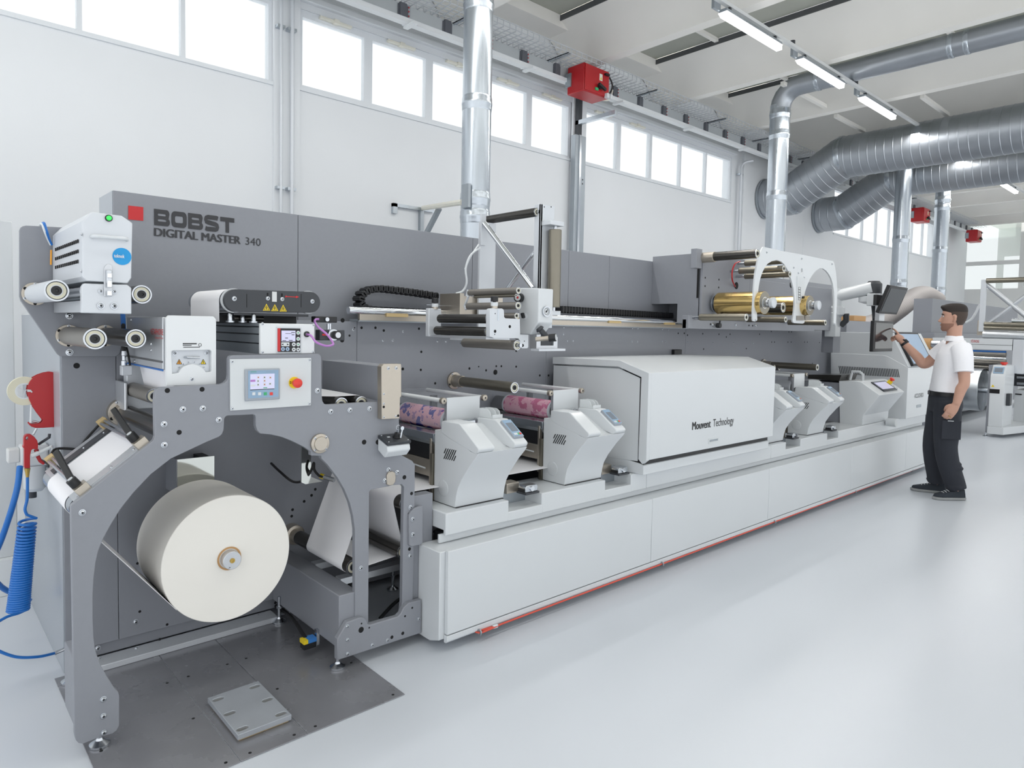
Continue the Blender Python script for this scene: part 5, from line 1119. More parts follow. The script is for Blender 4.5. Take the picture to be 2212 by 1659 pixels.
pf = at(1746, 812, y=2.78); b = MB().cyl((pf.x, 2.78, pf.z), (pf.x, 3.25, pf.z), .03, n=24)
# ------------------------------------------------------------------ INKJET HOOD
ih = thing('inkjet_hood', 'large white sloped hood with a dark two word lettering and small recessed handle', 'hood', (4.1, 2.8, .62))
X0, X1 = 3.345, 4.93
fy = 2.414
mp_ = [(fy, .716), (3.21, .716), (3.21, 1.302), (2.635, 1.308), (fy, 1.243)]
MB().prism(yz(X0, [(fy, .716), (fy + .03, .69), (fy + .06, .716), (fy + .055, 1.215), (2.645, 1.268), (3.21, 1.256), (3.21, 1.302), (2.635, 1.309), (fy, 1.243)]), (.03, 0, 0)).build('hood_rim', 'white', ih, bevel=.002)
MB().prism(yz(X0 + .03, mp_), (X1 - X0 - .03, 0, 0)).build('hood_shell', 'white', ih, bevel=.004, seg=3)
MB().prism(yz(X0 + .010, [(2.485, .70), (3.21, .66), (3.21, 1.247), (2.645, 1.257), (2.485, 1.208)]), (.02, 0, 0)).build('side_panel', 'white', ih, bevel=.002)
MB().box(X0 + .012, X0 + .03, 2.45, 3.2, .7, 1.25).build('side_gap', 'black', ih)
MB().prism(yz(X0 + .012, [(2.415, .622), (2.63, .622), (2.63, .72), (2.50, .69), (2.43, .672), (2.415, .66)]) if False else yz(X0 - .002, [(2.502, .622), (2.72, .622), (2.72, .705), (2.66, .70), (2.53, .685), (2.42, .70), (2.408, .69), (2.412, .66)]) , (.01, 0, 0)).build('base_side', 'white', ih) if False else None
bb = at(1394, 1017, z=.622)
MB().prism(yz(X0 + .012, [(2.44, .6215), (3.2, .6215), (3.2, .71), (2.66, .705), (2.47, .688), (2.44, .68)]), (X1 - X0 - .02, 0, 0)).build('hood_base', 'white', ih, bevel=.004)
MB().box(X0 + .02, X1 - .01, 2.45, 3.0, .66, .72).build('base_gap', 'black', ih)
a, b2 = at(1495, 930, y=fy - .001), at(1584.5, 919, y=fy - .001)
zl = (a.z + at(1584.5, 914, y=fy).z) / 2
m_ = at(1535, 925, y=fy - .001).x
text(ih, 'Mouvent', V((a.x, fy - .0006, zl)), V((m_, fy - .0006, zl)), (0, 0, .052), 'ink', bold=.025); text(ih, 'Technology', V((m_ + .03, fy - .0006, zl)), V((b2.x, fy - .0006, zl)), (0, 0, .052), 'ink')
a, b2 = at(1530, 948, y=fy), at(1552, 955, y=fy)
MB().prism([V((a.x, fy + .001, b2.z)), V((b2.x, fy + .001, b2.z)), V((b2.x, fy + .001, a.z)), V((a.x, fy + .001, a.z))], (0, -.004, 0), [[V((a.x + .012, fy + .001, b2.z + .012)), V((b2.x - .012, fy + .001, b2.z + .012)), V((b2.x - .012, fy + .001, a.z - .008)), V((a.x + .012, fy + .001, a.z - .008))]]).build('handle_frame', 'cup', ih)
MB().box(a.x + .012, b2.x - .012, fy - .0006, fy + .001, b2.z + .012, a.z - .008).build('handle_recess', 'galv_dull', ih)
# ------------------------------------------------------------------ RAIL, CABLE CHAIN, TURN BAR UNIT
rl = thing('guide_rail', 'bright round guide rail along the top edge of the rear frame', 'rail', (3.3, 3.2, 1.5))
MB().cyl((1.777, 3.2, 1.573), (4.95, 3.2, 1.568), .02, n=24).build('rail_rod', 'chrome', rl)
MB().box(1.84, 4.95, 3.19, 3.21, 1.522, 1.555).build('rail_support', 'nickel', rl)
MB().box(1.84, 4.95, 3.2, YB + .02, 1.515, 1.528).build('rail_base', 'galv_dull', rl)
for x in (2.0, 2.9, 3.9, 4.6): MB().box(x, x + .14, 3.178, 3.222, 1.545, 1.562).build('rail_clip', 'tan', rl)
YCH = 3.33
cc = thing('cable_chain', 'black cable chain looping back above the left part of the guide rail', 'cable chain', at(800, 650, y=YCH))
cp_ = [at(a, b2, y=YCH) for a, b2 in ((941, 640), (905, 634), (860, 628), (820, 624), (797, 626), (782, 633), (774, 645), (775, 657), (784, 665), (800, 669), (860, 672), (940, 676))]
cpf = smooth_path(cp_, 24); d_ = 0; last = cpf[0]; n_l = 0
for i in range(1, len(cpf) - 1):
    if (cpf[i] - last).length >= .031:
        mid = (cpf[i] + last) / 2; dr = cpf[i] - last; nn = V((0,1,0)).cross(dr)
        l = MB(); l.obox(mid, dr, (0,1,0), nn, .027, .075, .034); l.obox(mid, dr, (0,1,0), nn, .010, .08, .039); l.obox(mid + V((0,-.037,0)), dr, (0,1,0), nn, .031, .006, .026); l.build('chain_link', 'black', cc, bevel=.002); last = cpf[i]
cc2 = thing('cable_chain', 'black cable chain lying straight along the rail toward the gold foil unit', 'cable chain', at(1330, 675, y=YCH))
a, b2 = at(1205, 668, y=YCH), at(1447, 682, y=YCH)
nL = int((b2 - a).length / .031)
for i in range(nL):
    p = a + (b2 - a) * (i + .5) / nL; l = MB(); l.obox(p, b2 - a, (0,1,0), (0,0,1), .027, .075, .034); l.obox(p, b2 - a, (0,1,0), (0,0,1), .012, .08, .046); l.build('chain_link', 'black', cc2)
tb = thing('turn_bar_unit', 'tall crossed rod web turning unit with white gauge box and dark rollers', 'turn bar unit', (2.5, 2.9, 1.4))
def z5(pts, **k): return pl([(930 + a*300/2212, 560 + b2*300/2212) for a, b2 in pts], **k)
XB = 2.17
# near plate, y = 2.5
YNP = 2.50
npl = [(945,820),(960,790),(985,782),(1140,785),(1165,800),(1172,830),(1175,920),(1195,940),(1425,950),(1430,1200),(1562,1205),(1560,1395),(1545,1420),(1460,1422),(1435,1400),(1425,1300),(1400,1262),(1010,1260),(985,1245),(945,1235)]
MB().prism(z5(npl, y=YNP), (0, .03, 0)).build('side_plate', 'alu_paint', tb, bevel=.002)
holes(tb, [], y=YNP)
for a, b2, r in ((1028,1148,.008), (1262,1073,.008), (1468,1373,.008), (1030,865,.003), (1022,1197,.003), (1495,1305,.003)): hw(hole_mesh(), 'bolt_hole', tb, z5([(a, b2)], y=YNP)[0], r)
sl_ = z5([(1065,790),(1090,790),(1090,980),(1065,980)], y=YNP); MB().prism(sl_, (0, -.001, 0)).build('slot_bar', 'galv', tb)
# rollers between the plates
def nearx(px, y): q = z5([px], y=y)[0]; return q.x, q.z
x1_, z1_ = nearx((940, 950), 2.54); x2_, z2_ = nearx((925, 1155), 2.54)
far_y = 2.90
xx = z5([(45, 1000)], y=far_y)[0].x
XBAR = (x1_ + x2_) / 2
yf1 = (930 + 150*300/2212)
def y_at(px, py, x): return at(px, py, x=x).y
for (xz, left) in (((x1_, z1_), 150), ((x2_, z2_), 100)):
    yfar = y_at(930 + left*300/2212, 560 + 1000*300/2212, xz[0]); roller(tb, xz[0], xz[1], 2.545, yfar, .0235, 'roller_black')
yfp = y_at(930 + 60*300/2212, 700, XBAR)
fp = [(45,1195),(50,830),(75,790),(240,795),(265,830),(270,880)]
p0_ = V((x2_ - .035, 0, z2_ - .035)); p1_ = V((x1_ + .045, 0, z1_ + .055))
MB().box(p0_.x, p1_.x, yfp, yfp + .03, p0_.z, p1_.z).build('side_plate', 'alu_paint', tb, bevel=.004)
MB().box(p0_.x + .01, p1_.x - .02, 2.53, yfp, p0_.z - .002, p0_.z + .01).build('tie_plate', 'alu', tb)
for yk in (2.515, yfp + .01):
    kx = x1_ + .008; kz = z5([(1070, 785)], y=YNP)[0].z
    b = MB(); b.use('nickel'); b.lathe((kx, yk, kz), (0,0,1), [(-.07,.006),(0,.006),(.0,.017),(.012,.017)], 18); b.use('white'); b.lathe((kx, yk, kz + .012), (0,0,1), [(0,.018),(.018,.018)], 18); b.use('black'); b.lathe((kx, yk, kz + .03), (0,0,1), [(0,.008),(.004,.008),(.004,.0185),(.028,.0185),(.03,.016)], 22); b.build('adjust_knob', None, tb)
# grey rollers behind
XG = 2.36
for (l, r_, py, rr, mt) in ((620, 1400, 515, .017, 'roller_grey'), (600, 1395, 745, .019, 'roller_grey'), (900, 1370, 900, .015, 'roller_grey'), (700, 1360, 590, .008, 'roller_bronze')):
    ya, yb_ = y_at(930 + l*300/2212, 560 + py*300/2212, XG), y_at(930 + r_*300/2212, 560 + py*300/2212, XG); zz = (at(930 + l*300/2212, 560 + py*300/2212, x=XG).z + at(930 + r_*300/2212, 560 + py*300/2212, x=XG).z)/2
    roller(tb, XG, zz, yb_, ya, rr, mt)
ya, yb_ = y_at(930 + 540*300/2212, 560 + 1330*300/2212, XG - .02), y_at(930 + 1375*300/2212, 560 + 1385*300/2212, XG - .02); zz = at(930 + 1375*300/2212, 560 + 1370*300/2212, x=XG - .02).z
roller(tb, XG - .02, zz, yb_, ya, .025, 'roller_grey', shaft=.03)
lev = [(600,490),(580,580),(600,600),(545,740),(570,800)]
pth = [at(930 + a*300/2212, 560 + b2*300/2212, x=XG - .01) for a, b2 in lev]; MB().tube(pth, .008, n=8).build('swing_arm', 'alu_paint', tb)
# nickel carriage plates
p = z5([(350, 545)], y=3.12)[0]; q = z5([(500, 860)], y=3.12)[0]
MB().box(p.x, p.x + .03, 3.05, 3.24, q.z - .02, p.z).build('carriage_plate', 'nickel', tb); MB().box(p.x + .03, p.x + .40, 3.13, 3.16, q.z - .02, p.z - .01).build('carriage_plate', 'nickel', tb)
MB().box(p.x - .16, p.x, 3.15, 3.17, q.z + .04, p.z - .07).build('chain_bracket', 'galv', tb)
MB().box(2.40, 2.75, 3.0, 3.13, 1.42, 1.47).build('cross_arm', 'alu_paint', tb)
# white gauge box
GX0 = at(1163, 700, y=2.47).x; GX1 = at(1194, 700, y=2.47).x; gz = lambda y_: z5([(1720, y_)], y=2.47)[0].z
gyf = y_at(1121, 640, GX0)
pr_ = [V((GX0, 2.47, gz(1010))), V((GX0, 2.47, gz(460))), V((GX0, gyf, gz(440))), V((GX0, gyf, gz(1200))), V((GX0, 2.53, gz(1205)))]
MB().prism(pr_, (GX1 - GX0, 0, 0)).build('gauge_box', 'white', tb, bevel=.006, seg=3)
gp = z5([(1838, 832)], y=2.469)[0]
g = MB().ring(gp, (0,-1,0), .028, .022, .008, 36).build('gauge_ring', 'steel', tb); MB().lathe(gp, (0,-1,0), [(0,.022),(.003,.022)], 32).build('gauge_dial', 'white', g); MB().ring(gp + V((0,-.003,0)), (0,-1,0), .0165, .015, .0006, 30).build('dial_scale', 'ink', g)
MB().obox(gp + V((.002,-.0045,.002)), (1,0,1), (0,1,0), (-1,0,1), .022, .001, .003).build('needle', 'ink', g); MB().lathe(gp + V((0,-.003,0)), (0,-1,0), [(0,.005),(.003,.004)], 12).build('hub', 'black', g)
kp = at(930 + 1440*300/2212, 560 + 615*300/2212, x=GX0); kn = MB().lathe(kp, V((-1,-.35,0)), [(-.01,.02),(.01,.024),(.035,.024),(.037,.02),(.037,.001)], 26).build('pressure_knob', 'black', tb); MB().lathe(kp + V((-1,-.35,0)).normalized()*.0372, V((-1,-.35,0)), [(0,.017),(.001,.017)], 24).build('knob_face', 'cup', kn); MB().lathe(kp + V((-1,-.35,0)).normalized()*.0383, V((-1,-.35,0)), [(0,.007),(.0006,.006)], 6).build('arrow_mark', 'red_sign', kn)
sw = at(930 + 1500*300/2212, 560 + 910*300/2212, x=GX0); MB().lathe(sw, (-1,-.2,0), [(0,.018),(.006,.018)], 22).build('switch_base', 'white', tb); MB().obox(sw + V((-.016,-.003,.004)), (1,.2,0), (0,.4,1), (0,1,-.4), .02, .026, .012).build('selector_switch', 'black', tb)
a = z5([(1740, 1110)], y=2.47)[0]; MB().lathe(a, (.5,-.5,-.8), [(-.01,.015),(0,.022),(.006,.022),(.01,.014),(.05,.016)], 18).build('grey_valve', 'dark_plastic', tb)
a = z5([(1680, 1275)], y=2.46)[0]; c = z5([(1890, 1255)], y=2.40)[0]; MB().cyl(a, c, .012, n=14).build('valve_body', 'nickel', tb); b = MB(); b.use('black'); b.cyl(c, c + (c - a).normalized() * .035, .02, n=22); b.use('white'); b.cyl(c + (c - a).normalized() * .035, c + (c - a).normalized() * .037, .016, n=20); b.build('valve_knob', None, tb)
a, c = z5([(1690, 1200)], y=2.50)[0], z5([(2020, 1420)], y=2.50)[0]
MB().prism([V((a.x, 2.50, c.z)), V((c.x, 2.50, c.z)), V((c.x, 2.50, c.z + .06)), V((c.x - .03, 2.50, c.z + .06)), V((c.x - .03, 2.50, c.z + .015)), V((a.x + .03, 2.50, c.z + .015)), V((a.x + .03, 2.50, a.z)), V((a.x, 2.50, a.z))], (0, .05, 0)).build('lower_bracket', 'alu', tb)
MB().box(a.x - .02, c.x + .02, 2.46, 2.52, c.z - .012, c.z).build('foot_plate', 'alu_paint', tb)
MB().box(a.x + .03, c.x - .03, 2.51, 2.54, c.z + .015, a.z).build('valve_block', 'dark_plastic', tb)
# tall frame with crossed rods
yn_, yfr = 2.72, 3.10
TX = 2.655
zt_ = at(1168, 440, y=yn_).z; ztf = at(1040, 462, y=yfr).z
xq = at(1198, 470, y=yn_).x; xl = at(1168, 470, y=yn_).x
MB().box(xl, xl + .013, yn_ - .0, yn_ + .05, 1.5, zt_).build('post', 'alu_paint', tb)
MB().box(xl, xq, yn_, yn_ + .014, 1.5, zt_).build('post', 'alu_paint', tb, bevel=.002)
xlf = at(1036, 560, y=yfr).x; xqf = at(1070, 560, y=yfr).x
MB().box(xlf, xqf, yfr, yfr + .014, 1.45, at(1050, 480, y=yfr).z).build('post', 'alu_paint', tb); MB().box(xlf, xlf + .035, yfr - .012, yfr + .002, at(1040, 530, y=yfr).z, ztf).build('post_head', 'alu_paint', tb)
rx_, rz_ = at(1160, 457, y=yn_ + .03).x, at(1160, 458, y=yn_ + .03).z
yy = y_at(1048, 469, rx_); roller(tb, rx_, rz_, yn_ + .03, yy, .025, 'roller_black', shaft=.02)
bl_ = (at(1151, 622, y=yn_ + .02), at(1046, 482, y=yfr - .02)); MB().tube([bl_[0], bl_[1]], .016, n=18).build('cross_rod', 'chrome', tb)
bl_ = (at(1166, 532, y=yn_ + .05), at(1090, 632, y=yfr - .02)); MB().tube([bl_[0], bl_[1]], .014, n=18).build('cross_rod', 'chrome', tb)
for p in ((1175.5, 447), (1190.5, 447)): hw(hole_mesh(), 'bolt_hole', tb, at(p[0], p[1], y=yn_), .004)
vx, vy = at(1197.5, 580, y=2.68).x, 2.68
zb1, zt1 = at(1197, 664, y=vy).z, at(1197, 496, y=vy).z
MB().cyl((vx, vy, zb1), (vx, vy, zt1), .037, n=36).build('vertical_roller', 'roller_bronze', tb, bevel=.003)
MB().cyl((vx, vy, zb1 - .02), (vx, vy, zt1 + .02), .011, n=14).build('shaft', 'steel', tb)
MB().box(vx - .07, vx + .04, vy - .03, vy + .06, zt1 + .02, zt1 + .045).build('end_bracket', 'alu_paint', tb, bevel=.002); MB().box(vx - .07, vx + .04, vy - .02, vy + .06, zb1 - .045, zb1 - .02).build('end_bracket', 'alu_paint', tb, bevel=.002)
MB().tube(smooth_path([at(1037, 535, y=3.08), at(1016, 552, y=3.06), at(1006, 580, y=3.06), at(1008, 610, y=3.06), at(1000, 628, y=3.08), at(985, 634, y=3.1)]), .006, n=8).build('air_line', 'white', tb); MB().tube(smooth_path([at(1034, 528, y=3.08), at(1016, 555, y=3.07), at(1004, 582, y=3.08)]), .005, n=8).build('air_line', 'white', tb)
# ------------------------------------------------------------------ COLD FOIL UNIT
YK = 2.945
cf = thing('foil_unit', 'grey foil unit with dark rollers and a white double arch plate', 'foil unit', (5.5, 3.1, 1.5))
XK0 = 4.742; XK1 = at(1622, 560, y=YK).x
zo = at(1408, 657, y=3.42).z
ez0, ez1 = 1.56, 2.113
oy0, oy1 = 3.40, at(1463, 660, x=XK0).y
MB().prism([V((XK0, YK + .03, ez0)), V((XK0, oy1, ez0)), V((XK0, oy1, zo)), V((XK0, 3.42, zo)), V((XK0, 3.42, ez1)), V((XK0, YK + .03, ez1))], (.03, 0, 0)).build('end_panel', 'grey', cf, bevel=.002)
MB().box(XK0 + .03, XK1, YK + .03, 3.415, 1.76, ez1 - .004).box(XK0 + .25, XK1, YK + .03, 3.415, ez0, 1.76).build('unit_body', 'grey_dark', cf)
MB().box(XK0 + .0, XK1 + .0, YK, YK + .02, 1.53, ez1 - .002).build('front_plate', 'grey', cf, bevel=.002)
MB().box(XK0 - .004, XK0 + .002, YK + .03, YK + .045, 1.76, 2.02).build('edge_slot', 'hole', cf)
XK2 = at(1745, 640, y=YK).x
MB().box(XK1 + .002, XK2 + .55, YK, 3.40, 1.53, at(1640, 605, y=YK).z).build('lower_cover', 'grey', cf, bevel=.003)
holes(cf, [(1590.5, 617, .03), (1709, 615, .03), (1523.5, 600, .008), (1553, 604, .008), (1523, 618, .008), (1552.5, 621, .008)], y=YK)
a = at(1483, 681, y=2.91); b2 = at(1487, 707, y=2.91); c = at(1760, 700, y=2.91)
MB().box(a.x, c.x, 2.91, YK, b2.z - .01, a.z - .03).build('base_plate', 'grey', cf, bevel=.002)
MB().box(a.x, a.x + .05, 2.89, YK, b2.z - .01, a.z).build('end_block', 'grey', cf, bevel=.003)
for p in ((1539,701),(1589,702),(1632,703)): hw(bolt_mesh(), 'bolt', cf, at(p[0], p[1], y=2.91), .016)
holes(cf, [(1618, 703, .008), (1626, 703.5, .008), (1535, 700.5, .008)], y=2.909)
lvb = at(1549, 703, y=2.90); MB().cyl(lvb, lvb + V((.0,-.03,0)), .02, n=14).build('clamp_lever', 'black', cf); MB().tube([lvb + V((0,-.02,0)), lvb + V((.01,-.03,.13))], .007).build('lever_arm', 'black', cf)
# top roller on a block
p = at(1515, 556, y=YK - .0); MB().box(p.x - .10, p.x - .02, YK - .02, YK + .03, p.z - .09, p.z + .06).build('roller_block', 'grey', cf, bevel=.003)
for far, near, r, m in (((1515, 557), (1636, 547), .034, 'roller_black'), ((1594, 568), (1690, 565), .026, 'roller_bronze'), ((1578, 584.5), (1693, 582), .026, 'roller_bronze'), ((1590, 596), (1706, 594), .024, 'roller_bronze'), ((1492, 685), (1612, 685.5), .026, 'roller_bronze'), ((1596, 690), (1697, 690), .024, 'roller_bronze'), ((1686, 697), (1783, 696), .024, 'roller_bronze')):
    p = at(far[0], far[1], y=YK); q = at(near[0], near[1], x=p.x); z = (p.z + q.z)/2; L = YK - q.y
    o = MB().cyl((p.x, q.y, z), (p.x, YK - L * .18, z), r, n=26).build('roller', m, cf, bevel=.002)
    MB().cyl((p.x, max(q.y - .09, 2.566), z), (p.x, YK + .01, z), r * .42, n=14).build('shaft', 'steel', o); hw(cap_mesh(), 'bearing_cap', o, (p.x, q.y, z), r * .98)
p = at(1515, 557, y=YK); MB().cyl((p.x, YK - .12, p.z), (p.x, YK, p.z), .04, n=28).build('sleeve', 'nickel', cf, bevel=.002)
MB().tube(smooth_path([at(1598, 565, y=2.9), at(1588, 570, y=2.88), at(1582, 585, y=2.88), at(1582, 605, y=2.88), at(1588, 619, y=2.94)]), .006, n=8).build('red_hose', 'red', cf)
# arch plate
YA = 2.55
zz = lambda pts: pl([(1480 + a/6.506, 520 + b2/6.506) for a, b2 in pts], y=YA)
ar = [(1100,85),(1085,110),(1060,180),(1030,260),(1010,350),(990,460),(980,550),(970,680),(965,800),(960,900),(955,1000),(956,1110),(962,1130),(985,1137),(1008,1125),(1016,1105),(1010,1000),(1012,900),(1020,780),(1035,650),(1055,540),(1085,450),(1120,380),(1160,325),(1220,288),(1290,273),(1350,292),(1400,340),(1440,410),(1475,490),(1505,590),(1525,680),(1537,780),(1541,900),(1530,1020),(1513,1110),(1515,1140),(1530,1157),(1655,1166),(1675,1155),(1680,1130),(1670,1000),(1664,900),(1668,810),(1685,720),(1715,630),(1750,550),(1790,480),(1840,420),(1895,388),(1940,393),(1985,425),(2025,475),(2055,535),(2078,610),(2095,720),(2100,850),(2097,1000),(2090,1150),(2095,1180),(2108,1187),(2120,1175),(2128,1000),(2136,850),(2140,680),(2133,560),(2122,450),(2105,340),(2085,287),(1700,205),(1400,150)]
MB().prism(zz(ar), (0, .014, 0), [zz([(1625,440),(1630,410),(1640,385),(1652,400),(1655,440),(1645,465),(1633,465)])]).build('arch_plate', 'white', cf, bevel=.0015, seg=1, ang=20)
for p in ((1145,165),(1635,255),(1525,380),(1590,455),(1670,520),(2062,330),(1628,940),(2100,1170),(985,1120)): hw(bolt_mesh(), 'screw', cf, zz([p])[0], .009)
q = zz([(1568,500),(1690,525),(1680,560),(1660,880),(1565,880)]); MB().prism(q, (0, -.004, 0)).build('label_strip', 'cup', cf)
for i in range(5):
    q = zz([(1585 + 0, 650 + 37*i), (1618, 655 + 37*i), (1612, 690 + 37*i), (1580, 686 + 37*i)]); h2 = [q[0] + (q[2]-q[0])*.12, q[1] + (q[3]-q[1])*.12, q[2] + (q[0]-q[2])*.12, q[3] + (q[1]-q[3])*.12]
    MB().prism([v + V((0,-.0042,0)) for v in q], (0,-.0006,0), [[v + V((0,-.0042,0)) for v in h2]]).build('drawn_symbol', 'ink', cf)
q = zz([(1560,1055),(1665,1055),(1665,1120),(1560,1120)]); MB().prism(q, (0,-.006,0)).build('clear_block', 'roller_grey', cf)
for a in (1640, 1665): MB().cyl(zz([(a, 800)])[0], zz([(a, 800)])[0] + V((0,-.02,0)), .012, n=12).build('latch_pin', 'black', cf)
q = zz([(1710,905),(1760,905),(1760,1055),(1710,1055)]); MB().prism(q, (0, .03, 0)).build('white_guide', 'white', cf); q = zz([(1685,1055),(1750,1055),(1750,1120),(1685,1120)]); MB().prism(q, (0,.03,0)).build('guide_block', 'roller_grey', cf)
# gold foil rolls
def gold_roll(far, near, r, lab):
    p = at(far[0], far[1], y=YK); q = at(near[0], near[1], x=p.x); z = (p.z + q.z)/2; L = YK - q.y
    t = thing('foil_roll', lab, 'foil roll', (p.x, (YK + q.y)/2, z - r), 'gold foil rolls')
    MB().cyl((p.x, q.y, z), (p.x, YK - L*.12, z), r, n=56).build('foil', 'gold', t, bevel=.002)
    MB().ring((p.x, q.y - .001, z), (0,1,0), r - .002, r * .5, .003, 40).build('roll_end', 'roller_bronze', t); MB().ring((p.x, q.y - .002, z), (0,1,0), r * .52, r * .44, .004, 32).build('core', 'white', t)
    MB().cyl((p.x, q.y - .04, z), (p.x, YK, z), r * .40, n=28).build('mandrel', 'steel', t); MB().lathe((p.x, q.y - .045, z), (0,-1,0), [(0,r*.42),(.012,r*.46),(.03,r*.46),(.034,r*.38)], 28).build('end_knob', 'alu_paint', t)
    for d2 in (.02, .045): MB().lathe((p.x, YK - d2, z), (0,-1,0), [(0,r*.82),(.01,r*.82)], 30).build('collar', 'steel', t)
gold_roll((1541, 655), (1652, 655), .087, 'gold foil roll in front, seen left of the white arch leg')
gold_roll((1640, 660), (1750, 661), .082, 'gold foil roll farther back, behind the middle leg of the white arch')
p = at(1640, 666, y=2.85); q = at(1706, 665, x=p.x); t = thing('foil_web_roller', 'black roller in front of the rear gold foil roll', 'roller', (p.x, 2.8, p.z)); roller(t, p.x - .12, p.z, q.y, 2.85, .04, 'roller_black'); MB().box(p.x - .14, p.x - .1, 2.85, YK, p.z - .02, p.z + .02).build('roller_arm', 'galv', t)
# ------------------------------------------------------------------ BIG CONSOLE (sloped, with e-stop)
bc = thing('control_console', 'big white sloped console with dark framed display and red emergency button', 'console', (7.3, 2.6, .622))
BX0, BX1 = 6.95, 7.62
def bz(pts): return [at(1640 + a/5.267, 740 + b2/5.267, x=BX0) for a, b2 in pts]
bp = bz([(915,935),(1175,942),(1185,830),(1200,808),(1365,610),(1372,598),(1160,447),(1130,440),(905,437)])
MB().prism(bp, (BX1 - BX0, 0, 0)).build('console_cover', 'white', bc, bevel=.006, seg=3, ang=24)
s0, s1 = bp[5], bp[6]; su = (s1 - s0).normalized(); sn2 = V((0, -su.z, su.y)); Lb = (s1 - s0).length
d = MB().obox(V((BX0 + .36, s0.y, s0.z)) + su*Lb*.52 + sn2*.004, (1,0,0), su, sn2, .36, Lb*.72, .012).build('display_frame', 'screen_black', bc, bevel=.003); MB().obox(V((BX0 + .36, s0.y, s0.z)) + su*Lb*.55 + sn2*.0105, (1,0,0), su, sn2, .30, Lb*.5, .001).build('touch_screen', 'screen_lcd', d)
p = V((BX0 + .60, s0.y, s0.z)) + su*Lb*.72; e = MB().lathe(p, sn2, [(0,.024),(.03,.022)], 24).build('stop_ring', 'yellow', bc); MB().lathe(p + sn2*.03, sn2, [(0,.012),(.012,.014),(.014,.024),(.026,.024),(.03,.015)], 24).build('stop_button', 'red_button', e)
for k in (.45, .3): MB().lathe(V((BX0 + .60, s0.y, s0.z)) + su*Lb*k, sn2, [(0,.009),(.004,.008)], 14).build('push_button', 'steel', bc)
p = V((BX0 + .2, bp[6].y + .06, bp[6].z)); MB().tube([p, p + V((0,.0,.06)), p + V((0,.03,.085)), p + V((0,.10,.085)), p + V((0,.12,.0))], .014, n=12).build('lid_handle', 'white', bc)
MB().prism([at(1640 + a/5.267, 740 + b2/5.267, x=BX0 - .002) for a, b2 in ((560,365),(935,370),(908,437),(550,410))], (.4, 0, 0)).build('smoked_cover', 'roller_black', bc)
p = at(1640 + 1450/5.267, 740 + 905/5.267, y=2.49); MB().lathe(p, (0,-1,0), [(0,.04),(.09,.04)], 20).build('corner_knob', 'cup', bc, bevel=.004)
MB().box(BX0 + .02, BX1, bp[0].y + .0, 3.27, .622, bp[8].z - .02).build('console_rear', 'grey_dark', bc)
# ------------------------------------------------------------------ INSPECTION CABINET
ac = thing('inspection_cabinet', 'tall white inspection cabinet with slanted touch screen and hatched vent grille', 'cabinet', (8.2, 2.8, .622))
AX = 7.88
ap = lambda pts: [at(a, b2, x=AX) for a, b2 in pts]
body = ap([(1957,905),(1962,795),(1955,790),(1916,769),(1906,767),(1794,762),(1796,905)])
MB().prism(body, (.95, 0, 0)).build('cabinet_body', 'white', ac, bevel=.005, seg=3)
up_ = ap([(1962,793),(1925,719),(1803,717),(1799,740),(1796,763)]); MB().prism([p + V((.004,0,0)) for p in up_], (.94, 0, 0)).build('upper_hood', 'white', ac, bevel=.004)
s0, s1 = up_[0], up_[1]; su = (s1 - s0).normalized(); sn2 = V((0, -su.z, su.y)); Lb = (s1 - s0).length
d = MB().obox(V((AX + .42, (s0.y+s1.y)/2, (s0.z+s1.z)/2)) + sn2*.012, (1,0,0), su, sn2, .66, Lb*.98, .03).build('screen_frame', 'black', ac, bevel=.004); MB().obox(V((AX + .42, (s0.y+s1.y)/2, (s0.z+s1.z)/2)) + sn2*.0275, (1,0,0), su, sn2, .60, Lb*.88, .001).build('touch_screen', 'screen_blue', d)
b = MB(); g4 = [(1811,790.5),(1941,798),(1941,816),(1811,809)]
for i in range(36):
    t0 = (i + .15) / 36; t1 = (i + .65) / 36
    P_ = lambda t, s: at(1811 + 130*t + (3.5 if s else 0), 790.5 + 7*t + (17.5 if s else 0), x=AX - .001)
    b.prism([P_(t0,0), P_(t1,0), P_(t1,1), P_(t0,1)], (-.001, 0, 0))
tag(b.build('vent_grille', 'dark_plastic', ac, smooth=False), kind='stuff')
fyA = body[0].y
a, b2 = at(1975.5, 860, y=fyA - .002), at(1995, 855.5, y=fyA - .002); text(ac, 'ACCUCHECK', a, V((b2.x, a.y, a.z)), (0,0,.045), 'ink')
a = at(1980, 876, y=fyA); MB().box(a.x, a.x + .14, fyA - .003, fyA, a.z - .025, a.z + .005).build('handle_recess', 'galv_dull', ac)
MB().prism(yz(AX + .95, [(2.42, .03), (3.0, .03), (3.0, .6), (2.42, .6)]), (.005, 0, 0)) 
# ------------------------------------------------------------------ MONITORS ON ARM
ma = thing('monitor_stand', 'white jointed support arm carrying the two dark monitors', 'monitor arm', at(1800, 660, y=2.9))
A_ = at(1806, 640, y=2.95); B_ = at(1885, 622, y=2.62)
MB().tube([A_ + V((0,0,.0)), B_], [.06, .065], n=16).build('upper_arm', 'white', ma, ang=60); MB().lathe(B_ + V((.03,0,-.12)), (0,0,1), [(0,.06),(.05,.075),(.16,.075),(.19,.05)], 24).build('joint_cap', 'dark_plastic', ma)
MB().lathe(B_ + V((.02,.02,-.16)), (0,0,1), [(0,.05),(.02,.11),(.07,.11),(.08,.07)], 24).build('joint', 'white', ma)
MB().lathe(A_ + V((0,0,-.22)), (0,0,1), [(0,.05),(.03,.09),(.1,.09),(.12,.06),(.3,.05)], 24).build('joint', 'white', ma)
MB().box(A_.x - .1, A_.x + .02, A_.y - .05, A_.y + .06, A_.z - .42, A_.z - .17).build('wall_mount', 'white', ma, bevel=.006)
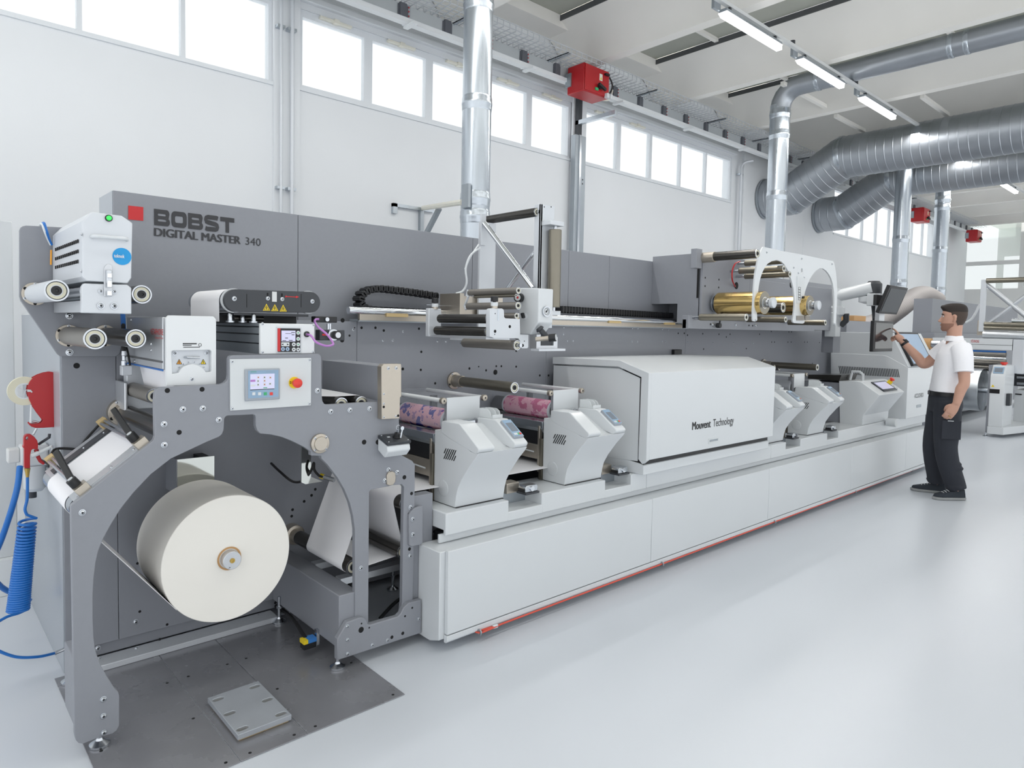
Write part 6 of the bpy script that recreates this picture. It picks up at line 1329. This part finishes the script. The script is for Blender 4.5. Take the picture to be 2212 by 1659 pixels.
MB().tube([A_ + V((.03,-.05,-.3)), A_ + V((.03,-.1,-.25)), A_ + V((.02,-.1,-.18))], .03, n=12).build('arm_cover', 'dark_plastic', ma)
MB().box(A_.x - .02, A_.x + .16, A_.y + .0, A_.y + .12, 1.3, A_.z - .15).build('mount_post', 'grey', ma, bevel=.004)
pm = at(1899, 660, y=2.52); ztm, zbm = at(1899, 634, y=2.52).z, at(1899, 694, y=2.52).z
MB().box(pm.x - .04, pm.x + .1, 2.50, 2.54, zbm - .05, ztm).build('mast', 'alu', ma); MB().box(pm.x - .05, pm.x + .1, 2.54, 2.62, ztm - .12, ztm).build('mast_head', 'white', ma, bevel=.005)
MB().tube([B_ + V((.0,-.02,-.15)), V((pm.x, 2.56, ztm - .25)), V((pm.x + .02, 2.52, ztm - .22))], .028, n=12).build('arm_cover', 'dark_plastic', ma)
YM = 2.46
m0, m1, m2 = at(1889, 692.5, y=YM), at(1930.5, 694.5, y=YM), at(1886, 760, y=YM)
mo1 = thing('monitor', 'lower dark monitor that the man touches with his finger', 'monitor', V(((m0.x+m1.x)/2, YM, m2.z)), 'dark monitors on the arm')
MB().box(m0.x, m1.x, YM, YM + .035, m2.z, m0.z).build('monitor_body', 'black', mo1, bevel=.006); MB().box(m0.x + .04, m1.x - .012, YM - .002, YM + .001, m2.z + .03, m0.z - .02).build('screen', 'screen_black', mo1)
c4 = [at(1898, 677, x=6.98), at(1924, 617, x=6.98)]; dv = c4[1] - c4[0]
x1m = at(1962, 625, y=c4[1].y).x
nm = V((0, -dv.z, dv.y)).normalized()
mo2 = thing('monitor', 'upper dark monitor tilted forward above the other one', 'monitor', c4[0], 'dark monitors on the arm')
MB().prism([c4[0], V((x1m, c4[0].y, c4[0].z)), V((x1m, c4[1].y, c4[1].z)), c4[1]], nm * -.035 if nm.y < 0 else nm * .035).build('monitor_body', 'black', mo2, bevel=.005)
nf = nm if nm.y < 0 else -nm
i0 = c4[0] + dv*.08 + V((.03,0,0)) + nf*.001; MB().prism([i0, V((x1m - .03, i0.y, i0.z)), V((x1m - .03, i0.y, i0.z)) + dv*.84, i0 + dv*.84], nf * .0015).build('screen', 'screen_black', mo2)
MB().box(7.0, 7.2, c4[0].y + .03, c4[0].y + .06, c4[0].z + .08, c4[1].z - .08).build('rear_cover', 'black', mo2)
# ------------------------------------------------------------------ things behind: box on the housing
p = at(1836, 693, y=3.5); q = at(1862, 683, y=3.5)
tag(MB().box(p.x - .3, q.x + .5, 3.42, 4.2, 0, p.z - .002).build('rear_cabinet', 'grey', bevel=.003), 'grey cabinet behind the monitors with a cardboard box on top', 'cabinet')
tag(MB().box(p.x, q.x, 3.45, 3.7, p.z, q.z).build('cardboard_box', 'kraft', bevel=.003), 'small cardboard box lying behind the monitor arm', 'box')
# ------------------------------------------------------------------ SECOND PRESS (far right)
X2 = 12.2
sd2 = thing('roll_stand', 'white roll stand cabinet with small display and black slot, behind the man', 'roll stand', (12.5, 2.6, 0))
s2 = lambda pts, x=X2: [at(2040 + a/4.145, 560 + b2/4.145, x=x) for a, b2 in pts]
fc = s2([(385,1512),(515,1522),(535,1045),(550,950),(440,945),(410,1040)])
b = [at(2133.0, 924, x=X2), at(2164.3, 927, x=X2)]
yl2, yr2 = b[0].y, b[1].y
zt2_, zs2, zb2_ = at(2160, 789, x=X2 + .1).z, at(2150, 811, x=X2).z, .16
pr = [V((X2, yr2, zb2_)), V((X2, yr2, zs2)), V((X2 + .10, yr2, zt2_)), V((X2 + .55, yr2, zt2_)), V((X2 + .55, yr2, zb2_))]
MB().prism(pr, (0, yl2 - yr2, 0)).build('cabinet_body', 'white', sd2, bevel=.006)
MB().box(X2 + .02, X2 + .6, yl2, yl2 + .03, .06, zt2_ - .0).build('side_plate', 'grey', sd2)
MB().prism([V((X2 - .02, yl2, .05)), V((X2 - .02, yr2 - .02, .05)), V((X2 + 1.2, yr2 - .3, .05)), V((X2 + 1.2, yl2, .05))], (0, 0, .11)).build('foot_plate', 'white', sd2, bevel=.003)
leveler(sd2, X2 + .02, yl2 + .02, 0, .06, .04); leveler(sd2, X2 + .9, yr2 - .1, 0, .06, .03)
su = (pr[2] - pr[1]).normalized(); nn = V((-su.z, 0, su.x)); cc_ = (pr[1] + pr[2])/2 + V((0, (yl2 - yr2)/2, 0))
d = MB().obox(cc_ + nn*.004, (0,1,0), su, nn, (yl2-yr2)*.7, (pr[2]-pr[1]).length*.62, .008).build('display', 'hmi_blue', sd2); MB().obox(cc_ + nn*.009, (0,1,0), su, nn, (yl2-yr2)*.55, (pr[2]-pr[1]).length*.4, .002).build('screen', 'screen_grey', d)
p = at(2167, 789, x=X2 + .15); MB().lathe((X2 + .2, p.y, zt2_), (0,0,1), [(0,.03),(.02,.03),(.022,.045),(.045,.045)], 18).build('stop_button', 'red_button', sd2)
a, b2 = at(2141, 840, x=X2 - .002), at(2159, 850.5, x=X2 - .002); MB().box(X2 - .004, X2 + .001, b2.y, yl2, b2.z, a.z).build('arm_slot', 'hole', sd2)
q = s2([(418,1143),(450,1143),(434,1122)], X2 - .003); MB().prism(q, (-.002,0,0)).build('warning_triangle', 'yellow', sd2)
p = at(2040 + 560/4.145, 560 + 1255/4.145, y=yr2); MB().box(p.x - .06, p.x + .06, yr2 - .05, yr2, p.z - .09, p.z + .09).build('door_lock', 'dark_plastic', sd2, bevel=.006)
sr = thing('silver_roll', 'large shiny silver foil roll partly hidden behind the man', 'foil roll', (12.55, 3.0, .3))
nc = at(2124, 842, x=12.55); rr3 = (at(2110, 796, x=12.55).z - at(2110, 887, x=12.55).z)/2; zc3 = (at(2110, 796, x=12.55).z + at(2110, 887, x=12.55).z)/2
MB().cyl((12.55, nc.y, zc3), (12.55, nc.y + .62, zc3), rr3, n=64).build('foil', 'foil', sr, bevel=.004); MB().lathe((12.55, nc.y - .001, zc3), (0,-1,0), [(0,rr3*.97),(.002,rr3*.2)], 48).build('roll_end', 'galv', sr); MB().cyl((12.55, yl2 - .02, zc3), (12.55, nc.y, zc3), .045, n=20).build('shaft', 'steel', sr); MB().cyl((12.55, nc.y + .6, zc3), (12.55, 3.6, zc3), .05, n=16).build('shaft', 'steel', sr)
p2 = thing('second_press', 'second press behind the man with crossed rods, white treater and grey housing', 'printing press', (14, 3.2, 0))
MB().box(12.9, 19, 3.62, 4.4, .1, 1.55).build('rear_frame', 'grey', p2); 
for x0, x1 in ((13.0, 14.6), (14.605, 16.2), (16.205, 19)): MB().box(x0, x1, 3.7, 3.98, 1.55, 2.12).build('housing_panel', 'grey_dark', p2, bevel=.003)
tlx = 12.75
a, b2 = at(2096, 731, x=tlx), at(2186, 757, x=tlx); MB().box(tlx, tlx + .25, b2.y, 3.6, b2.z, a.z).build('treater_box', 'white', p2, bevel=.004); MB().box(tlx - .002, tlx + .2, b2.y, 3.6, (a.z*.45 + b2.z*.55) - .003, (a.z*.45 + b2.z*.55) + .003).build('seam', 'dark_gap', p2)
MB().box(tlx + .0, tlx + .25, b2.y - .14, b2.y - .01, b2.z - .35, a.z).build('side_post', 'alu_paint', p2)
a1, b1 = at(2097, 740, x=tlx - .002), at(2115, 740, x=tlx - .002); text(p2, 'VETAPHONE', a1, V((a1.x, b1.y, a1.z)), (0,0,.045), 'red_sign', nrm=(-1,0,0))
for i, (py, m, r) in enumerate(((761,'blue_hose',.02), (766,'roller_grey',.035), (775,'chrome',.03), (781,'roller_grey',.03), (787,'roller_black',.04), (797,'roller_black',.05))):
    q = at(2172, py, x=tlx); roller(p2, tlx + .05, q.z, q.y, 3.6, r, m, cap=False)
px_ = [(2128, 604), (2126, 712)]
t0, t1 = at(2128.5, 604, x=12.9), at(2126, 716, x=12.9)
MB().box(12.88, 12.93, t0.y - .02, t0.y + .05, t1.z, t0.z).build('rod_post', 'alu_paint', p2)
for (pa, pb, r, m) in (((2131,606.5),(2240,603),.04,'roller_bronze'), ((2126,700),(2240,702),.035,'roller_bronze'), ((2126,708),(2240,711),.035,'roller_bronze'), ((2186,692),(2240,693),.03,'chrome'), ((2124,722),(2240,726),.06,'alu')):
    MB().cyl(at(pa[0], pa[1], x=12.9), at(pb[0], pb[1], x=12.9), r, n=20).build('cross_roller', m, p2)
for (pa, pb, r) in (((2131,614),(2240,703),.035), ((2138,697),(2240,620),.03)): MB().cyl(at(pa[0], pa[1], x=12.95), at(pb[0], pb[1], x=12.95), r, n=16).build('cross_rod', 'alu', p2)
MB().tube(smooth_path([at(2126, 654, x=13.2), at(2116, 660, x=13.2), at(2108, 675, x=13.2), at(2098, 690, x=13.2), at(2086, 697, x=13.2)]), .02, n=8).build('air_line', 'white', p2)
a, b2 = at(2112, 692, x=12.95), at(2124, 724, x=12.95); MB().box(12.95, 13.05, b2.y, a.y, b2.z, a.z).build('carriage_plate', 'nickel', p2)
pu = thing('second_press_unit', 'white console and base of the second press at the right edge', 'press unit', (13.6, 2.2, 0))
for (pa, pb, x, dx, m, n_) in (((2192,842),(2260,925),13.3,2.,'white','unit_base'), ((2201,772),(2260,798),13.3,.5,'white','unit_console'), ((2195,735),(2260,765),13.5,.5,'alu','roller_block'), ((2192,800),(2260,838),13.45,.8,'dark_plastic','unit_core')):
    a, b2 = at(pa[0], pa[1], x=x), at(pb[0], pb[1], x=x); MB().box(x, x + dx, b2.y, a.y, max(b2.z, .05), a.z).build(n_, m, pu, bevel=.004)
a, b2 = at(2193, 850, x=13.29), at(2207, 853.5, x=13.29); MB().box(13.29, 13.3, b2.y, a.y, b2.z, a.z).build('dark_slot', 'hole', pu)
for py in (744, 752): q = at(2196, py, x=13.4); MB().cyl((13.4, q.y, q.z), (13.4, q.y - .7, q.z), .03, n=16).build('roller', 'chrome', pu)
for py in (806, 815, 828): q = at(2197, py, x=13.43); MB().cyl((13.43, q.y, q.z), (13.43, q.y - .5, q.z), .022, n=12).build('roller', 'steel', pu)
MB().box(13.25, 13.3, 1.9, 2.0, 0, .2).build('foot', 'galv', pu)
# kraft core roll of the second press
q = at(1978, 741, x=11.6); t = thing('kraft_roll', 'small brown kraft roll on a shaft between the cabinet and the man', 'paper roll', q)
e = at(2012, 744, x=11.6); MB().cyl((11.6, e.y, (q.z+e.z)/2), (11.6, q.y, (q.z+e.z)/2), .085, n=28).build('kraft_paper', 'kraft', t); MB().cyl((11.6, e.y - .12, (q.z+e.z)/2), (11.6, q.y + 1.0, (q.z+e.z)/2), .055, n=20).build('chuck', 'steel', t)
e2 = at(1995, 757, x=11.6); MB().box(11.55, 11.65, e2.y - .05, e2.y + .1, .9, e2.z + .1).build('support', 'galv', t); MB().box(11.6, 12.0, 3.0, 3.9, .05, .9).build('support_base', 'grey', t)
# ------------------------------------------------------------------ PERSON
Fd = V((-.5, .866, 0)).normalized(); Lf = V((-Fd.y, Fd.x, 0)); Zu = V((0,0,1))
Hd = V((-.22, .975, 0)).normalized(); Hl = V((-Hd.y, Hd.x, 0))
CH = V((7.19, 1.905, 0)); CS = V((7.215, 1.85, 0))
def ering(c, hw_, fr_, bk_, z, fw=Fd, lf=Lf, n=28, p=2.3):
    out = []
    for i in range(n):
        a = 2*math.pi*i/n; ca, sa = math.cos(a), math.sin(a)
        x = math.copysign(abs(ca)**(2/p), ca); y = math.copysign(abs(sa)**(2/p), sa)
        out.append(V((c.x, c.y, z)) + fw*((fr_ if x > 0 else bk_)*x) + lf*(hw_*y))
    return out
def cen(z):
    t_ = max(0, min(1, (z - .95) / .45)); return CH.lerp(CS, t_)
def remeshed(mb, name, mat, parent, vox, sm=3, fac=.5):
    o = mb.build(name, mat, parent)
    r = o.modifiers.new('remesh', 'REMESH'); r.mode = 'VOXEL'; r.voxel_size = vox; r.use_smooth_shade = True
    s_ = o.modifiers.new('smooth', 'SMOOTH'); s_.iterations = sm; s_.factor = fac
    return o
def lerp_path(pts, rs, n=8):
    sp_ = smooth_path(pts, n); k = len(pts) - 1; rr2 = []
    for i in range(len(sp_)):
        t_ = i / n; a = min(int(t_), k - 1); f_ = t_ - a; rr2.append(rs[a]*(1-f_) + rs[a+1]*f_)
    return sp_, rr2
def limb(mb, pts, rs, n=16): p_, r_ = lerp_path(pts, rs); mb.tube(p_, r_, n=n)
# joints
shL = CS + Lf*.178 + Zu*1.405; shR = CS - Lf*.178 + Zu*1.405
elL = at(2083, 826, x=6.99); wrL = at(2066, 873, x=6.97)
tipR = at(1927.5, 709.5, y=2.452); wrR = at(1950, 738, y=2.315); elR = at(1997, 787, y=2.13)
hipL = CH + Lf*.085 + Zu*.90; hipR = CH - Lf*.085 + Zu*.90
knL = V((7.125, 1.86, .49)); anL = V((7.225, 1.785, .085)); knR = V((7.30, 1.995, .49)); anR = V((7.385, 1.985, .085))
fL = (V((7.075,1.931,0)) - V((7.287,1.727,0))).normalized(); fR = (V((7.323,2.186,0)) - V((7.407,1.917,0))).normalized()
hc = V((7.185, 1.868, 1.545))     # chin level point on the head axis
HR = [(-.004,.078,-.045,.018),(.004,.088,-.03,.034),(.02,.094,.0,.046),(.04,.092,.04,.055),(.055,.0955,.062,.060),(.066,.094,.072,.063),(.085,.092,.083,.067),(.11,.090,.092,.071),(.132,.085,.098,.0735),(.152,.091,.101,.0755),(.18,.088,.100,.0755),(.205,.072,.090,.067),(.225,.045,.068,.05),(.235,.012,.035,.024)]
body = MB()
def hring(r, off=0.): return ering(hc, r[3] + off, r[1] + off, r[2] + off, hc.z + r[0], Hd, Hl, 32, 2.25)
body.loft([hring(r) for r in HR])
ns = hc + Zu*.0
body.hexa([ns + Hd*.075 + Hl*.017 + Zu*.078, ns + Hd*.075 - Hl*.017 + Zu*.078, ns + Hd*.108 - Hl*.010 + Zu*.080, ns + Hd*.108 + Hl*.010 + Zu*.080], [ns + Hd*.075 + Hl*.008 + Zu*.142, ns + Hd*.075 - Hl*.008 + Zu*.142, ns + Hd*.094 - Hl*.005 + Zu*.140, ns + Hd*.094 + Hl*.005 + Zu*.140])
body.tube([ns + Hd*.100 + Zu*.082, ns + Hd*.112 + Zu*.090, ns + Hd*.098 + Zu*.115], [.011,.0115,.007], n=10)
for s in (-1, 1):
    e = ns + Hl*s*.074 - Hd*.008 + Zu*.108
    body.tube([e + Zu*-.026 + Hd*.006, e + Zu*-.012 - Hd*.004 + Hl*s*.006, e + Zu*.010 - Hd*.008 + Hl*s*.010, e + Zu*.026 - Hd*.003 + Hl*s*.009, e + Zu*.028 + Hd*.008 + Hl*s*.004], [.008,.010,.011,.010,.008], n=10)
body.tube([ns + Hd*.078 + Zu*.047, ns + Hd*.086 + Zu*.047 ], [.014,.011], n=10)
limb(body, [CS + Zu*1.38 + Fd*.0, CS + Zu*1.45 + Fd*.015, hc - Hd*.012 + Zu*.0, hc - Hd*.015 + Zu*.06], [.085,.062,.058,.058], 20)
TR_ = [(.86,.165,.115,.115),(.95,.165,.11,.11),(1.05,.158,.115,.095),(1.15,.165,.118,.10),(1.25,.178,.118,.105),(1.34,.185,.11,.105),(1.40,.175,.085,.09),(1.45,.10,.055,.06),(1.47,.065,.05,.05)]
body.loft([ering(cen(z), a, b_, c_, z) for z, a, b_, c_ in TR_])
limb(body, [shL, (shL+elL)/2 + Lf*.006, elL, (elL*2+wrL)/3 + Fd*.006, wrL], [.062,.052,.043,.044,.030])
limb(body, [shR, (shR+elR)/2, elR, (elR*2+wrR)/3, wrR], [.062,.052,.043,.044,.029])
for hp3, kn, an in ((hipL, knL, anL), (hipR, knR, anR)): limb(body, [hp3, kn, kn.lerp(an, .35), an], [.088,.058,.052,.034])
for an, fdir in ((anL, fL), (anR, fR)): limb(body, [an, V((an.x, an.y, .06)) + fdir*.01, V((an.x, an.y, .045)) + fdir*.08], [.036,.028,.018])
# left hand hanging, fingers slightly curled
hd_ = V((-.02, .08, -.16)).normalized(); hs = V((-.35, .9, .3)); hs = (hs - hd_*hs.dot(hd_)).normalized(); hn = hd_.cross(hs)
body.loft([[wrL + hd_*t_ + hs*(w_*math.cos(a)) + hn*(d_*math.sin(a)) for a in [2*math.pi*i/14 for i in range(14)]] for t_, w_, d_ in ((-.01,.029,.024),(.02,.036,.021),(.055,.043,.019),(.092,.042,.016),(.10,.036,.012))])
curl = -hn if (-hn).x > 0 else hn
for k, (o_, L_) in enumerate(((.032,.070),(.011,.078),(-.011,.073),(-.031,.058))):
    b0 = wrL + hd_*.088 + hs*o_; limb(body, [b0, b0 + hd_*L_*.42 + curl*.004, b0 + hd_*L_*.72 + curl*.016, b0 + hd_*L_*.92 + curl*.034], [.0098,.0092,.0085,.007], 10)
b0 = wrL + hd_*.03 + hs*.034; limb(body, [b0, b0 + hs*.016 + hd_*.026 + curl*.012, b0 + hs*.012 + hd_*.055 + curl*.026, b0 + hs*.004 + hd_*.074 + curl*.036], [.014,.0115,.010,.008], 10)
# right hand pointing
pd_ = (tipR - wrR).normalized(); up_ = Zu - pd_*Zu.dot(pd_); up_.normalize(); sd3 = pd_.cross(up_)
pk = wrR + pd_*.085
body.loft([[wrR + pd_*t_ + up_*(w_*math.cos(a)) + sd3*(d_*math.sin(a)) for a in [2*math.pi*i/14 for i in range(14)]] for t_, w_, d_ in ((-.01,.026,.027),(.02,.028,.034),(.055,.025,.041),(.09,.022,.041),(.10,.016,.034))])
vis = -sd3 if (-sd3).x < 0 else sd3
i0_ = pk + up_*.008 + sd3*0 ; limb(body, [i0_ - pd_*.01, i0_ + pd_*.035 + up_*.008, (i0_ + tipR)/2 + pd_*.025 + up_*.008, tipR], [.0115,.0105,.0095,.0075], 10)
for k, o_ in enumerate((.0, .018, .034)):
    b0 = pk + vis*(o_*1.0 - .0) - up_*(.006 + .011*k); limb(body, [b0 - pd_*.01, b0 + pd_*.030 - up_*.004, b0 + pd_*.032 - up_*.030, b0 + pd_*.006 - up_*.036], [.0105,.010,.0095,.008], 10)
b0 = wrR + pd_*.03 - up_*.02; limb(body, [b0, b0 + pd_*.03 - up_*.016, b0 + pd_*.055 - up_*.018, b0 + pd_*.075 - up_*.010], [.014,.0115,.010,.008], 10)
man = remeshed(body, 'person', 'skin', None, .0065, 2, .4)
tag(man, 'man in white polo shirt and dark work trousers touching the lower monitor', 'person')
# eyes, brows, beard, hair
for s in (-1, 1):
    e = ns + Hd*.079 + Hl*s*.030 + Zu*.131
    b = MB(); b.use('white'); b.lathe(e - Hd*.008, Hd, [(0,.004),(.004,.010),(.009,.0105),(.013,.007),(.0145,.003)], 14); b.use('black'); b.lathe(e + Hd*.0055, Hd, [(0,.0045),(.0013,.003)], 10); b.build('eye', None, man)
    MB().tube([ns + Hd*.090 + Hl*s*.013 + Zu*.148, ns + Hd*.089 + Hl*s*.034 + Zu*.152, ns + Hd*.074 + Hl*s*.052 + Zu*.147], [.004,.0045,.003], n=8).build('eyebrow', 'hair', man)
MB().tube([ns + Hd*.083 - Hl*.022 + Zu*.052, ns + Hd*.0985 + Zu*.0535, ns + Hd*.083 + Hl*.022 + Zu*.052], [.003,.0055,.003], n=8).build('lips', 'red_wire' if False else 'skin', man)
spec('beard', (146, 108, 92), .8, var=.15, scale=250)
bd_ = []
for r in HR[0:6]:
    rg = hring(r, .0022); bd_.append([q if (q - hc).dot(Hd) > -.005 - r[0]*.1 else V((hc.x, hc.y, q.z)) + (q - V((hc.x, hc.y, q.z)))*.9 for q in rg])
MB().loft(bd_).build('beard', 'beard', man)
def hairring(r, top, back, side):
    out = []
    for q in hring(r): 
        d0 = q - V((hc.x, hc.y, q.z)); f_ = d0.dot(Hd); out.append(V((hc.x, hc.y, q.z)) + d0*(1 + (top if f_ > .03 else back)))
    return out
hm_ = MB(); rings = []
for (z, fr2, bk2, w2) in ((.160,.070,.1035,.0765),(.175,.084,.1055,.0785),(.192,.093,.105,.0785),(.212,.096,.100,.075),(.230,.088,.088,.067),(.243,.064,.068,.052),(.250,.03,.04,.03)):
    rings.append(ering(hc, w2, fr2, bk2, hc.z + z, Hd, Hl, 32, 2.3))
hm_.loft(rings); 
hm_.tube([ns + Hd*.074 - Hl*.045 + Zu*.210, ns + Hd*.086 + Zu*.216, ns + Hd*.074 + Hl*.045 + Zu*.210], [.015,.021,.015], n=10)
remeshed(hm_, 'hair', 'hair', man, .006, 2)
hs_ = MB(); rings = []
for (z, fr2, bk2, w2) in ((.045,-.035,.064,.058),(.07,-.025,.081,.066),(.095,-.016,.0925,.0715),(.12,.014,.100,.0752),(.145,.040,.1045,.0775),(.172,.066,.1045,.078)):
    rings.append(ering(hc, w2, fr2, bk2, hc.z + z, Hd, Hl, 32, 2.3) if fr2 > 0 else [V((hc.x, hc.y, hc.z + z)) + Hd*min((q - hc).dot(Hd), fr2) + Hl*(q - hc).dot(Hl) for q in ering(hc, w2, .05, bk2, hc.z + z, Hd, Hl, 32, 2.3)])
hs_.loft(rings); hs_.build('hair_sides', 'hair_short', man)
# shirt
sh = MB(); SR = [(.985,.178,.128,.122),(1.02,.172,.128,.110),(1.08,.168,.129,.106),(1.15,.174,.130,.112),(1.25,.188,.130,.118),(1.33,.196,.121,.118),(1.385,.190,.098,.104),(1.43,.135,.072,.080),(1.462,.082,.062,.070)]
sh.loft([ering(cen(z), a, b_, c_, z) for z, a, b_, c_ in SR])
slL = shL.lerp(elL, .72); slR = shR.lerp(elR, .62)
limb(sh, [shL - Lf*.03, shL.lerp(elL, .3) + Lf*.008, slL], [.082,.079,.074]); limb(sh, [shR + Lf*.03, shR.lerp(elR, .3), slR], [.082,.079,.072])
shirt = remeshed(sh, 'polo_shirt', 'shirt', man, .009, 4)
co = MB(); nk = V((CS.x, CS.y, 0)) + Fd*.012
co.loft([ering(nk + Fd*dx, a, b_, c_, z) for z, a, b_, c_, dx in ((1.452,.086,.075,.074,0),(1.50,.070,.066,.068,.004),(1.502,.064,.060,.062,.004),(1.46,.066,.06,.06,0))], cap=False); co.build('collar', 'shirt', shirt)
for c_, dirv, r_ in ((slL, (elL - shL).normalized(), .0745), (slR, (elR - shR).normalized(), .0725)): MB().ring(c_ - dirv*.014, dirv, r_ + .001, r_ - .012, .016, 28).build('sleeve_hem', 'shirt', shirt)
pz_ = at(2040.5, 760, x=7.05); 
lg = CS + Fd*.123 + Lf*.09 + Zu*1.305
text(shirt, 'BOBST', lg - Lf*-.028 - Fd*.004, lg - Lf*.022 + Fd*.008, (0,0,.008), 'red_sign', d=.006)
# trousers
tr2 = MB(); tr2.loft([ering(cen(z), a, b_, c_, z) for z, a, b_, c_ in ((.80,.150,.115,.125),(.86,.172,.126,.137),(.92,.172,.126,.130),(.985,.166,.122,.116))])
limb(tr2, [hipL, hipL.lerp(knL, .5) + Lf*.01, knL, knL.lerp(anL, .4) + fL*.012, knL.lerp(anL, .75), V((anL.x, anL.y, .11))], [.112,.108,.092,.088,.084,.080], 22)
limb(tr2, [hipR, hipR.lerp(knR, .5), knR + fR*.01, knR.lerp(anR, .4) + fR*.012, knR.lerp(anR, .75), V((anR.x, anR.y, .11))], [.112,.106,.090,.086,.082,.080], 22)
random.seed(3)
for an, kn, fd_ in ((anL, knL, fL), (anR, knR, fR)):
    for k in range(5):
        z = .13 + .05*k + random.uniform(-.01, .01); t_ = (z - an.z)/(kn.z - an.z); c0 = an.lerp(kn, t_); tilt = random.uniform(-.03, .03)
        a0 = random.uniform(0, 6); tr2.tube([c0 + V((math.cos(a0 + a)*.078, math.sin(a0 + a)*.078, tilt*math.sin(a) )) for a in [i*.4 for i in range(9)]], [.004,.010,.014,.016,.016,.016,.014,.010,.004], n=8)
trs2 = remeshed(tr2, 'work_trousers', 'trousers', man, .009, 2)
MB().obox(hipL + Lf*.108 + Zu*-.24 - Fd*.01, Fd, Zu, Lf, .15, .17, .012).build('cargo_pocket', 'trousers', trs2, bevel=.004); MB().obox(hipL + Lf*.117 + Zu*-.16 - Fd*.0, Fd, Zu, Lf, .045, .006, .004).build('reflective_tab', 'white', trs2)
bt = MB(); bt.loft([ering(cen(z), .174, .130, .124, z) for z in (.952, .990)]); bt.build('belt', 'belt', man)
MB().obox(CH + Fd*.131 + Zu*.971, Lf, Zu, Fd, .045, .034, .008).build('belt_buckle', 'dark_plastic', man)
# shoes
for an, fd_ in ((anL, fL), (anR, fR)):
    sl3 = V((-fd_.y, fd_.x, 0)); c0 = V((an.x, an.y, 0))
    def srow(z, f0, f1, w0): return [c0 + fd_*f_ + sl3*s_ + Zu*z for f_, s_ in [(f0, 0), (f0 + .012, w0*.62), (f0 + .06, w0*.78), (f0*.0 + .08, w0*.9), (f1 - .07, w0*1.05), (f1 - .025, w0*.75), (f1, 0), (f1 - .025, -w0*.75), (f1 - .07, -w0*1.05), (.08, -w0*.9), (f0 + .06, -w0*.78), (f0 + .012, -w0*.62)]]
    s_o = MB().loft([srow(0.002, -.085, .215, .046), srow(.026, -.088, .218, .048)]).build('shoe_sole', 'sole', man, bevel=.004)
    u_ = MB(); u_.loft([srow(.024, -.083, .210, .045), srow(.05, -.080, .200, .043), [c0 + fd_*min(f_, .15) + sl3*s_ + Zu*z for (f_, s_, z) in [(-.07,0,.10),(-.06,.028,.10),(-.02,.036,.098),(.03,.034,.092),(.09,.036,.072),(.14,.024,.062),(.165,0,.058),(.14,-.024,.062),(.09,-.036,.072),(.03,-.034,.092),(-.02,-.036,.098),(-.06,-.028,.10)]]])
    so = remeshed(u_, 'shoe', 'shoe', man, .006, 3)
    for k in range(4): q = c0 + fd_*(.055 + .022*k) + Zu*(.094 - .008*k); MB().tube([q + sl3*.024 - Zu*.006, q + Zu*.003 + fd_*.006, q - sl3*.024 - Zu*.006], .003, n=6).build('shoe_lace', 'lace', so)
MB().ring(wrR - (wrR - elR).normalized()*.035, (wrR - elR).normalized(), .0385, .026, .022, 28).build('watch_strap', 'black', man)
wq = wrR - (wrR - elR).normalized()*.025 + up_*.033; MB().obox(wq, (wrR - elR).normalized(), sd3, up_, .036, .036, .012).build('watch_case', 'black', man, bevel=.003)
fp_ = wrL + hd_*.118 + hs*-.011; MB().ring(fp_, hd_, .0112, .009, .005, 18).build('finger_ring', 'brass', man)
